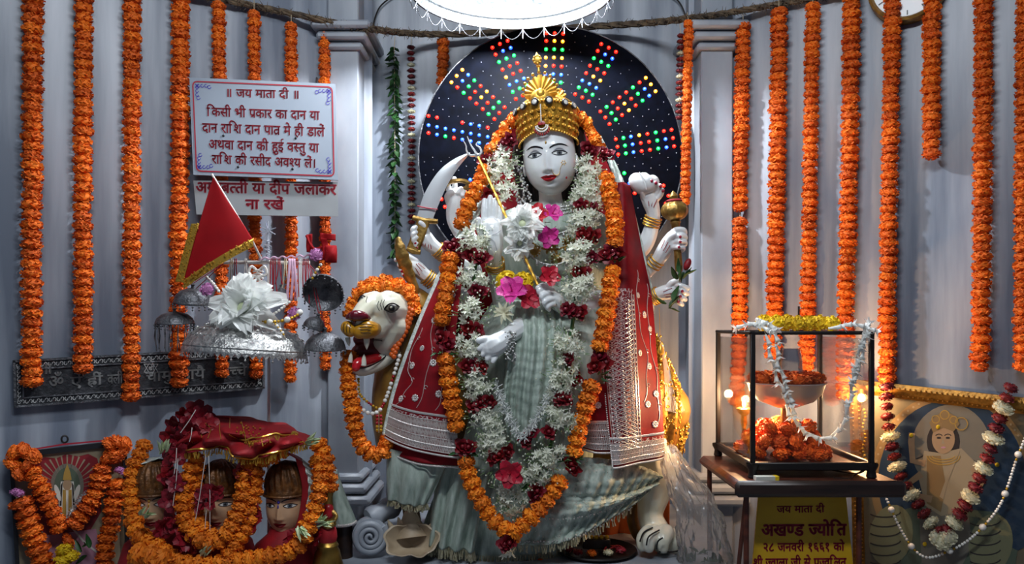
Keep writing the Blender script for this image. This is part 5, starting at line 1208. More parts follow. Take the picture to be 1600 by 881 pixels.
for x, y, Y, r in CL:
    for k in range(17):
        a_ = rnd.uniform(0, 6.28); q = math.sqrt(rnd.random())*r*.80; d = Vector((math.cos(a_)*q/r*1.3, -1, -math.sin(a_)*q/r*1.3+rnd.uniform(-.6, .4)))
        p = W(x+q*math.cos(a_), y+q*math.sin(a_), Y-.012+.010*(q/r)+rnd.uniform(-.008, .008)); R = rot_to(d, rnd.uniform(0, 1)); z_ = rnd.uniform(.0135, .019)
        if k < 7: inst(TUB, 'tuberose', t, p, R, z_)
        else: M4 = Matrix.Translation(p) @ R.to_4x4() @ Matrix.Scale(z_, 4); TG.add([M4 @ v.co for v in TUB.vertices], [tuple(f.vertices) for f in TUB.polygons])
part(TG, 'tuberose_fill', 'tuberose', t, kind='stuff')
for x, y, Y in ((763, 306, -.095), (770, 308, -.095), (747, 402, -.175), (757, 404, -.175), (735, 398, -.17), (743, 455, -.205), (752, 457, -.205), (732, 514, -.235), (746, 516, -.235), (738, 572, -.25), (752, 574, -.25), (728, 572, -.25), (751, 630, -.255), (764, 628, -.255), (740, 634, -.25), (780, 711, -.26), (792, 706, -.26), (770, 714, -.26), (831, 678, -.25), (857, 675, -.255), (835, 775, -.255), (840, 766, -.255), (875, 624, -.25), (884, 622, -.25), (896, 486, -.23), (908, 488, -.225), (886, 484, -.23), (905, 426, -.205), (916, 428, -.20), (925, 403, -.19), (921, 368, -.165), (930, 370, -.16), (910, 366, -.165), (916, 324, -.12), (926, 326, -.12), (906, 322, -.12), (888, 560, -.245), (900, 590, -.235), (820, 690, -.25)): rose_at(t, x, y, Y-.004, 12)
g = G()
for x, y, Y, r in CL+[(880, 345, -.12, 26), (830, 360, -.12, 20), (885, 385, -.13, 26), (878, 420, -.16, 22), (765, 420, -.17, 22), (880, 500, -.20, 24), (765, 470, -.20, 20), (800, 715, -.25, 24), (840, 700, -.25, 22), (775, 730, -.25, 20), (818, 760, -.25, 22)]:
    for k in range(34):
        a_ = rnd.uniform(0, 6.28); q = r*rnd.uniform(.4, 1.15); p = W(x+q*math.cos(a_), y+q*math.sin(a_), Y-.004); d = Vector((math.cos(a_), rnd.uniform(-1, -.2), -math.sin(a_))).normalized(); g.tube([p, p+d*rnd.uniform(.008, .018)], [.0011, .0006], 3, False)
        if k % 3 == 0: g.ball(p+d*.018, .0026, 5, 4, mi=1)
part(g, 'green_sprig', ['sprig', 'tuberose'], t, kind='stuff')
P = on([(770, 262, .0), (752, 360, -.11), (740, 440, -.17), (736, 540, -.22), (752, 640, -.23), (775, 710, -.235), (805, 770, -.245), (850, 720, -.235), (875, 640, -.235), (890, 540, -.22), (905, 420, -.17), (915, 330, -.10), (905, 262, .0)]); part(wire(P, .006, 6), 'string', 'leaf', t)
# tinsel V on the lap
t = thing('tinsel_string', 'silver white tinsel string hanging in a V over the sari', 'tinsel', W(818, 690, -.25))
g = G()
for p, d in resample(on([(776, 600, -.25), (786, 632, -.255), (800, 660, -.258), (817, 684, -.26), (834, 660, -.258), (850, 632, -.255), (862, 606, -.25)], 80), .0028):
    for k in range(3):
        e = Vector((rnd.uniform(-1, 1), rnd.uniform(-1, .2), rnd.uniform(-1, 1))).normalized(); g.tube([p, p+e*.017], [.0018, .0010], 3, False)
part(g, 'tinsel', 'petal_white', t, kind='stuff')
# loose flowers offered on the statue
def flower(kind, label, x, y, Y, r, d=(0, -1, .2), roll=0, name='hibiscus_flower'):
    t = inst(kind, name, None, W(x, y, Y), rot_to(d, roll), r*S(Y)); return tag(t, label, 'flower')
flower(HIB[0], 'red hibiscus lying at the goddess throat below the necklace', 838, 338, -.135, 22, (-.2, -1, .3))
flower(HIBP[0], 'pink hibiscus at the goddess throat beside the red one', 863, 334, -.135, 17, (.3, -1, .5), 1)
flower(HIBP[0], 'magenta hibiscus on the chest below the throat flowers', 857, 370, -.14, 19, (.1, -1, -.2), 2)
flower(HIB[1], 'bright red hibiscus resting above the fist that holds the trident', 858, 432, -.215, 19, (.2, -1, .3), 1)
flower(HIB[0], 'red hibiscus resting low on the goddess garland near its point', 797, 740, -.285, 24, (-.1, -1, .1), 2)
flower(HIB[1], 'red hibiscus tucked under the arm beside the pink lily', 826, 466, -.20, 22, (.2, -1, .3), .4)
flower(HIBP[0], 'large pink lily with long petals lying on the lap', 800, 455, -.205, 26, (-.1, -1, .5), 2.2, 'lily_flower')
flower(marigold_mesh('yellow_flower', 'marigold_yellow', 3), 'yellow flower lying behind the pink lily', 792, 440, -.17, 18, (0, -1, 0), 0, 'yellow_flower')
flower(marigold_mesh('yellow_flower', 'marigold_yellow', 4), 'yellow flower beside the trident shaft behind the lily', 818, 440, -.165, 16, (0, -1, 0), 0, 'yellow_flower')
flower(leaf_flower := (lambda g: [petal(g, rx(k*2.4, 'Z') @ rx(-1.0+.08*k, 'Y'), .8+.03*k, .34, -.9, .05, .45, 4, 5) for k in range(11)] and g.mesh('lily', 'petal_cream', True))(G()), 'pale green-white lily on the lap beside the folded foot', 788, 488, -.232, 20, (-.4, -1, .2), .3, 'lily_flower')
def silk_flower(name, label, c, r, n, seed, d):
    rr_ = random.Random(seed); t = thing(name, label, 'flower', c, 'large white artificial flowers'); R = rot_to(d).to_4x4()
    for i in range(n):
        u = i/n; g = G(); M = Matrix.Translation(c) @ R @ rx(i*2.4, 'Z') @ Matrix.Translation((r*.10*(1-u), 0, 0)) @ rx(-1.2+1.35*u+rr_.uniform(-.25, .25), 'Y')
        petal(g, M, r*(.6+.45*u)*rr_.uniform(.82, 1.15), r*rr_.uniform(.42, .62), -.9+.8*rr_.random(), .14, .9, 9, 8, cup=.3, seed=rr_.uniform(0, 6)); part(g, 'petal', 'petal_white', t)
    g = G(); g.ball(c-Vector(d).normalized()*.0+Vector((0, -.006, 0)), r*.16, 10, 8); part(g, 'centre', 'leaf_pale', t)
silk_flower('silk_flower', 'white ruffled silk flower lying against the raised blessing palm', W(816, 350, -.175), .066, 22, 3, (.1, -1, .25))
silk_flower('silk_flower', 'small white ruffled silk flower below the one on the palm', W(812, 380, -.18), .052, 16, 4, (0, -1, -.3))
# ------------------------------------------------------------------ framed print at the left with its garland
PF = Plane(PL0+NL*.09, (NL+Vector((0, 0, .06))).normalized())
t = thing('framed_picture', 'black framed devotional print of a crowned figure with rays, garlanded with marigolds', 'picture', PF.at(110, 905))
fc = [(14, 708), (198, 687), (204, 908), (26, 916)]
board('print', [(18, 712), (194, 691), (200, 900), (30, 908)], Plane(PF.p-PF.n*.004, PF.n), .006, 'pr_cream', t)
for i in range(4):
    a, b = Vector(fc[i]), Vector(fc[(i+1) % 4]); c = (Vector(fc[0])+Vector(fc[2]))/2; ia, ib = a+(c-a)*.075, b+(c-b)*.075
    g = G(); q = [PF.at(*v, .006) for v in (a, b, ib, ia)]; g.slab(q, [p-PF.n*.018 for p in q]); part(g, 'frame_bar', 'black_frame', t, False)
g = G(); ribbon(g, [(45, 703), (100, 694), (166, 688)], 2.5, PF, .008); part(g, 'red_edge', 'sign_red', t, False)
g = G(); g.tube([PF.at(101+5*math.cos(a), 692-6+5.5*math.sin(a), .004) for a in [i*PI/7 for i in range(14)]], .0028, 6, closed=True); part(g, 'hanging_ring', 'black_iron', t)
L1, L2, L3, L4, L5 = .0006, .0012, .0018, .0024, .003
P0 = Plane(PF.p-PF.n*.004, PF.n)
g = G(); poly(g, [(52, 722), (70, 714), (88, 716), (104, 709), (122, 713), (138, 709), (152, 716), (158, 745), (158, 800), (140, 830), (70, 836), (50, 800)], P0, L1, 0)
for k in range(17):
    a = PI*(k+.5)/17; a2 = .028; poly(g, [(105+22*math.cos(a), 762-22*math.sin(a)), (105+52*math.cos(a-a2), 762-52*math.sin(a-a2)), (105+52*math.cos(a+a2), 762-52*math.sin(a+a2))], P0, L2, 1)
poly(g, ell(105, 758, 26, 34, 24), P0, L2, 2); poly(g, ell(105, 757, 20, 27, 24), P0, L3, 3)
poly(g, [(95, 752), (115, 752), (119, 800), (112, 812), (97, 812), (91, 800)], P0, L4, 4); poly(g, ell(105, 757, 7, 9, 16), P0, L4+.0003, 5); poly(g, [(98, 750), (100, 738), (105, 724), (110, 738), (112, 750)], P0, L5, 6)
for sx in (-1, 1): poly(g, [(105+sx*7, 752), (105+sx*10, 758), (105+sx*12, 790), (105+sx*9, 790)], P0, L5, 7); poly(g, ell(105+sx*15, 770, 4, 14, 10, 0, 2*PI, sx*.3), P0, L5, 4)
for sx in (-.5, .5): poly(g, [(105+sx*9-2.5, 765), (105+sx*9+2.5, 765), (105+sx*9+3, 808), (105+sx*9-3, 808)], P0, L5, 6)
poly(g, [(60, 838), (150, 826), (165, 900), (50, 900)], P0, L2, 8); ribbon(g, [(105, 815), (130, 845), (160, 870)], 3, P0, L3, mi=4)
part(g, 'printed_image', ['pr_red', 'pr_cream', 'pr_grey', 'pr_green', 'pr_white', 'pr_skin', 'pr_gold', 'pr_dark', 'pr_pink'], t, False)
g = G()
for sx, a in ((0, 0),):
    P = [PF.at(146-44*u, 768+50*u*u+2*u, .012) for u in [i/30 for i in range(31)]]
    for p in P:
        for k in range(6): e = Vector((rnd.uniform(-1, 1), rnd.uniform(-1, .1), rnd.uniform(-1, 1))).normalized(); g.tube([p, p+e*.011], .0009, 3, False)
solo(g, 'tinsel_string', 'silver tinsel string lying across the garlanded print', 'tinsel', 'silver_smooth')
t = thing('marigold_garland', 'orange marigold garland draped in a V over the black framed print', 'garland', PF.at(104, 846, .03), 'garlands on the pictures')
sF = PF.at(100, 780).y+DC
def pf(pts, off=.03): return smooth_path([PF.at(x, y, off) for x, y in pts], 60)
for pts, r, st_ in (([(34, 786), (42, 806), (50, 830), (58, 852), (66, 876), (70, 900)], 17, 15), ([(52, 742), (62, 758), (72, 776), (82, 798), (90, 818), (96, 832)], 14, 13), ([(106, 846), (113, 843)], 15, 12), ([(118, 818), (130, 803), (142, 786), (152, 764), (158, 742), (164, 722)], 15, 13), ([(184, 756), (180, 778), (176, 800), (172, 825), (166, 850), (162, 885)], 15, 14)):
    P = pf(pts); part(wire(P, .0012), 'string', 'string', t); heads(t, P, st_*sF/F, r*sF/F, None, .95)
for x, y in ((22, 708), (38, 704), (52, 712), (20, 724), (44, 728), (30, 738), (52, 738), (172, 694), (184, 690), (196, 694), (176, 708), (190, 708), (168, 716), (182, 716)):
    q = 14*sF/F; inst(rnd.choice(MG), 'marigold', t, PF.at(x, y, .03), Matrix.Rotation(rnd.uniform(0, 6), 3, 'Y'), (q, q, q*.9))
for x, y in ((30, 771), (193, 737), (24, 768), (186, 734)): inst(marigold_mesh('purple_flower', 'flower_pink', x, 40), 'purple_flower', t, PF.at(x, y, .04), None, .016)
for x, y, k in ((100, 858, 'MGY'), (110, 868, 'MGY'), (98, 874, 'MGY')): inst(MGY[0], 'yellow_flower', t, PF.at(x, y, .045), Matrix.Rotation(x, 3, 'Y'), .026)
for x, y in ((132, 850), (140, 856), (128, 862), (136, 868)): inst(LEAF, 'leaf', t, PF.at(x, y, .04), rot_to((rnd.uniform(-1, 1), -1, .5), x), .045)

# ------------------------------------------------------------------ three masks on the ledge with their wrap and garlands
YM = -.22; uM = .83*S(YM)
def mask(label, x, y, yaw, mouth='paint_lip'):
    t = thing('deity_mask', label, 'statue', Vector((W(x, y, YM+.03).x, YM+.03, ZLD)), 'three crowned masks in a row')
    H = Head(uM, W(x, y, YM+.02), Euler((0, 0, math.radians(yaw))).to_matrix(), a=36, c=38, cb=34); h = H.head('head', 'tan_skin', t); H.features(h, 'hibiscus_dark', 'paint_iris', 'tan_skin')
    g = G()
    def dome(s_, v):
        ph = 2*PI*s_; z = 16+64*v; k = 1.10 if v < .15 else 1.06*math.sqrt(max(0, 1-((v-.15)/.85)**2.6)); rib = 1+.05*math.cos(ph*18+v*5)*(v > .2)
        return H.loc+H.R @ (Vector((H.a*k*rib*math.sin(ph), -H.c*k*rib*math.cos(ph)-1, z+6*math.cos(ph)*0))*uM)
    g.grid(dome, 108, 18, closeu=True); c = part(g, 'crown', 'bronze_crown', t)
    g = G(); g.tube([H.loc+H.R @ (Vector((H.a*1.13*math.sin(q*PI/20), -H.c*1.13*math.cos(q*PI/20), 17))*uM) for q in range(40)], .004, 6, closed=True); part(g, 'crown_band', 'bronze_crown', t)
    g = G(); g.ball(H.p(0, 8, .6), (.004, .0025, .005), 8, 6); g.ball(H.p(0, 0, .8), (.0022, .002, .006), 8, 6); part(g, 'forehead_mark', 'sign_blue' if x > 400 else 'gold_smooth', h)
    p = H.loc+H.R @ (Vector((0, 0, -45))*uM); g = G()
    g.lathe([(.035, .03), (.05, -.02), (.085, -.05), (.10, -.10), (.105, ZLD-p.z)], p, 28); part(g, 'robe', 'red_cloth', t); return H
mask('tan faced mask with bronze crown, half hidden by red hibiscus', 244, 782, 6)
mask('tan faced mask with bronze crown between the two marigold strands', 346, 782, 0)
H3 = mask('tan faced mask with blue forehead mark and red scarf behind it', 447, 784, -4)
t = thing('scarf', 'red scarf with silver grey edging round the mask nearest the brass bell', 'scarf', W(470, 850, YM))
o, sf = cloth('cloth', [[(412, 716, YM-.02), (432, 708, YM-.04), (456, 712, YM-.03), (474, 728, YM)], [(418, 722, YM+.04), (440, 706, YM+.05), (470, 716, YM+.05), (488, 740, YM+.05)]], 'red_cloth', t, 30, 8)
o, sf = cloth('cloth', [[(462, 716, YM-.015), (474, 722, YM-.02)], [(472, 760, YM-.015), (482, 758, YM-.02)], [(468, 800, YM-.015), (476, 806, YM-.02)], [(462, 822, YM-.015), (466, 840, YM-.02)]], 'red_cloth', t, 8, 30)
o, sf = cloth('edging', [[(472, 718, YM-.02), (486, 728, YM-.01)], [(482, 758, YM-.02), (494, 762, YM-.01)], [(476, 808, YM-.02), (486, 812, YM-.01)]], 'sari_border', t, 8, 30, lambda s, t: .004*math.sin(t*40))
t = thing('scarf', 'thin silver edged veil round the mask behind the hibiscus', 'scarf', W(222, 800, YM))
o, sf = cloth('edging', [[(258, 712, YM), (262, 714, YM+.04)], [(232, 722, YM-.01), (228, 716, YM+.04)], [(214, 730, YM-.01), (210, 728, YM+.04)], [(224, 760, YM-.01), (218, 762, YM+.04)], [(226, 800, YM-.01), (220, 800, YM+.04)]], 'sari_border', t, 6, 40, lambda s, t: .004*math.sin(t*30))
# red wrap with gold fringe over the top
t = thing('red_wrap', 'folded red cloth with gold fringe laid over the tops of the masks', 'cloth', W(370, 716, YM-.02))
o, sf = cloth('cloth', [[(262, 690, YM+.04), (300, 655, YM+.06), (340, 648, YM+.06), (400, 656, YM+.06), (450, 664, YM+.06), (482, 682, YM+.05)], [(258, 706, YM-.01), (300, 676, YM-.04), (345, 672, YM-.06), (400, 684, YM-.07), (446, 680, YM-.06), (484, 690, YM-.01)], [(262, 716, YM-.03), (300, 705, YM-.07), (345, 702, YM-.08), (392, 716, YM-.09), (440, 704, YM-.08), (482, 690, YM-.04)]], 'red_cloth', t, 80, 40, lambda s, t: .018*math.sin(s*26+t*11)+.010*math.sin(s*13-t*17)+.005*math.sin(s*60+t*6))
fringe([sf(i/12, .99) for i in range(13)], 'sequin_gold', t, .020, 110, .0013, 'gold_fringe')
fringe([fin(sf, .55+.4*i/8, .62-.25*i/8, .006)[0] for i in range(9)], 'sequin_gold', t, .016, 60, .0013, 'gold_fringe')
g = G(); g.tube([fin(sf, i/60, .97, .005)[0] for i in range(61)], .0025, 5); g.tube([fin(sf, .5+.48*i/40, .6-.25*i/40, .007)[0] for i in range(41)], .0028, 5)
for k in range(7): g.tube([fin(sf, .1+.07*k+.03*u, .2+.5*u, .005)[0] for u in (0, .3, .6, 1)], .0012, 4)
part(g, 'gold_trim', 'sequin_gold', t)
g = G()
for k in range(40): p, n_ = fin(sf, rnd.uniform(.5, .62), rnd.uniform(.2, .7), .006); g.ball(p, .0024, 5, 4)
part(g, 'sequin', 'sequin_gold', t, kind='stuff')
# hibiscus heap and string of red flowers
t = thing('hibiscus_string', 'string of dark red hibiscus falling over the masks from the red wrap', 'garland', W(300, 850, YM-.1))
for x, y, Y in ((292, 648, -.20), (306, 642, -.20), (278, 664, -.21), (296, 664, -.24), (316, 652, -.23), (270, 682, -.24), (284, 690, -.26), (266, 702, -.26), (280, 708, -.28), (266, 728, -.28), (270, 748, -.29), (262, 744, -.29), (276, 756, -.30), (268, 780, -.30), (326, 776, -.30), (334, 768, -.30), (316, 786, -.30), (270, 808, -.30), (280, 820, -.30), (256, 822, -.30), (300, 850, -.31), (320, 846, -.31), (290, 842, -.31), (396, 800, -.29), (398, 812, -.29), (384, 740, -.28), (460, 846, -.29), (494, 838, -.27), (300, 672, -.26), (324, 664, -.25)):
    inst(rnd.choice(HIBD), 'hibiscus', t, W(x, y, Y), rot_to((rnd.uniform(-.8, .8), -1, rnd.uniform(-.4, .6)), rnd.uniform(0, 6)), rnd.uniform(.030, .040))
for (x, y, x1, y1) in ((306, 640, 282, 676), (300, 668, 296, 690), (276, 700, 272, 740), (322, 708, 300, 842), (326, 712, 328, 836), (278, 716, 270, 790), (322, 770, 320, 830)):
    part(wire([W(x, y, -.30), W((x+x1)/2+1, (y+y1)/2, -.315), W(x1, y1, -.315)], .0011, 4), 'white_thread', 'thread_white', t)
MM = 'marigold garlands on the masks'
def mm(label, pts, r, st_, name='marigold_garland'):
    P = smooth_path([W(*p) for p in pts], 80); t = thing(name, label, 'garland', min(P, key=lambda v: v.z), MM); part(wire(P, .0012), 'string', 'string', t); heads(t, P, st_*S(YM), r*S(YM), MGL, 1.0); return t
mm('large orange marigold garland framing all three masks from the wrap down to the ledge', [(226, 696, -.2), (212, 724, -.22), (206, 760, -.24), (207, 796, -.26), (214, 832, -.29), (240, 850, -.31), (262, 868, -.32), (290, 880, -.33), (340, 882, -.33), (400, 872, -.33), (440, 866, -.32), (466, 852, -.31), (478, 830, -.30), (488, 806, -.29), (496, 780, -.28), (502, 752, -.26), (500, 728, -.24), (490, 708, -.23)], 15, 15)
mm('second large marigold row lying in front along the ledge below the masks', [(216, 868, -.34), (244, 872, -.35), (270, 886, -.36)], 19, 20)
mm('orange marigold strand passing between the hibiscus covered mask and the middle mask', [(306, 716, -.27), (296, 744, -.28), (288, 772, -.29), (286, 800, -.30), (296, 826, -.31), (314, 842, -.32), (334, 850, -.32), (352, 838, -.32), (366, 818, -.31), (376, 796, -.30), (380, 770, -.29), (384, 746, -.28), (386, 726, -.27)], 15, 15)
mm('inner marigold strand close along the cheek of the middle mask', [(310, 730, -.255), (304, 760, -.27), (302, 790, -.285), (312, 820, -.30), (330, 836, -.305)], 13, 14)
mm('orange marigold strand hanging between the middle mask and the blue marked mask', [(400, 724, -.26), (399, 745, -.27), (397, 770, -.28), (394, 792, -.29), (390, 820, -.30), (376, 840, -.31), (362, 860, -.32), (356, 876, -.325)], 14, 14)
mm('short marigold row lying under the fringe of the red wrap', [(384, 724, -.25), (410, 718, -.255), (432, 708, -.255), (448, 698, -.25), (458, 690, -.24)], 14, 15)
mm('outer marigold strand beside the brass bell, hugging the large garland', [(497, 694, -.22), (508, 716, -.225), (514, 742, -.235), (516, 770, -.245)], 14, 14)
for i, (x, y, ang, lab) in enumerate(((222, 806, .5, 'pale tuberose bud bunch tucked beside the hibiscus covered mask'), (214, 872, .9, 'pale tuberose bud bunch low by the framed print'), (482, 690, .5, 'pale tuberose bud bunch at the end of the red wrap'), (466, 826, -.8, 'pale tuberose bud bunch at the chin of the blue marked mask'), (316, 866, 1.0, 'white tuberose bunch lying on the front marigolds below the middle mask'), (252, 706, 1.4, 'pale tuberose bud bunch beside the red wrap over the hibiscus'), (498, 818, .3, 'small pale bud bunch beside the brass bell'))):
    t = thing('bud_bunch', lab, 'flowers', W(x, y, -.33 if y > 800 else -.27), 'tuberose bud bunches on the masks')
    for k in range(9):
        a = ang+rnd.uniform(-.55, .55); d = Vector((math.cos(a), -.5+rnd.uniform(-.4, .3), math.sin(a))); Y = (-.33 if y > 800 else -.28); inst(LEAFP, 'bud', t, W(x+rnd.uniform(-6, 6), y+rnd.uniform(-5, 5), Y), rot_to(d, rnd.uniform(0, 6)) @ Matrix.Rotation(-PI/2, 3, 'Y'), (rnd.uniform(.03, .045), .028, .03))

# ------------------------------------------------------------------ brass bell figurine, small silver dress, scroll, shells
k = S(-.24)
t = thing('brass_bell', 'brass hand bell with red cloth and a small gilded figure as its handle', 'bell', W(512, 905, -.24))
g = G(); c = W(512, 905, -.24); g.lathe([(0, 0), (30*k, 0), (28*k, 10*k), (22*k, 30*k), (19*k, 44*k), (16*k, 50*k), (17*k, 54*k), (13*k, 60*k), (6*k, 64*k)], c, 32); part(g, 'bell_body', 'brass', t)
g = G(); g.lathe([(13*k, 58*k), (15*k, 66*k), (14*k, 76*k), (10*k, 86*k)], c, 20); part(g, 'red_cloth', 'red_cloth', t)
g = G()
for q in ([(513, 820, -.24, 9), (513, 805, -.24, 10), (513, 790, -.24, 8), (514, 778, -.24, 6), (514, 768, -.24, 7), (514, 756, -.24, 3)], [(506, 800, -.25, 4), (500, 806, -.255, 3), (503, 812, -.26, 3)], [(520, 800, -.25, 4), (526, 806, -.255, 3), (523, 813, -.26, 3)], [(505, 818, -.25, 5), (513, 822, -.262, 5), (521, 818, -.25, 5)]): chain(g, q, 8)
fuse(g, 'figure', 'gold_dull', t, .002, 2)
g = G(); chain(g, [(513, 803, -.247, 9), (513, 794, -.247, 8)], 10); part(g, 'figure_robe', 'bead_red', t)
t = thing('small_dress', 'small silver green dress with white sequin hem beside the brass bell', 'dress', Vector((W(538, 820, -.1).x, -.1, ZLD)))
part(ringloft([(517, 527, 735, -.1, .02), (514, 538, 770, -.1, .035), (516, 556, 815, -.1, .05)], 48, 9, .05), 'skirt', 'sari', t)
g = G()
for kx in range(26): a = PI+PI*kx/25; g.ball(W(536+20*math.cos(a), 815, -.1)+Vector((0, .052*math.sin(a), 0)), .005, 6, 5)
part(g, 'hem_sequin', 'sequin', t, kind='stuff'); g = G(); p = W(536, 815, -.1); g.lathe([(.028, .0), (.03, ZLD-p.z)], p, 16); part(g, 'stand', 'wood_dark', t)
g = G(); c = W(578, 838, -.12); Rk = Euler((0, 0, math.radians(12))).to_matrix() @ rot_to((0, -1, 0)); n = 150
P = []; rad = []
for i in range(n):
    u = i/(n-1); a = u*PI*2*3.1; r = (.9+25*u**.9)*S(-.12); P.append(c+Rk @ Vector((r*math.cos(a), r*math.sin(a), .012*(1-u)))); rad.append((2.2+4.2*u)*S(-.12))
g.tube(P, rad, 10); g.tube([c+Rk @ Vector((.020*math.cos(a*.4), .020*math.sin(a*.4), -.03)) for a in range(16)], .02, 8, closed=True)
g.lathe([(0, -.05), (.050, -.05), (.054, -.03), (.052, -.004), (.03, .0), (0, .0)], c, 32, Rk)
g.tube(smooth_path([c+Vector((-.01, .03, .045)), c+Vector((.03, .06, .06)), c+Vector((.06, .10, .08)), c+Vector((.06, .14, .14))], 12), [.03, .035, .035, .03]*3, 10)
solo(g, 'marble_scroll', 'white carved marble scroll with spiral end on the platform corner', 'carving', 'marble_pale')
t = thing('beige_shell', 'beige spiny shell with a wide open mouth below the hanging sari end', 'shell', W(642, 878, -.15))
g = G(); c = W(643, 846, -.15); k = S(-.15)
Rk = rot_to((.08, -.80, .60)); pr = [(.004, -.034), (.030, -.030), (.052, -.018), (.066, .0), (.074, .014), (.068, .014), (.060, .0), (.046, -.014), (.026, -.025), (.0, -.029)]
vs = []; n = 48
for r, z in pr:
    for i in range(n): a = 2*PI*i/n; e = 1+.10*math.cos(2*a)+.06*math.sin(5*a+1)*(r > .05)+.04*math.sin(9*a); vs.append(c+Rk @ Vector((r*e*math.cos(a), r*e*.80*math.sin(a), z+.006*math.sin(3*a)*(r/.07))))
g.add(vs, [(j*n+i, j*n+(i+1) % n, (j+1)*n+(i+1) % n, (j+1)*n+i) for j in range(len(pr)-1) for i in range(n)])
part(g, 'mouth', 'shell_beige', t)
g = G(); g.tube(smooth_path([W(644, 840, -.11), W(642, 818, -.10), W(640, 798, -.10)], 12), [.052-.0034*i for i in range(12)], 14)
part(g, 'spire', 'shell_beige', t)
for x0, y0, x1, y1 in ((618, 836, 606, 812), (628, 828, 622, 808), (664, 836, 676, 816)):
    g = G(); P = [W(x0+(x1-x0)*u, y0+(y1-y0)*u, -.115) for u in (0, .4, .75, 1)]; g.tube(P, [.015, .011, .006, .002], 8); part(g, 'spine', 'shell_beige', t)

# ------------------------------------------------------------------ silver umbrella on its pole with bells and offerings
YU = -.20; kU = S(YU)
def drops(g, c, R, r, n, z, ln, mi=0):
    for i in range(n):
        a = 2*PI*i/n; p = c+R @ Vector((r*math.cos(a), r*math.sin(a), z)); g.tube([p, p+Vector((0, 0, -ln*.6))], .0009, 4); g.ball(p+Vector((0, 0, -ln*.8)), ln*.24, 6, 5, mi=mi)
t = thing('silver_umbrella', 'large embossed silver umbrella dome on a thin pole above the masks', 'umbrella', Vector((W(420, 700, YU+.05).x, YU+.05, ZLD)))
c = W(384, 552, YU); r = 94*kU; Rt = Euler((math.radians(-2), math.radians(4), 0)).to_matrix()
g = G(); g.lathe([(r*.97, -.004), (r, .0), (r*1.0, .008), (r*.985, .012), (r*.995, .016), (r*.975, .022), (r*.92, .042), (r*.78, .064), (r*.55, .080), (r*.25, .090), (.008, .093), (.008, .088), (r*.5, .077), (r*.9, .035), (r*.97, -.004)], c, 72, Rt); part(g, 'dome', 'silver', t)
g = G()
for i in range(54):
    a = 2*PI*i/54
    for q, z, l in ((.90, .048, .010), (.80, .064, .011), (.66, .076, .011)):
        p = c+Rt @ Vector((r*q*math.cos(a+q), r*q*math.sin(a+q), z)); nn = Rt @ Vector((math.cos(a+q)*(.9 if q > .75 else .5), math.sin(a+q)*(.9 if q > .75 else .5), .8)); R2 = rot_to(nn.normalized(), a*3)
        g.tube([p+R2 @ Vector((l*.5*math.cos(k_)*(1-k_/9), l*.5*math.sin(k_)*(1-k_/9), .0008)) for k_ in range(7)], .0012, 4)
part(g, 'embossed_scroll', 'silver', t, kind='stuff')
g = G()
for i in range(60):
    a = 2*PI*i/60; p = c+Rt @ Vector((r*math.cos(a), r*math.sin(a), 0)); g.add([p+Rt @ Vector((-.009*math.sin(a), .009*math.cos(a), 0)), p-Rt @ Vector((-.009*math.sin(a), .009*math.cos(a), 0)), p+Vector((0, 0, -.012))], [(0, 1, 2)])
drops(g, c, Rt, r, 30, -.004, .014); part(g, 'pendant_fringe', 'silver', t, kind='stuff')
g = G(); q = W(420, 409, YU+.05); g.tube([Vector((q.x, q.y, ZLD)), q+Vector((0, 0, .01))], .0045, 8); part(g, 'pole', 'thread_white', t)
g = G(); g.tube([W(350, 410, YU+.05), W(420, 410, YU+.05), W(484, 411, YU+.05)], .0055, 8); part(g, 'crossbar', 'thread_white', t)
g = G(); g.tube([c+Rt @ Vector((0, 0, .085)), W(420, 500, YU+.05)], .004, 6); part(g, 'strut', 'steel', t)
silk_flower('silk_flower', 'very large white silk flower lying on the silver umbrella dome', W(382, 482, YU-.09), .112, 30, 8, (-.1, -1, .4))
SU = 'small hanging silver umbrellas'
def small_umbrella(label, x, y, rp, hp, axis, n=18, hang=None, tassel=0, inside=False, Y=YU):
    c = W(x, y, Y); r = rp*kU; h = hp*kU; R = rot_to(axis); t = thing('small_umbrella', label, 'umbrella', c, SU)
    g = G(); g.lathe([(r*.98, 0), (r, .002), (r*.98, .006), (r*.90, h*.45), (r*.66, h*.78), (r*.3, h*.96), (.005, h*1.0), (.004, h*1.15), (.007, h*1.25), (.0, h*1.35), (.002, h*.96), (r*.6, h*.74), (r*.88, h*.4), (r*.98, 0)], c, 40, R); part(g, 'dome', 'silver_dark', t)
    g = G()
    for i in range(n):
        a = 2*PI*i/n; p = c+R @ Vector((r*math.cos(a), r*math.sin(a), 0)); g.ball(p+Vector((0, 0, -.004)), .0032, 6, 5); g.ball(p+Vector((0, 0, -.012)), .0026, 6, 5)
    part(g, 'bead_fringe', 'silver_dark', t)
    if tassel:
        for i in range(16):
            a = 2*PI*i/16; p = c+R @ Vector((r*.95*math.cos(a), r*.95*math.sin(a), 0)); part(wire([p, p+Vector((rnd.uniform(-.005, .005), 0, -tassel*kU*.5)), p+Vector((rnd.uniform(-.006, .006), 0, -tassel*kU))], .0016, 4), 'tassel', 'silver_dark', t)
    if hang: part(wire([c+R @ Vector((0, 0, h*1.3)), W(*hang)], .0012, 4), 'cord', 'thread_red', t)
    return t
small_umbrella('small silver umbrella hanging under the red flag', 300, 474, 28, 24, (.1, -.15, 1), hang=(352, 410, YU+.05))
small_umbrella('small silver umbrella with long wire tassels beside the large dome', 273, 505, 29, 18, (.02, -.1, 1), hang=(350, 411, YU+.05), tassel=42)
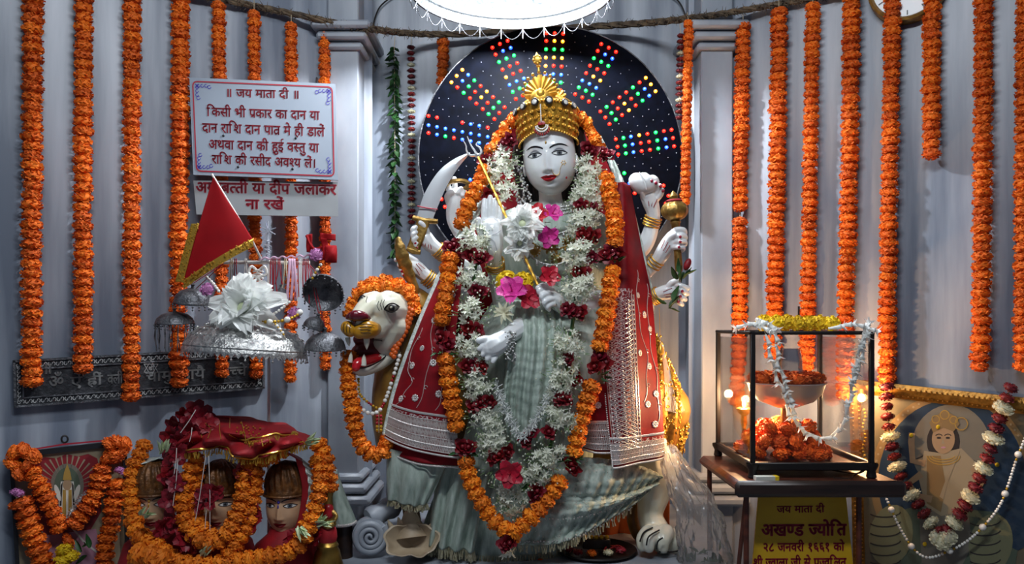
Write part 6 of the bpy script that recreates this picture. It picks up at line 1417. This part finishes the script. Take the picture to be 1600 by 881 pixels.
small_umbrella('silver umbrella tipped over to show its dark inside', 505, 458, 32, 22, (.0, .88, .45), hang=(482, 411, YU+.05))
small_umbrella('small silver cup umbrella squeezed between the tipped one and the lowest one', 490, 512, 17, 18, (.35, -.1, .9), n=12, hang=(482, 412, YU+.05))
small_umbrella('lowest small silver umbrella hanging beside the lion mouth', 508, 545, 32, 26, (.03, -.12, 1), hang=(484, 412, YU+.05))
small_umbrella('tiny silver bell hanging behind the white silk flower', 440, 464, 11, 15, (0, -.1, 1), n=8, hang=(440, 411, YU+.05), Y=YU+.05)
# threads and ribbons tied to the crossbar
for i, (x, ln_, m) in enumerate(((362, 52, 'string'), (368, 48, 'thread_red'), (384, 40, 'thread_white'), (424, 62, 'thread_red'), (429, 70, 'thread_red'), (436, 40, 'thread_red'), (446, 46, 'string'), (464, 60, 'thread_red'), (470, 66, 'thread_white'), (475, 60, 'thread_red'), (480, 70, 'thread_red'))):
    g = G()
    for d in (-1.2, 1.2): g.tube(smooth_path([W(x+d, 404, YU+.045), W(x+d*1.5, 404+ln_*.5, YU+.03), W(x+d*3+rnd.uniform(-3, 3), 404+ln_, YU+.02)], 10), .0017, 5)
    solo(g, 'wish_thread', '%s wish thread tied on the crossbar above the silver umbrella' % {'string': 'tan', 'thread_red': 'dark red', 'thread_white': 'white'}[m], 'thread', m, 'threads tied to the crossbar')
g = G()
for d in (-5, 0, 5): g.grid(lambda s, v: W(456+d+4*(s-.5)+1.5*math.sin(v*4+d), 404+66*v, YU+.03-.01*math.sin(v*3)), 3, 14)
o = solo(g, 'pink_ribbon', 'pale pink ribbon looped over the crossbar', 'ribbon', 'ribbon_pink'); o.modifiers.new('SOLIDIFY', 'SOLIDIFY').thickness = .0015
g = G(); g.tube([W(404+86*u, 404-5*u+1.5*math.sin(u*40), YU+.035) for u in [i/60 for i in range(61)]], .0026, 5); solo(g, 'twisted_thread', 'pink and white twisted thread wound along the crossbar', 'thread', 'ribbon_pink')
g = G()
for a in (-1, 1): g.tube(smooth_path([W(403, 425, YU), W(403+a*10, 416, YU-.02), W(403+a*14, 428, YU-.02), W(403+a*3, 432, YU-.02)], 14), .004, 6); g.tube(smooth_path([W(403, 430, YU-.02), W(403+a*8, 450, YU-.02), W(403+a*12, 462, YU-.02)], 10), .0035, 6)
for q in range(4): g.tube([W(396, 424+q*5, YU), W(403, 422+q*5, YU-.02), W(411, 425+q*5, YU)], .003, 5)
solo(g, 'white_bow', 'white thread bow tied at the pole top above the silk flower', 'bow', 'thread_white')
bead_string('pearl_string', 'short pearl string beside the small umbrella under the flag', smooth_path([W(322, 432, YU-.02), W(334, 444, YU-.03), W(344, 458, YU-.04)], 20), [('pearl', .0048)], 'beads')
bead_string('pearl_string', 'short pearl string between the silk flower and the tipped umbrella', smooth_path([W(426, 492, YU-.06), W(440, 482, YU-.06), W(456, 468, YU-.05)], 20), [('pearl', .0045)], 'beads')
bead_string('pearl_string', 'pearl and gold string dangling over the tipped umbrella', smooth_path([W(502, 412, YU-.02), W(494, 424, YU-.03), W(486, 440, YU-.02)], 20), [('pearl', .005), ('gold', .004)], 'beads')
bead_string('bead_string', 'gold bead string with pearls lying on the silver umbrella dome', smooth_path([W(404, 502, YU-.085), W(426, 503, YU-.10), W(446, 500, YU-.09), W(462, 494, YU-.07), W(470, 486, YU-.05)], 30), [('gold', .005), ('gold', .0045), ('gold', .005), ('pearl', .009)], 'beads')
bead_string('bead_string', 'little pearl tassel hanging down the silver umbrella dome', smooth_path([W(430, 506, YU-.12), W(440, 518, YU-.14), W(446, 528, YU-.155)], 14), [('gold', .003), ('pearl', .0048)], 'beads')
for x, y, lab in ((323, 452, 'small pink paper flower under the flag'), (460, 490, 'small pink paper flower at the end of the gold beads'), (494, 398, 'small pink paper flower by the red cloth strip')):
    flower(marigold_mesh('pink_flower', 'flower_pink', x, 50), lab, x, y, YU-.04, 11, (0, -1, .2), 0, 'pink_flower')
# silver star-topped ornament standing on the crossbar
g = G(); g.tube([W(418, 408, YU+.05), W(419, 345, YU+.05)], [.006, .002], 8)
for a in range(8): d = Vector((math.cos(a*PI/4+.3), -.2, math.sin(a*PI/4+.3))); p = W(419, 360, YU+.045); g.tube([p, p+d*.026], [.003, .0008], 5)
for q in range(5): g.tube([W(412+q, 375+q*7, YU+.04), W(425-q, 378+q*7, YU+.04)], .002, 5)
solo(g, 'crystal_ornament', 'glittering silver star ornament standing on the crossbar below the notice', 'ornament', 'crystal')
g = G(); g.grid(lambda s, v: W(479+9*s, 366+28*v, YU+.02+.006*math.sin(v*5+s*3)), 5, 10)
g.grid(lambda s, v: W(500+24*s, 364+10*v+2*s, YU+.02+.006*math.sin(s*7)), 10, 5); g.grid(lambda s, v: W(500+10*s+4*math.sin(v*3), 372+34*v, YU+.015+.006*math.sin(v*7)), 5, 10); g.grid(lambda s, v: W(508+18*s, 384+26*v, YU+.01-.02*math.sin(v*3)*math.sin(s*3)), 9, 9)
g.tube(smooth_path([W(479, 368, YU+.02), W(490, 388, YU+.01), W(506, 386, YU+.02), W(512, 394, YU)], 16), .0045, 6)
o = solo(g, 'red_cloth_strip', 'bright red knotted cloth strip hanging beside the pillar above the tipped umbrella', 'cloth', 'flag_red'); o.modifiers.new('SOLIDIFY', 'SOLIDIFY').thickness = .002
# red flag
t = thing('red_flag', 'red triangular flag with gold sequin border on a thin stick', 'flag', W(408, 408, YU+.04))
YF = YU-.02
o, sf = cloth('cloth', [[(333, 277, YF), (334, 278, YF)], [(315, 335, YF-.02), (356, 314, YF)], [(298, 390, YF-.03), (376, 344, YF-.01)], [(284, 440, YF-.03), (394, 374, YF-.01)]], 'flag_red', t, 30, 40, lambda s, t: .012*math.sin(s*5+t*2)*t)
g = G()
def band(s, v): # left edge
    p = sf(0, .42+.58*v); return p+Vector((-.020+.022*s, -.004, 0))
g.grid(band, 5, 30); g.grid(lambda s, v: sf(s, 1)+Vector((.002, -.004, -.020+.024*v)), 40, 5); b2 = part(g, 'gold_border', 'sequin_gold', t); b2.modifiers.new('SOLIDIFY', 'SOLIDIFY').thickness = .003
g = G()
for i in range(150):
    p = band(rnd.random(), rnd.random()) if i % 2 else sf(rnd.random(), 1)+Vector((0, -.005, rnd.uniform(-.02, .004))); g.ball(p+Vector((0, -.003, 0)), .0030, 6, 4)
part(g, 'sequin', 'sequin_gold', t, kind='stuff')
part(wire([W(331, 272, YF+.005), W(394, 376, YF), W(410, 408, YU+.045)], .0035, 7), 'stick', 'thread_white', t)
# ------------------------------------------------------------------ wooden table with the glass case
zt = 1.083
t = thing('side_table', 'dark wooden table with iron rod legs carrying the glass case', 'table', (.81, -.18, 0))
X0, X1, Y0, Y1 = .590, 1.030, -.395, .03
g = G(); g.box(((X0+X1)/2, (Y0+Y1)/2, zt-.016), (X1-X0, Y1-Y0, .032), ch=.012); part(g, 'table_top', 'wood_red', t)
g = G(); g.box(((X0+X1)/2, Y0-.004, zt-.018), (X1-X0+.01, .022, .044), ch=.010); part(g, 'front_edge', 'wood_dark', t)
for x, y in ((X0+.035, Y0+.03), (X1-.10, Y0+.04), (X0+.02, Y1-.06), (X1-.10, Y1-.05)): 
    g = G(); g.tube([(x, y, zt-.03), (x, y, 0)], .0075, 8); part(g, 'leg', 'wood_red', t)
g = G(); g.tube([(X0+.035, Y0+.03, zt-.04), (X0-.0, Y0+.12, .45)], .006, 8); g.tube([(X0+.02, Y1-.06, .60), (X0+.035, Y0+.03, .60)], .006, 8); part(g, 'brace', 'wood_red', t)
# yellow board hanging below the front edge
PY = Plane((0, Y0+.035, 0), (0, -1, .05))
t = thing('dedication_board', 'yellow board with dark red Hindi lettering under the table', 'sign', PY.at(1250, 930))
board('board', [(1185, 776), (1322, 776), (1338, 930), (1172, 930)], PY, .006, 'sign_yellow', t)
g = G(); text(g, 'जय माता दी', 1214, 801, 1288, 800, 10, PY, .001, .02); part(g, 'lettering', 'sign_red', t, False)
g = G(); text(g, 'अखण्ड ज्योति', 1190, 837, 1322, 836, 17, PY, .001, .03); part(g, 'lettering', 'sign_red', t, False)
g = G(); text(g, '२८ जनवरी १६६१ को', 1192, 861, 1319, 860, 12, PY, .001, .025); part(g, 'lettering', 'sign_red', t, False)
g = G(); text(g, 'श्री ज्वाला जी से प्रज्वलित', 1177, 886, 1322, 885, 13, PY, .001, .025); part(g, 'lettering', 'sign_red', t, False)
# case
cx0, cx1, cy0, cy1, cz0, cz1 = .648, .968, -.345, .035-.02, 1.115, 1.474
t = thing('glass_case', 'glass case with dark iron frame holding the steel bowl and marigolds', 'case', ((cx0+cx1)/2, (cy0+cy1)/2, zt))
for x, y in ((cx0, cy0), (cx1, cy0), (cx0, cy1), (cx1, cy1)):
    g = G(); g.box((x, y, (zt+cz1)/2), (.013, .013, cz1-zt), ch=.002); part(g, 'post', 'black_iron', t)
    g = G(); g.lathe([(.010, 0), (.014, .004), (.011, .020), (.018, .034), (.018, .040)], (x, y, zt), 10); part(g, 'foot', 'black_iron', t)
for z, h in ((cz1, .010), (cz0, .022)):
    for a, b in (((cx0, cy0), (cx1, cy0)), ((cx0, cy1), (cx1, cy1)), ((cx0, cy0), (cx0, cy1)), ((cx1, cy0), (cx1, cy1))):
        g = G(); g.box(((a[0]+b[0])/2, (a[1]+b[1])/2, z), (abs(a[0]-b[0])+.015, abs(a[1]-b[1])+.015, h), ch=.003); part(g, 'rail', 'black_iron', t)
g = G(); g.box(((cx0+cx1)/2, (cy0+cy1)/2, cz0-.004), (cx1-cx0, cy1-cy0, .006)); part(g, 'base', 'wood_red', t)
for c, d in ((((cx0+cx1)/2, cy0+.003, (cz0+cz1)/2), (cx1-cx0-.014, .002, cz1-cz0-.03)), (((cx0+cx1)/2, cy1-.003, (cz0+cz1)/2), (cx1-cx0-.014, .002, cz1-cz0-.03)), ((cx0+.002, (cy0+cy1)/2, (cz0+cz1)/2), (.002, cy1-cy0-.014, cz1-cz0-.03)), ((cx1-.002, (cy0+cy1)/2, (cz0+cz1)/2), (.002, cy1-cy0-.014, cz1-cz0-.03)), (((cx0+cx1)/2, (cy0+cy1)/2, cz1+.001), (cx1-cx0-.014, cy1-cy0-.014, .002))):
    g = G(); g.box(c, d); part(g, 'pane', 'glass', t, False)
YC = -.18; bc = Vector(((cx0+cx1)/2-.014, YC, 0))
t = thing('steel_bowl', 'shallow steel bowl on a stand inside the glass case', 'bowl', Vector((bc.x, YC, cz0)))
kc = S(YC); zr = W(0, 598, YC).z; zb = W(0, 637, YC).z
g = G(); g.lathe([(.018, zb), (.03, zb+.002), (58*kc*.72, zb+.020), (58*kc*.93, zb+.044), (58*kc, zr-.004), (61*kc, zr), (61*kc, zr+.003), (57*kc, zr), (57*kc*.92, zb+.046), (57*kc*.7, zb+.022), (0, zb+.006)], (bc.x, YC, 0), 48); part(g, 'bowl', 'steel', t)
g = G(); g.lathe([(.045, cz0), (.04, cz0+.01), (.014, cz0+.02), (.014, zb)], (bc.x, YC, 0), 20); part(g, 'stand', 'brass', t)
t = thing('glass_chimney', 'clear glass lamp chimney standing in the steel bowl', 'lamp glass', Vector((bc.x+.012, YC, zr-.02)))
g = G(); g.lathe([(.034, zr-.03), (.037, zr+.02), (.034, zr+.07), (.028, zr+.10), (.026, zr+.10), (.032, zr+.07), (.035, zr+.02), (.032, zr-.03)], (bc.x+.012, YC, 0), 28); part(g, 'chimney', 'glass', t)
t = thing('marigold_ring', 'ring of marigold heads lying round the rim of the steel bowl', 'flowers', Vector((bc.x, YC, zr)))
for i in range(20): a = 2*PI*i/20; q = .024*rnd.uniform(.9, 1.1); inst(rnd.choice(MGD if i % 3 else MG), 'marigold', t, (bc.x+.088*math.cos(a), YC+.088*math.sin(a), zr+.015), Matrix.Rotation(rnd.uniform(-.4, .4), 3, 'X') @ Matrix.Rotation(i, 3, 'Z'), (q, q, q))
hp = []
for i in range(400):
    lay = rnd.choice((0, 0, 0, 1, 1, 1, 2, 2)); ra = (.118, .100, .075)[lay]; x = bc.x-.012+rnd.uniform(-1, 1)*ra*1.1; y = YC-.01+rnd.uniform(-1, 1)*ra; z = cz0+.022+lay*.032
    if (x-bc.x)**2/1.25+(y-YC)**2 > ra*ra*1.1 or any((x-p[0])**2+(y-p[1])**2+(z-p[2])**2 < .034**2 for p in hp): continue
    hp.append((x, y, z)); q = .024*rnd.uniform(.9, 1.12); m_ = tag(inst(rnd.choice(MG), 'marigold_flower', None, (x, y, z), Matrix.Rotation(rnd.uniform(-1, 1), 3, 'X') @ Matrix.Rotation(rnd.uniform(-1, 1), 3, 'Y'), (q, q, q)), 'orange marigold head in the heap below the steel bowl', 'flower', 'loose marigolds heaped in the glass case')
# flame lamp that burns inside the case
c = Vector((cx0+.055, -.075, cz0+.085)); t = thing('oil_lamp', 'small brass oil lamp with a live flame behind the marigold heap', 'lamp', (c.x, c.y, cz0))
g = G(); g.lathe([(0, -.085), (.026, -.085), (.022, -.078), (.007, -.07), (.006, -.02), (.010, 0), (.008, .02), (.018, .03), (.024, .042), (.02, .044), (0, .034)], c, 20); part(g, 'lamp_body', 'brass', t)
g = G(); g.lathe([(0, .040), (.005, .048), (.006, .056), (.003, .068), (0, .08)], c, 12); part(g, 'flame', 'lamp_glow', t)
lamp('oil_lamp_light', 'POINT', c+Vector((0, 0, .07)), 15, (1, .60, .30), .012)
# flowers on top of the case
for i, x in enumerate((1194, 1212, 1229, 1246, 1263, 1281, 1300)):
    q = 13.5*S(-.2)*rnd.uniform(.92, 1.08); p = W(x, 0, -.22+rnd.uniform(-.03, .03)); p.z = cz1+q*.92+.004
    tag(inst(rnd.choice(MGY), 'yellow_marigold', None, p, Matrix.Rotation(1.2+rnd.uniform(-.3, .3), 3, 'X'), (q, q, q*1.5)), 'yellow marigold head in the row on top of the glass case', 'flower', 'yellow marigolds on the glass case')
g = G(); p = W(1248, 0, -.2); g.tube([(p.x, -.2, cz1+.002), (p.x, -.2, cz1+.075)], .0028, 6); solo(g, 'incense_stick', 'short dark incense stub standing among the yellow marigolds', 'incense', 'wood_dark')
def bud_mesh():
    g = G(); g.tube([(0, 0, 0), (0, 0, .35), (0, 0, .62), (0, 0, .74)], [.05, .07, .10, .14], 7)
    for k in range(5): petal(g, Matrix.Translation((0, 0, .70)) @ rx(k*2*PI/5, 'Z') @ rx(-1.1, 'Y') @ Matrix.Translation((.08, 0, 0)), .36, .18, -.6, 0, .35, 3, 4)
    return g.mesh('tuberose_bud', 'petal_white', True)
BUD = bud_mesh(); yf = cy0-.018
t = thing('bud_string', 'string of white tuberose buds draped over the front of the glass case', 'garland', W(1285, 686, yf))
for pts in ([(1174, 508, yf+.03), (1192, 512, yf+.006), (1200, 540, yf), (1212, 580, yf), (1224, 620, yf), (1240, 654, yf), (1262, 676, yf), (1285, 684, yf), (1308, 674, yf), (1322, 648, yf), (1330, 610, yf), (1338, 565, yf), (1346, 530, yf), (1352, 510, yf+.02)], [(1186, 500, yf+.03), (1206, 512, yf+.004), (1212, 540, yf-.004), (1218, 575, yf-.004), (1228, 606, yf-.004), (1238, 636, yf-.006)], [(1354, 515, yf+.004), (1350, 540, yf-.004), (1342, 575, yf-.004), (1334, 600, yf-.004)], [(1200, 506, yf+.02), (1180, 505, yf+.02), (1150, 509, yf+.05)], [(1300, 512, yf+.01), (1330, 506, yf+.01), (1356, 512, yf+.01)]):
    P = smooth_path([W(*p) for p in pts], 80); part(wire(P, .001, 4), 'thread', 'string', t)
    for i, (p, d) in enumerate(resample(P, 19*S(yf))): inst(BUD, 'tuberose_bud', t, p-d*.01, rot_to(d+Vector((rnd.uniform(-.25, .25), -.2, rnd.uniform(-.1, .1))), i), (.062, .062, .042*rnd.uniform(.9, 1.1)))
g = G(); g.box((.672, cy0-.03, zt+.006), (.056, .02, .012), Euler((0, 0, .06)).to_matrix(), ch=.001); o = thing('matchbox', 'small white matchbox with yellow end on the table edge', 'matchbox', (.672, cy0-.03, zt)); part(g, 'box', 'matchbox', o)
g = G(); g.box((.701, cy0-.028, zt+.006), (.012, .021, .0125), Euler((0, 0, .06)).to_matrix(), ch=.001); part(g, 'tray', 'marigold_yellow', o)
g = G(); g.tube(smooth_path([Vector(p) for p in ((.86, -.36, zt+.004), (.90, -.37, zt+.004), (.93, -.33, zt+.006), (.955, -.35, zt+.03), (.95, -.30, zt+.004), (.90, -.25, zt+.004))], 50), .0018, 5); solo(g, 'thin_wire', 'thin dark wire curled on the table under the case', 'wire', 'wood_dark')

# ------------------------------------------------------------------ gold framed print on the right wall
PG = Plane(PR0+NR*.045, NR)
t = thing('framed_picture', 'old gold framed print of a seated crowned figure on the right wall', 'picture', PG.at(1490, 960))
fo = [(1326, 592), (1660, 628), (1672, 990), (1334, 930)]; fi = [(1345, 615), (1640, 652), (1650, 960), (1352, 905)]
board('print', fi, Plane(PG.p-PG.n*.012, PG.n), .006, 'pr_paper', t)
for i in range(4):
    a, b, ib, ia = fo[i], fo[(i+1) % 4], fi[(i+1) % 4], fi[i]; g = G()
    for (s0, s1, h0, h1) in ((0, .35, .004, .010), (.35, .7, .010, .004), (.7, 1, .005, -.008)):
        L = lambda p, q, u: (p[0]+(q[0]-p[0])*u, p[1]+(q[1]-p[1])*u)
        q = [PG.at(*L(a, ia, s0), h0), PG.at(*L(b, ib, s0), h0), PG.at(*L(b, ib, s1), h1), PG.at(*L(a, ia, s1), h1)]; g.slab(q, [p-PG.n*.02 for p in q])
    for k in range(40 if i % 2 == 0 else 50):
        u = k/(39 if i % 2 == 0 else 49); x, y = L(L(a, ia, .28), L(b, ib, .28), u); g.ball(PG.at(x, y, .011), .0035, 5, 4)
        x, y = L(L(a, ia, .82), L(b, ib, .82), u); g.ball(PG.at(x, y, .003), .0028, 5, 4)
    part(g, 'frame_bar', 'frame_gold', t, False)
Pp = Plane(PG.p-PG.n*.012, PG.n); g = G(); M = ['pr_ochre', 'pr_blue', 'pr_grey', 'pr_cream', 'pr_dark', 'pr_skin', 'pr_gold', 'pr_teal', 'pr_lion', 'pr_green', 'pr_pink', 'pr_white']
poly(g, ell(1488, 752, 128, 140, 48), Pp, .0006, 0); poly(g, ell(1488, 752, 116, 128, 48), Pp, .0010, 1); poly(g, ell(1486, 700, 62, 68, 40), Pp, .0014, 2)
for k in range(40): a = PI+PI*k/39; poly(g, ell(1488+122*math.cos(a), 752+134*math.sin(a), 2, 2, 6), Pp, .0012, 3)
poly(g, ell(1474, 690, 26, 32, 20), Pp, .0018, 4); poly(g, [(1455, 700), (1440, 715), (1420, 722), (1448, 708)], Pp, .0018, 4); poly(g, [(1500, 700), (1512, 714), (1528, 722), (1508, 722)], Pp, .0018, 4)
poly(g, [(1444, 704), (1470, 708), (1502, 700), (1524, 722), (1526, 760), (1512, 800), (1470, 806), (1446, 790), (1436, 750)], Pp, .0022, 3)
poly(g, [(1448, 712), (1470, 712), (1478, 760), (1470, 800), (1448, 786)], Pp, .0026, 0); poly(g, [(1492, 708), (1500, 704), (1482, 750), (1474, 780), (1468, 776)], Pp, .0030, 3)
poly(g, ell(1474, 686, 18, 23, 22), Pp, .0030, 5); poly(g, [(1458, 676), (1452, 660), (1462, 650), (1476, 640), (1492, 650), (1500, 662), (1490, 674), (1474, 668)], Pp, .0034, 0)
for x, y, r in ((1462, 655, 6), (1476, 648, 7), (1490, 656, 6), (1502, 662, 10)): ribbon(g, ell(x, y, r, r, 10), 1.6, Pp, .0037, True, 6)
for x in (1467, 1481): poly(g, ell(x, 684, 3.6, 1.6, 8), Pp, .0037, 4); ribbon(g, ell(x, 681, 5, 3, 6, PI, 2*PI), 1.2, Pp, .0037, mi=4)
poly(g, ell(1474, 699, 4, 1.6, 8), Pp, .0037, 10); poly(g, [(1473, 685), (1476, 693), (1471, 693)], Pp, .0035, 3)
for pts, w_ in (([(1440, 740), (1420, 755), (1432, 775), (1456, 780)], 11), ([(1446, 724), (1426, 720), (1424, 690), (1425, 676)], 10), ([(1520, 730), (1534, 752), (1520, 776), (1500, 782)], 11)): ribbon(g, pts, w_, Pp, .0032, mi=5)
for q in (6, 10, 14): ribbon(g, ell(1474, 712, 12+q, q, 10, 0, PI), 1.5, Pp, .0034, mi=6)
poly(g, [(1400, 800), (1446, 786), (1512, 796), (1560, 800), (1590, 860), (1580, 920), (1400, 900), (1380, 850)], Pp, .0016, 9)
poly(g, [(1436, 792), (1512, 798), (1520, 850), (1500, 890), (1440, 880)], Pp, .0020, 2)
for cx, cy in ((1392, 836), (1548, 850)):
    poly(g, ell(cx, cy, 34, 48, 24, 0, 2*PI, .2), Pp, .0024, 8)
    for k in range(6): ribbon(g, ell(cx-10, cy-38+k*15, 26, 10, 8, .2, 2.6), 2, Pp, .0028, mi=4)
poly(g, ell(1590, 800, 24, 60, 16), Pp, .0018, 1); poly(g, [(1600, 660), (1640, 664), (1644, 760), (1616, 740)], Pp, .0014, 7)
part(g, 'printed_image', M, t, False)
g = G()
for x, y in ((1466, 667), (1424, 680), (1558, 726), (1445, 850)): g.ball(Pp.at(x, y, .0045), (.007, .003, .007), 10, 6)
part(g, 'sandal_mark', 'marigold_yellow', t)
t = thing('flower_garland', 'dark red and white chrysanthemum garland hung in a V on the gold framed print', 'garland', PG.at(1472, 846, .03), 'garlands on the pictures')
P = smooth_path([PG.at(x, y, .035) for x, y in ((1386, 604), (1386, 640), (1391, 680), (1398, 715), (1408, 745), (1424, 772), (1440, 796), (1456, 818), (1474, 834), (1490, 818), (1504, 796), (1520, 770), (1534, 738), (1546, 706), (1556, 672), (1568, 636), (1580, 604))], 120)
part(wire(P, .0012), 'string', 'leaf', t); rs = resample(P, 15.5*.00205)
for i, (p, d) in enumerate(rs):
    wh = (i % 3 == 2) and i > 4; q = (.030 if wh else .023)*rnd.uniform(.92, 1.08); inst((MGW if wh else MGR)[i % 2], 'chrysanthemum', t, p, rot_to((d+Vector((0, -.35, .0))).normalized(), i), (q, q, q*.85))
for k in range(3): inst(MGW[k % 2], 'chrysanthemum', t, PG.at(1474+(k-1)*9, 840+(k % 2)*8, .045), rot_to((0, -1, 0)), .026)
P = smooth_path([PG.at(x, y, .03) for x, y in ((1612, 660), (1598, 694), (1588, 718), (1576, 756), (1562, 790), (1537, 822), (1510, 846), (1480, 862), (1450, 871), (1428, 858), (1408, 828), (1392, 794), (1380, 766), (1376, 740))], 120)
bead_string('pearl_garland', 'long pearl string with larger beads hung across the gold framed print', P, [('pearl', .0046)]*9+[('gold', .004), ('pearl', .0105), ('gold', .004)], 'beads')
t = thing('bulb_lamp', 'small glowing bulb with gold bead strings on the corner of the gold frame', 'lamp', PG.at(1346, 640, .03)); c = PG.at(1346, 621, .035)
g = G(); g.ball(c, (.011, .011, .014), 14, 10); part(g, 'bulb', 'lamp_glow', t); g = G(); g.lathe([(.006, .012), (.008, .013), (.008, .03), (.003, .032)], c, 12); part(g, 'socket', 'brass', t)
for k in range(16): inst(BEAD['gold'], 'bead', t, PG.at(1350+2*math.sin(k), 640+k*5.5, .02), None, .004)
lamp('bulb_lamp_light', 'POINT', c+NR*.03, 4.5, (1, .60, .30), .012)

# ------------------------------------------------------------------ clear plastic bag, offering tray, cloth below the lion
t = thing('plastic_bag', 'clear crumpled plastic bag with green leaves inside standing on the platform edge', 'bag', W(1100, 890, -.16))
g = G(); rows = [(1034, 1052, 695, -.08, .010), (1036, 1074, 725, -.10, .028), (1046, 1104, 765, -.12, .045), (1056, 1122, 800, -.14, .06), (1060, 1136, 840, -.15, .065), (1062, 1142, 880, -.15, .065), (1066, 1140, 905, -.15, .055)]
vs = []; fs = []; n, m_ = 120, 100
for j in range(m_):
    xl, xr, py, Y, hd_ = cr(rows, j/(m_-1)); a, b = W(xl, py, Y), W(xr, py, Y); c = (a+b)/2; hw = (b.x-a.x)/2
    for i in range(n):
        p = 2*PI*i/n; q = Vector((math.cos(p)*2.2, math.sin(p)*2.2, j*.066)); e = 1+.20*noise.noise(q)+.20*abs(noise.noise(Vector((q.x*1.6+q.z*.5, q.y*1.6, q.z*.7))))-.14*abs(noise.noise(Vector((q.x*3+q.z, q.y*3, q.z*1.3))))+.05*abs(noise.noise(q*4.5)); vs.append(c+Vector((hw*math.cos(p)*e, hd_*math.sin(p)*e, .008*noise.noise(q*3))))
for j in range(m_-1):
    for i in range(n): i2 = (i+1) % n; fs.append((j*n+i, (j+1)*n+i, (j+1)*n+i2, j*n+i2))
g.add(vs, fs); part(g, 'bag', 'plastic', t)
for k in range(26): inst(LEAF, 'leaf', t, W(1100+rnd.uniform(-28, 28), 876+rnd.uniform(-16, 14), -.15+rnd.uniform(-.02, .02)), Euler((rnd.uniform(0, 6), rnd.uniform(0, 6), rnd.uniform(0, 6))).to_matrix(), .032)
t = thing('offering_tray', 'round black tray of small offerings on the platform under the sari', 'tray', W(935, 866, -.08))
c = Vector((W(932, 860, -.06).x, -.055, ZP)); g = G(); g.lathe([(0, .002), (.105, .002), (.118, .012), (.122, .014), (.124, .010), (.108, 0), (0, 0)], c, 48); part(g, 'tray', 'black_iron', t)
def offering(name, label, cat, g, m): return solo(g, name, label, cat, m)
g = G(); g.box(c+Vector((.00, .01, .027)), (.085, .035, .03), ch=.003); o = thing('trinket_box', 'small dark box topped with five yellow beads on the black tray', 'box', c+Vector((0, .01, .014))); part(g, 'box', 'wood_dark', o)
for k in range(5): inst(BEAD['gold'], 'bead', o, c+Vector((-.032+.016*k, .0, .046)), None, .0075)
for i, (dx, dy, m, lab) in enumerate(((-.085, -.02, 'hibiscus_dark', 'dark red dried flower on the black tray'), (-.06, -.05, 'hibiscus_dark', 'dark red flower at the tray rim below the box'), (-.02, -.06, 'marigold', 'orange flower head at the front of the tray'), (.03, -.055, 'petal_cream', 'cream flower head at the front of the tray'), (.07, -.03, 'hibiscus_dark', 'dark red flower on the tray near the paw'), (-.12, -.01, 'marigold_yellow', 'yellow flower head beside the rim of the tray'))):
    q = .014; tag(inst(marigold_mesh('offering_flower', m, i+70, 50), 'offering_flower', None, c+Vector((dx, dy, .016 if i < 5 else .009)), None, (q*1.2, q*1.2, q)), lab, 'flower')
g = G(); g.tube(smooth_path([c+Vector((.05+.03*math.cos(k), -.02+.03*math.sin(k*1.7), .018)) for k in range(9)], 60), .0028, 5); solo(g, 'sacred_thread', 'tangled red sacred thread on the tray near the lion paw', 'thread', 'thread_red')
t = thing('orange_cloth', 'orange cloth hanging under the lion belly beside the tail', 'cloth', W(985, 836, .16))
cloth('cloth', [[(925, 760, .16), (980, 758, .18), (1045, 760, .18)], [(930, 800, .16), (985, 800, .17), (1045, 800, .18)], [(935, 842, .15), (985, 838, .16), (1045, 838, .17)]], 'orange_cloth', t, 30, 14, lambda s, t: .012*math.sin(s*16+t*2))
tag(inst(MG[0], 'marigold_petal', None, W(844, 874, -.13), None, (.008, .008, .005)), 'tiny orange marigold scrap on the platform edge', 'petal')
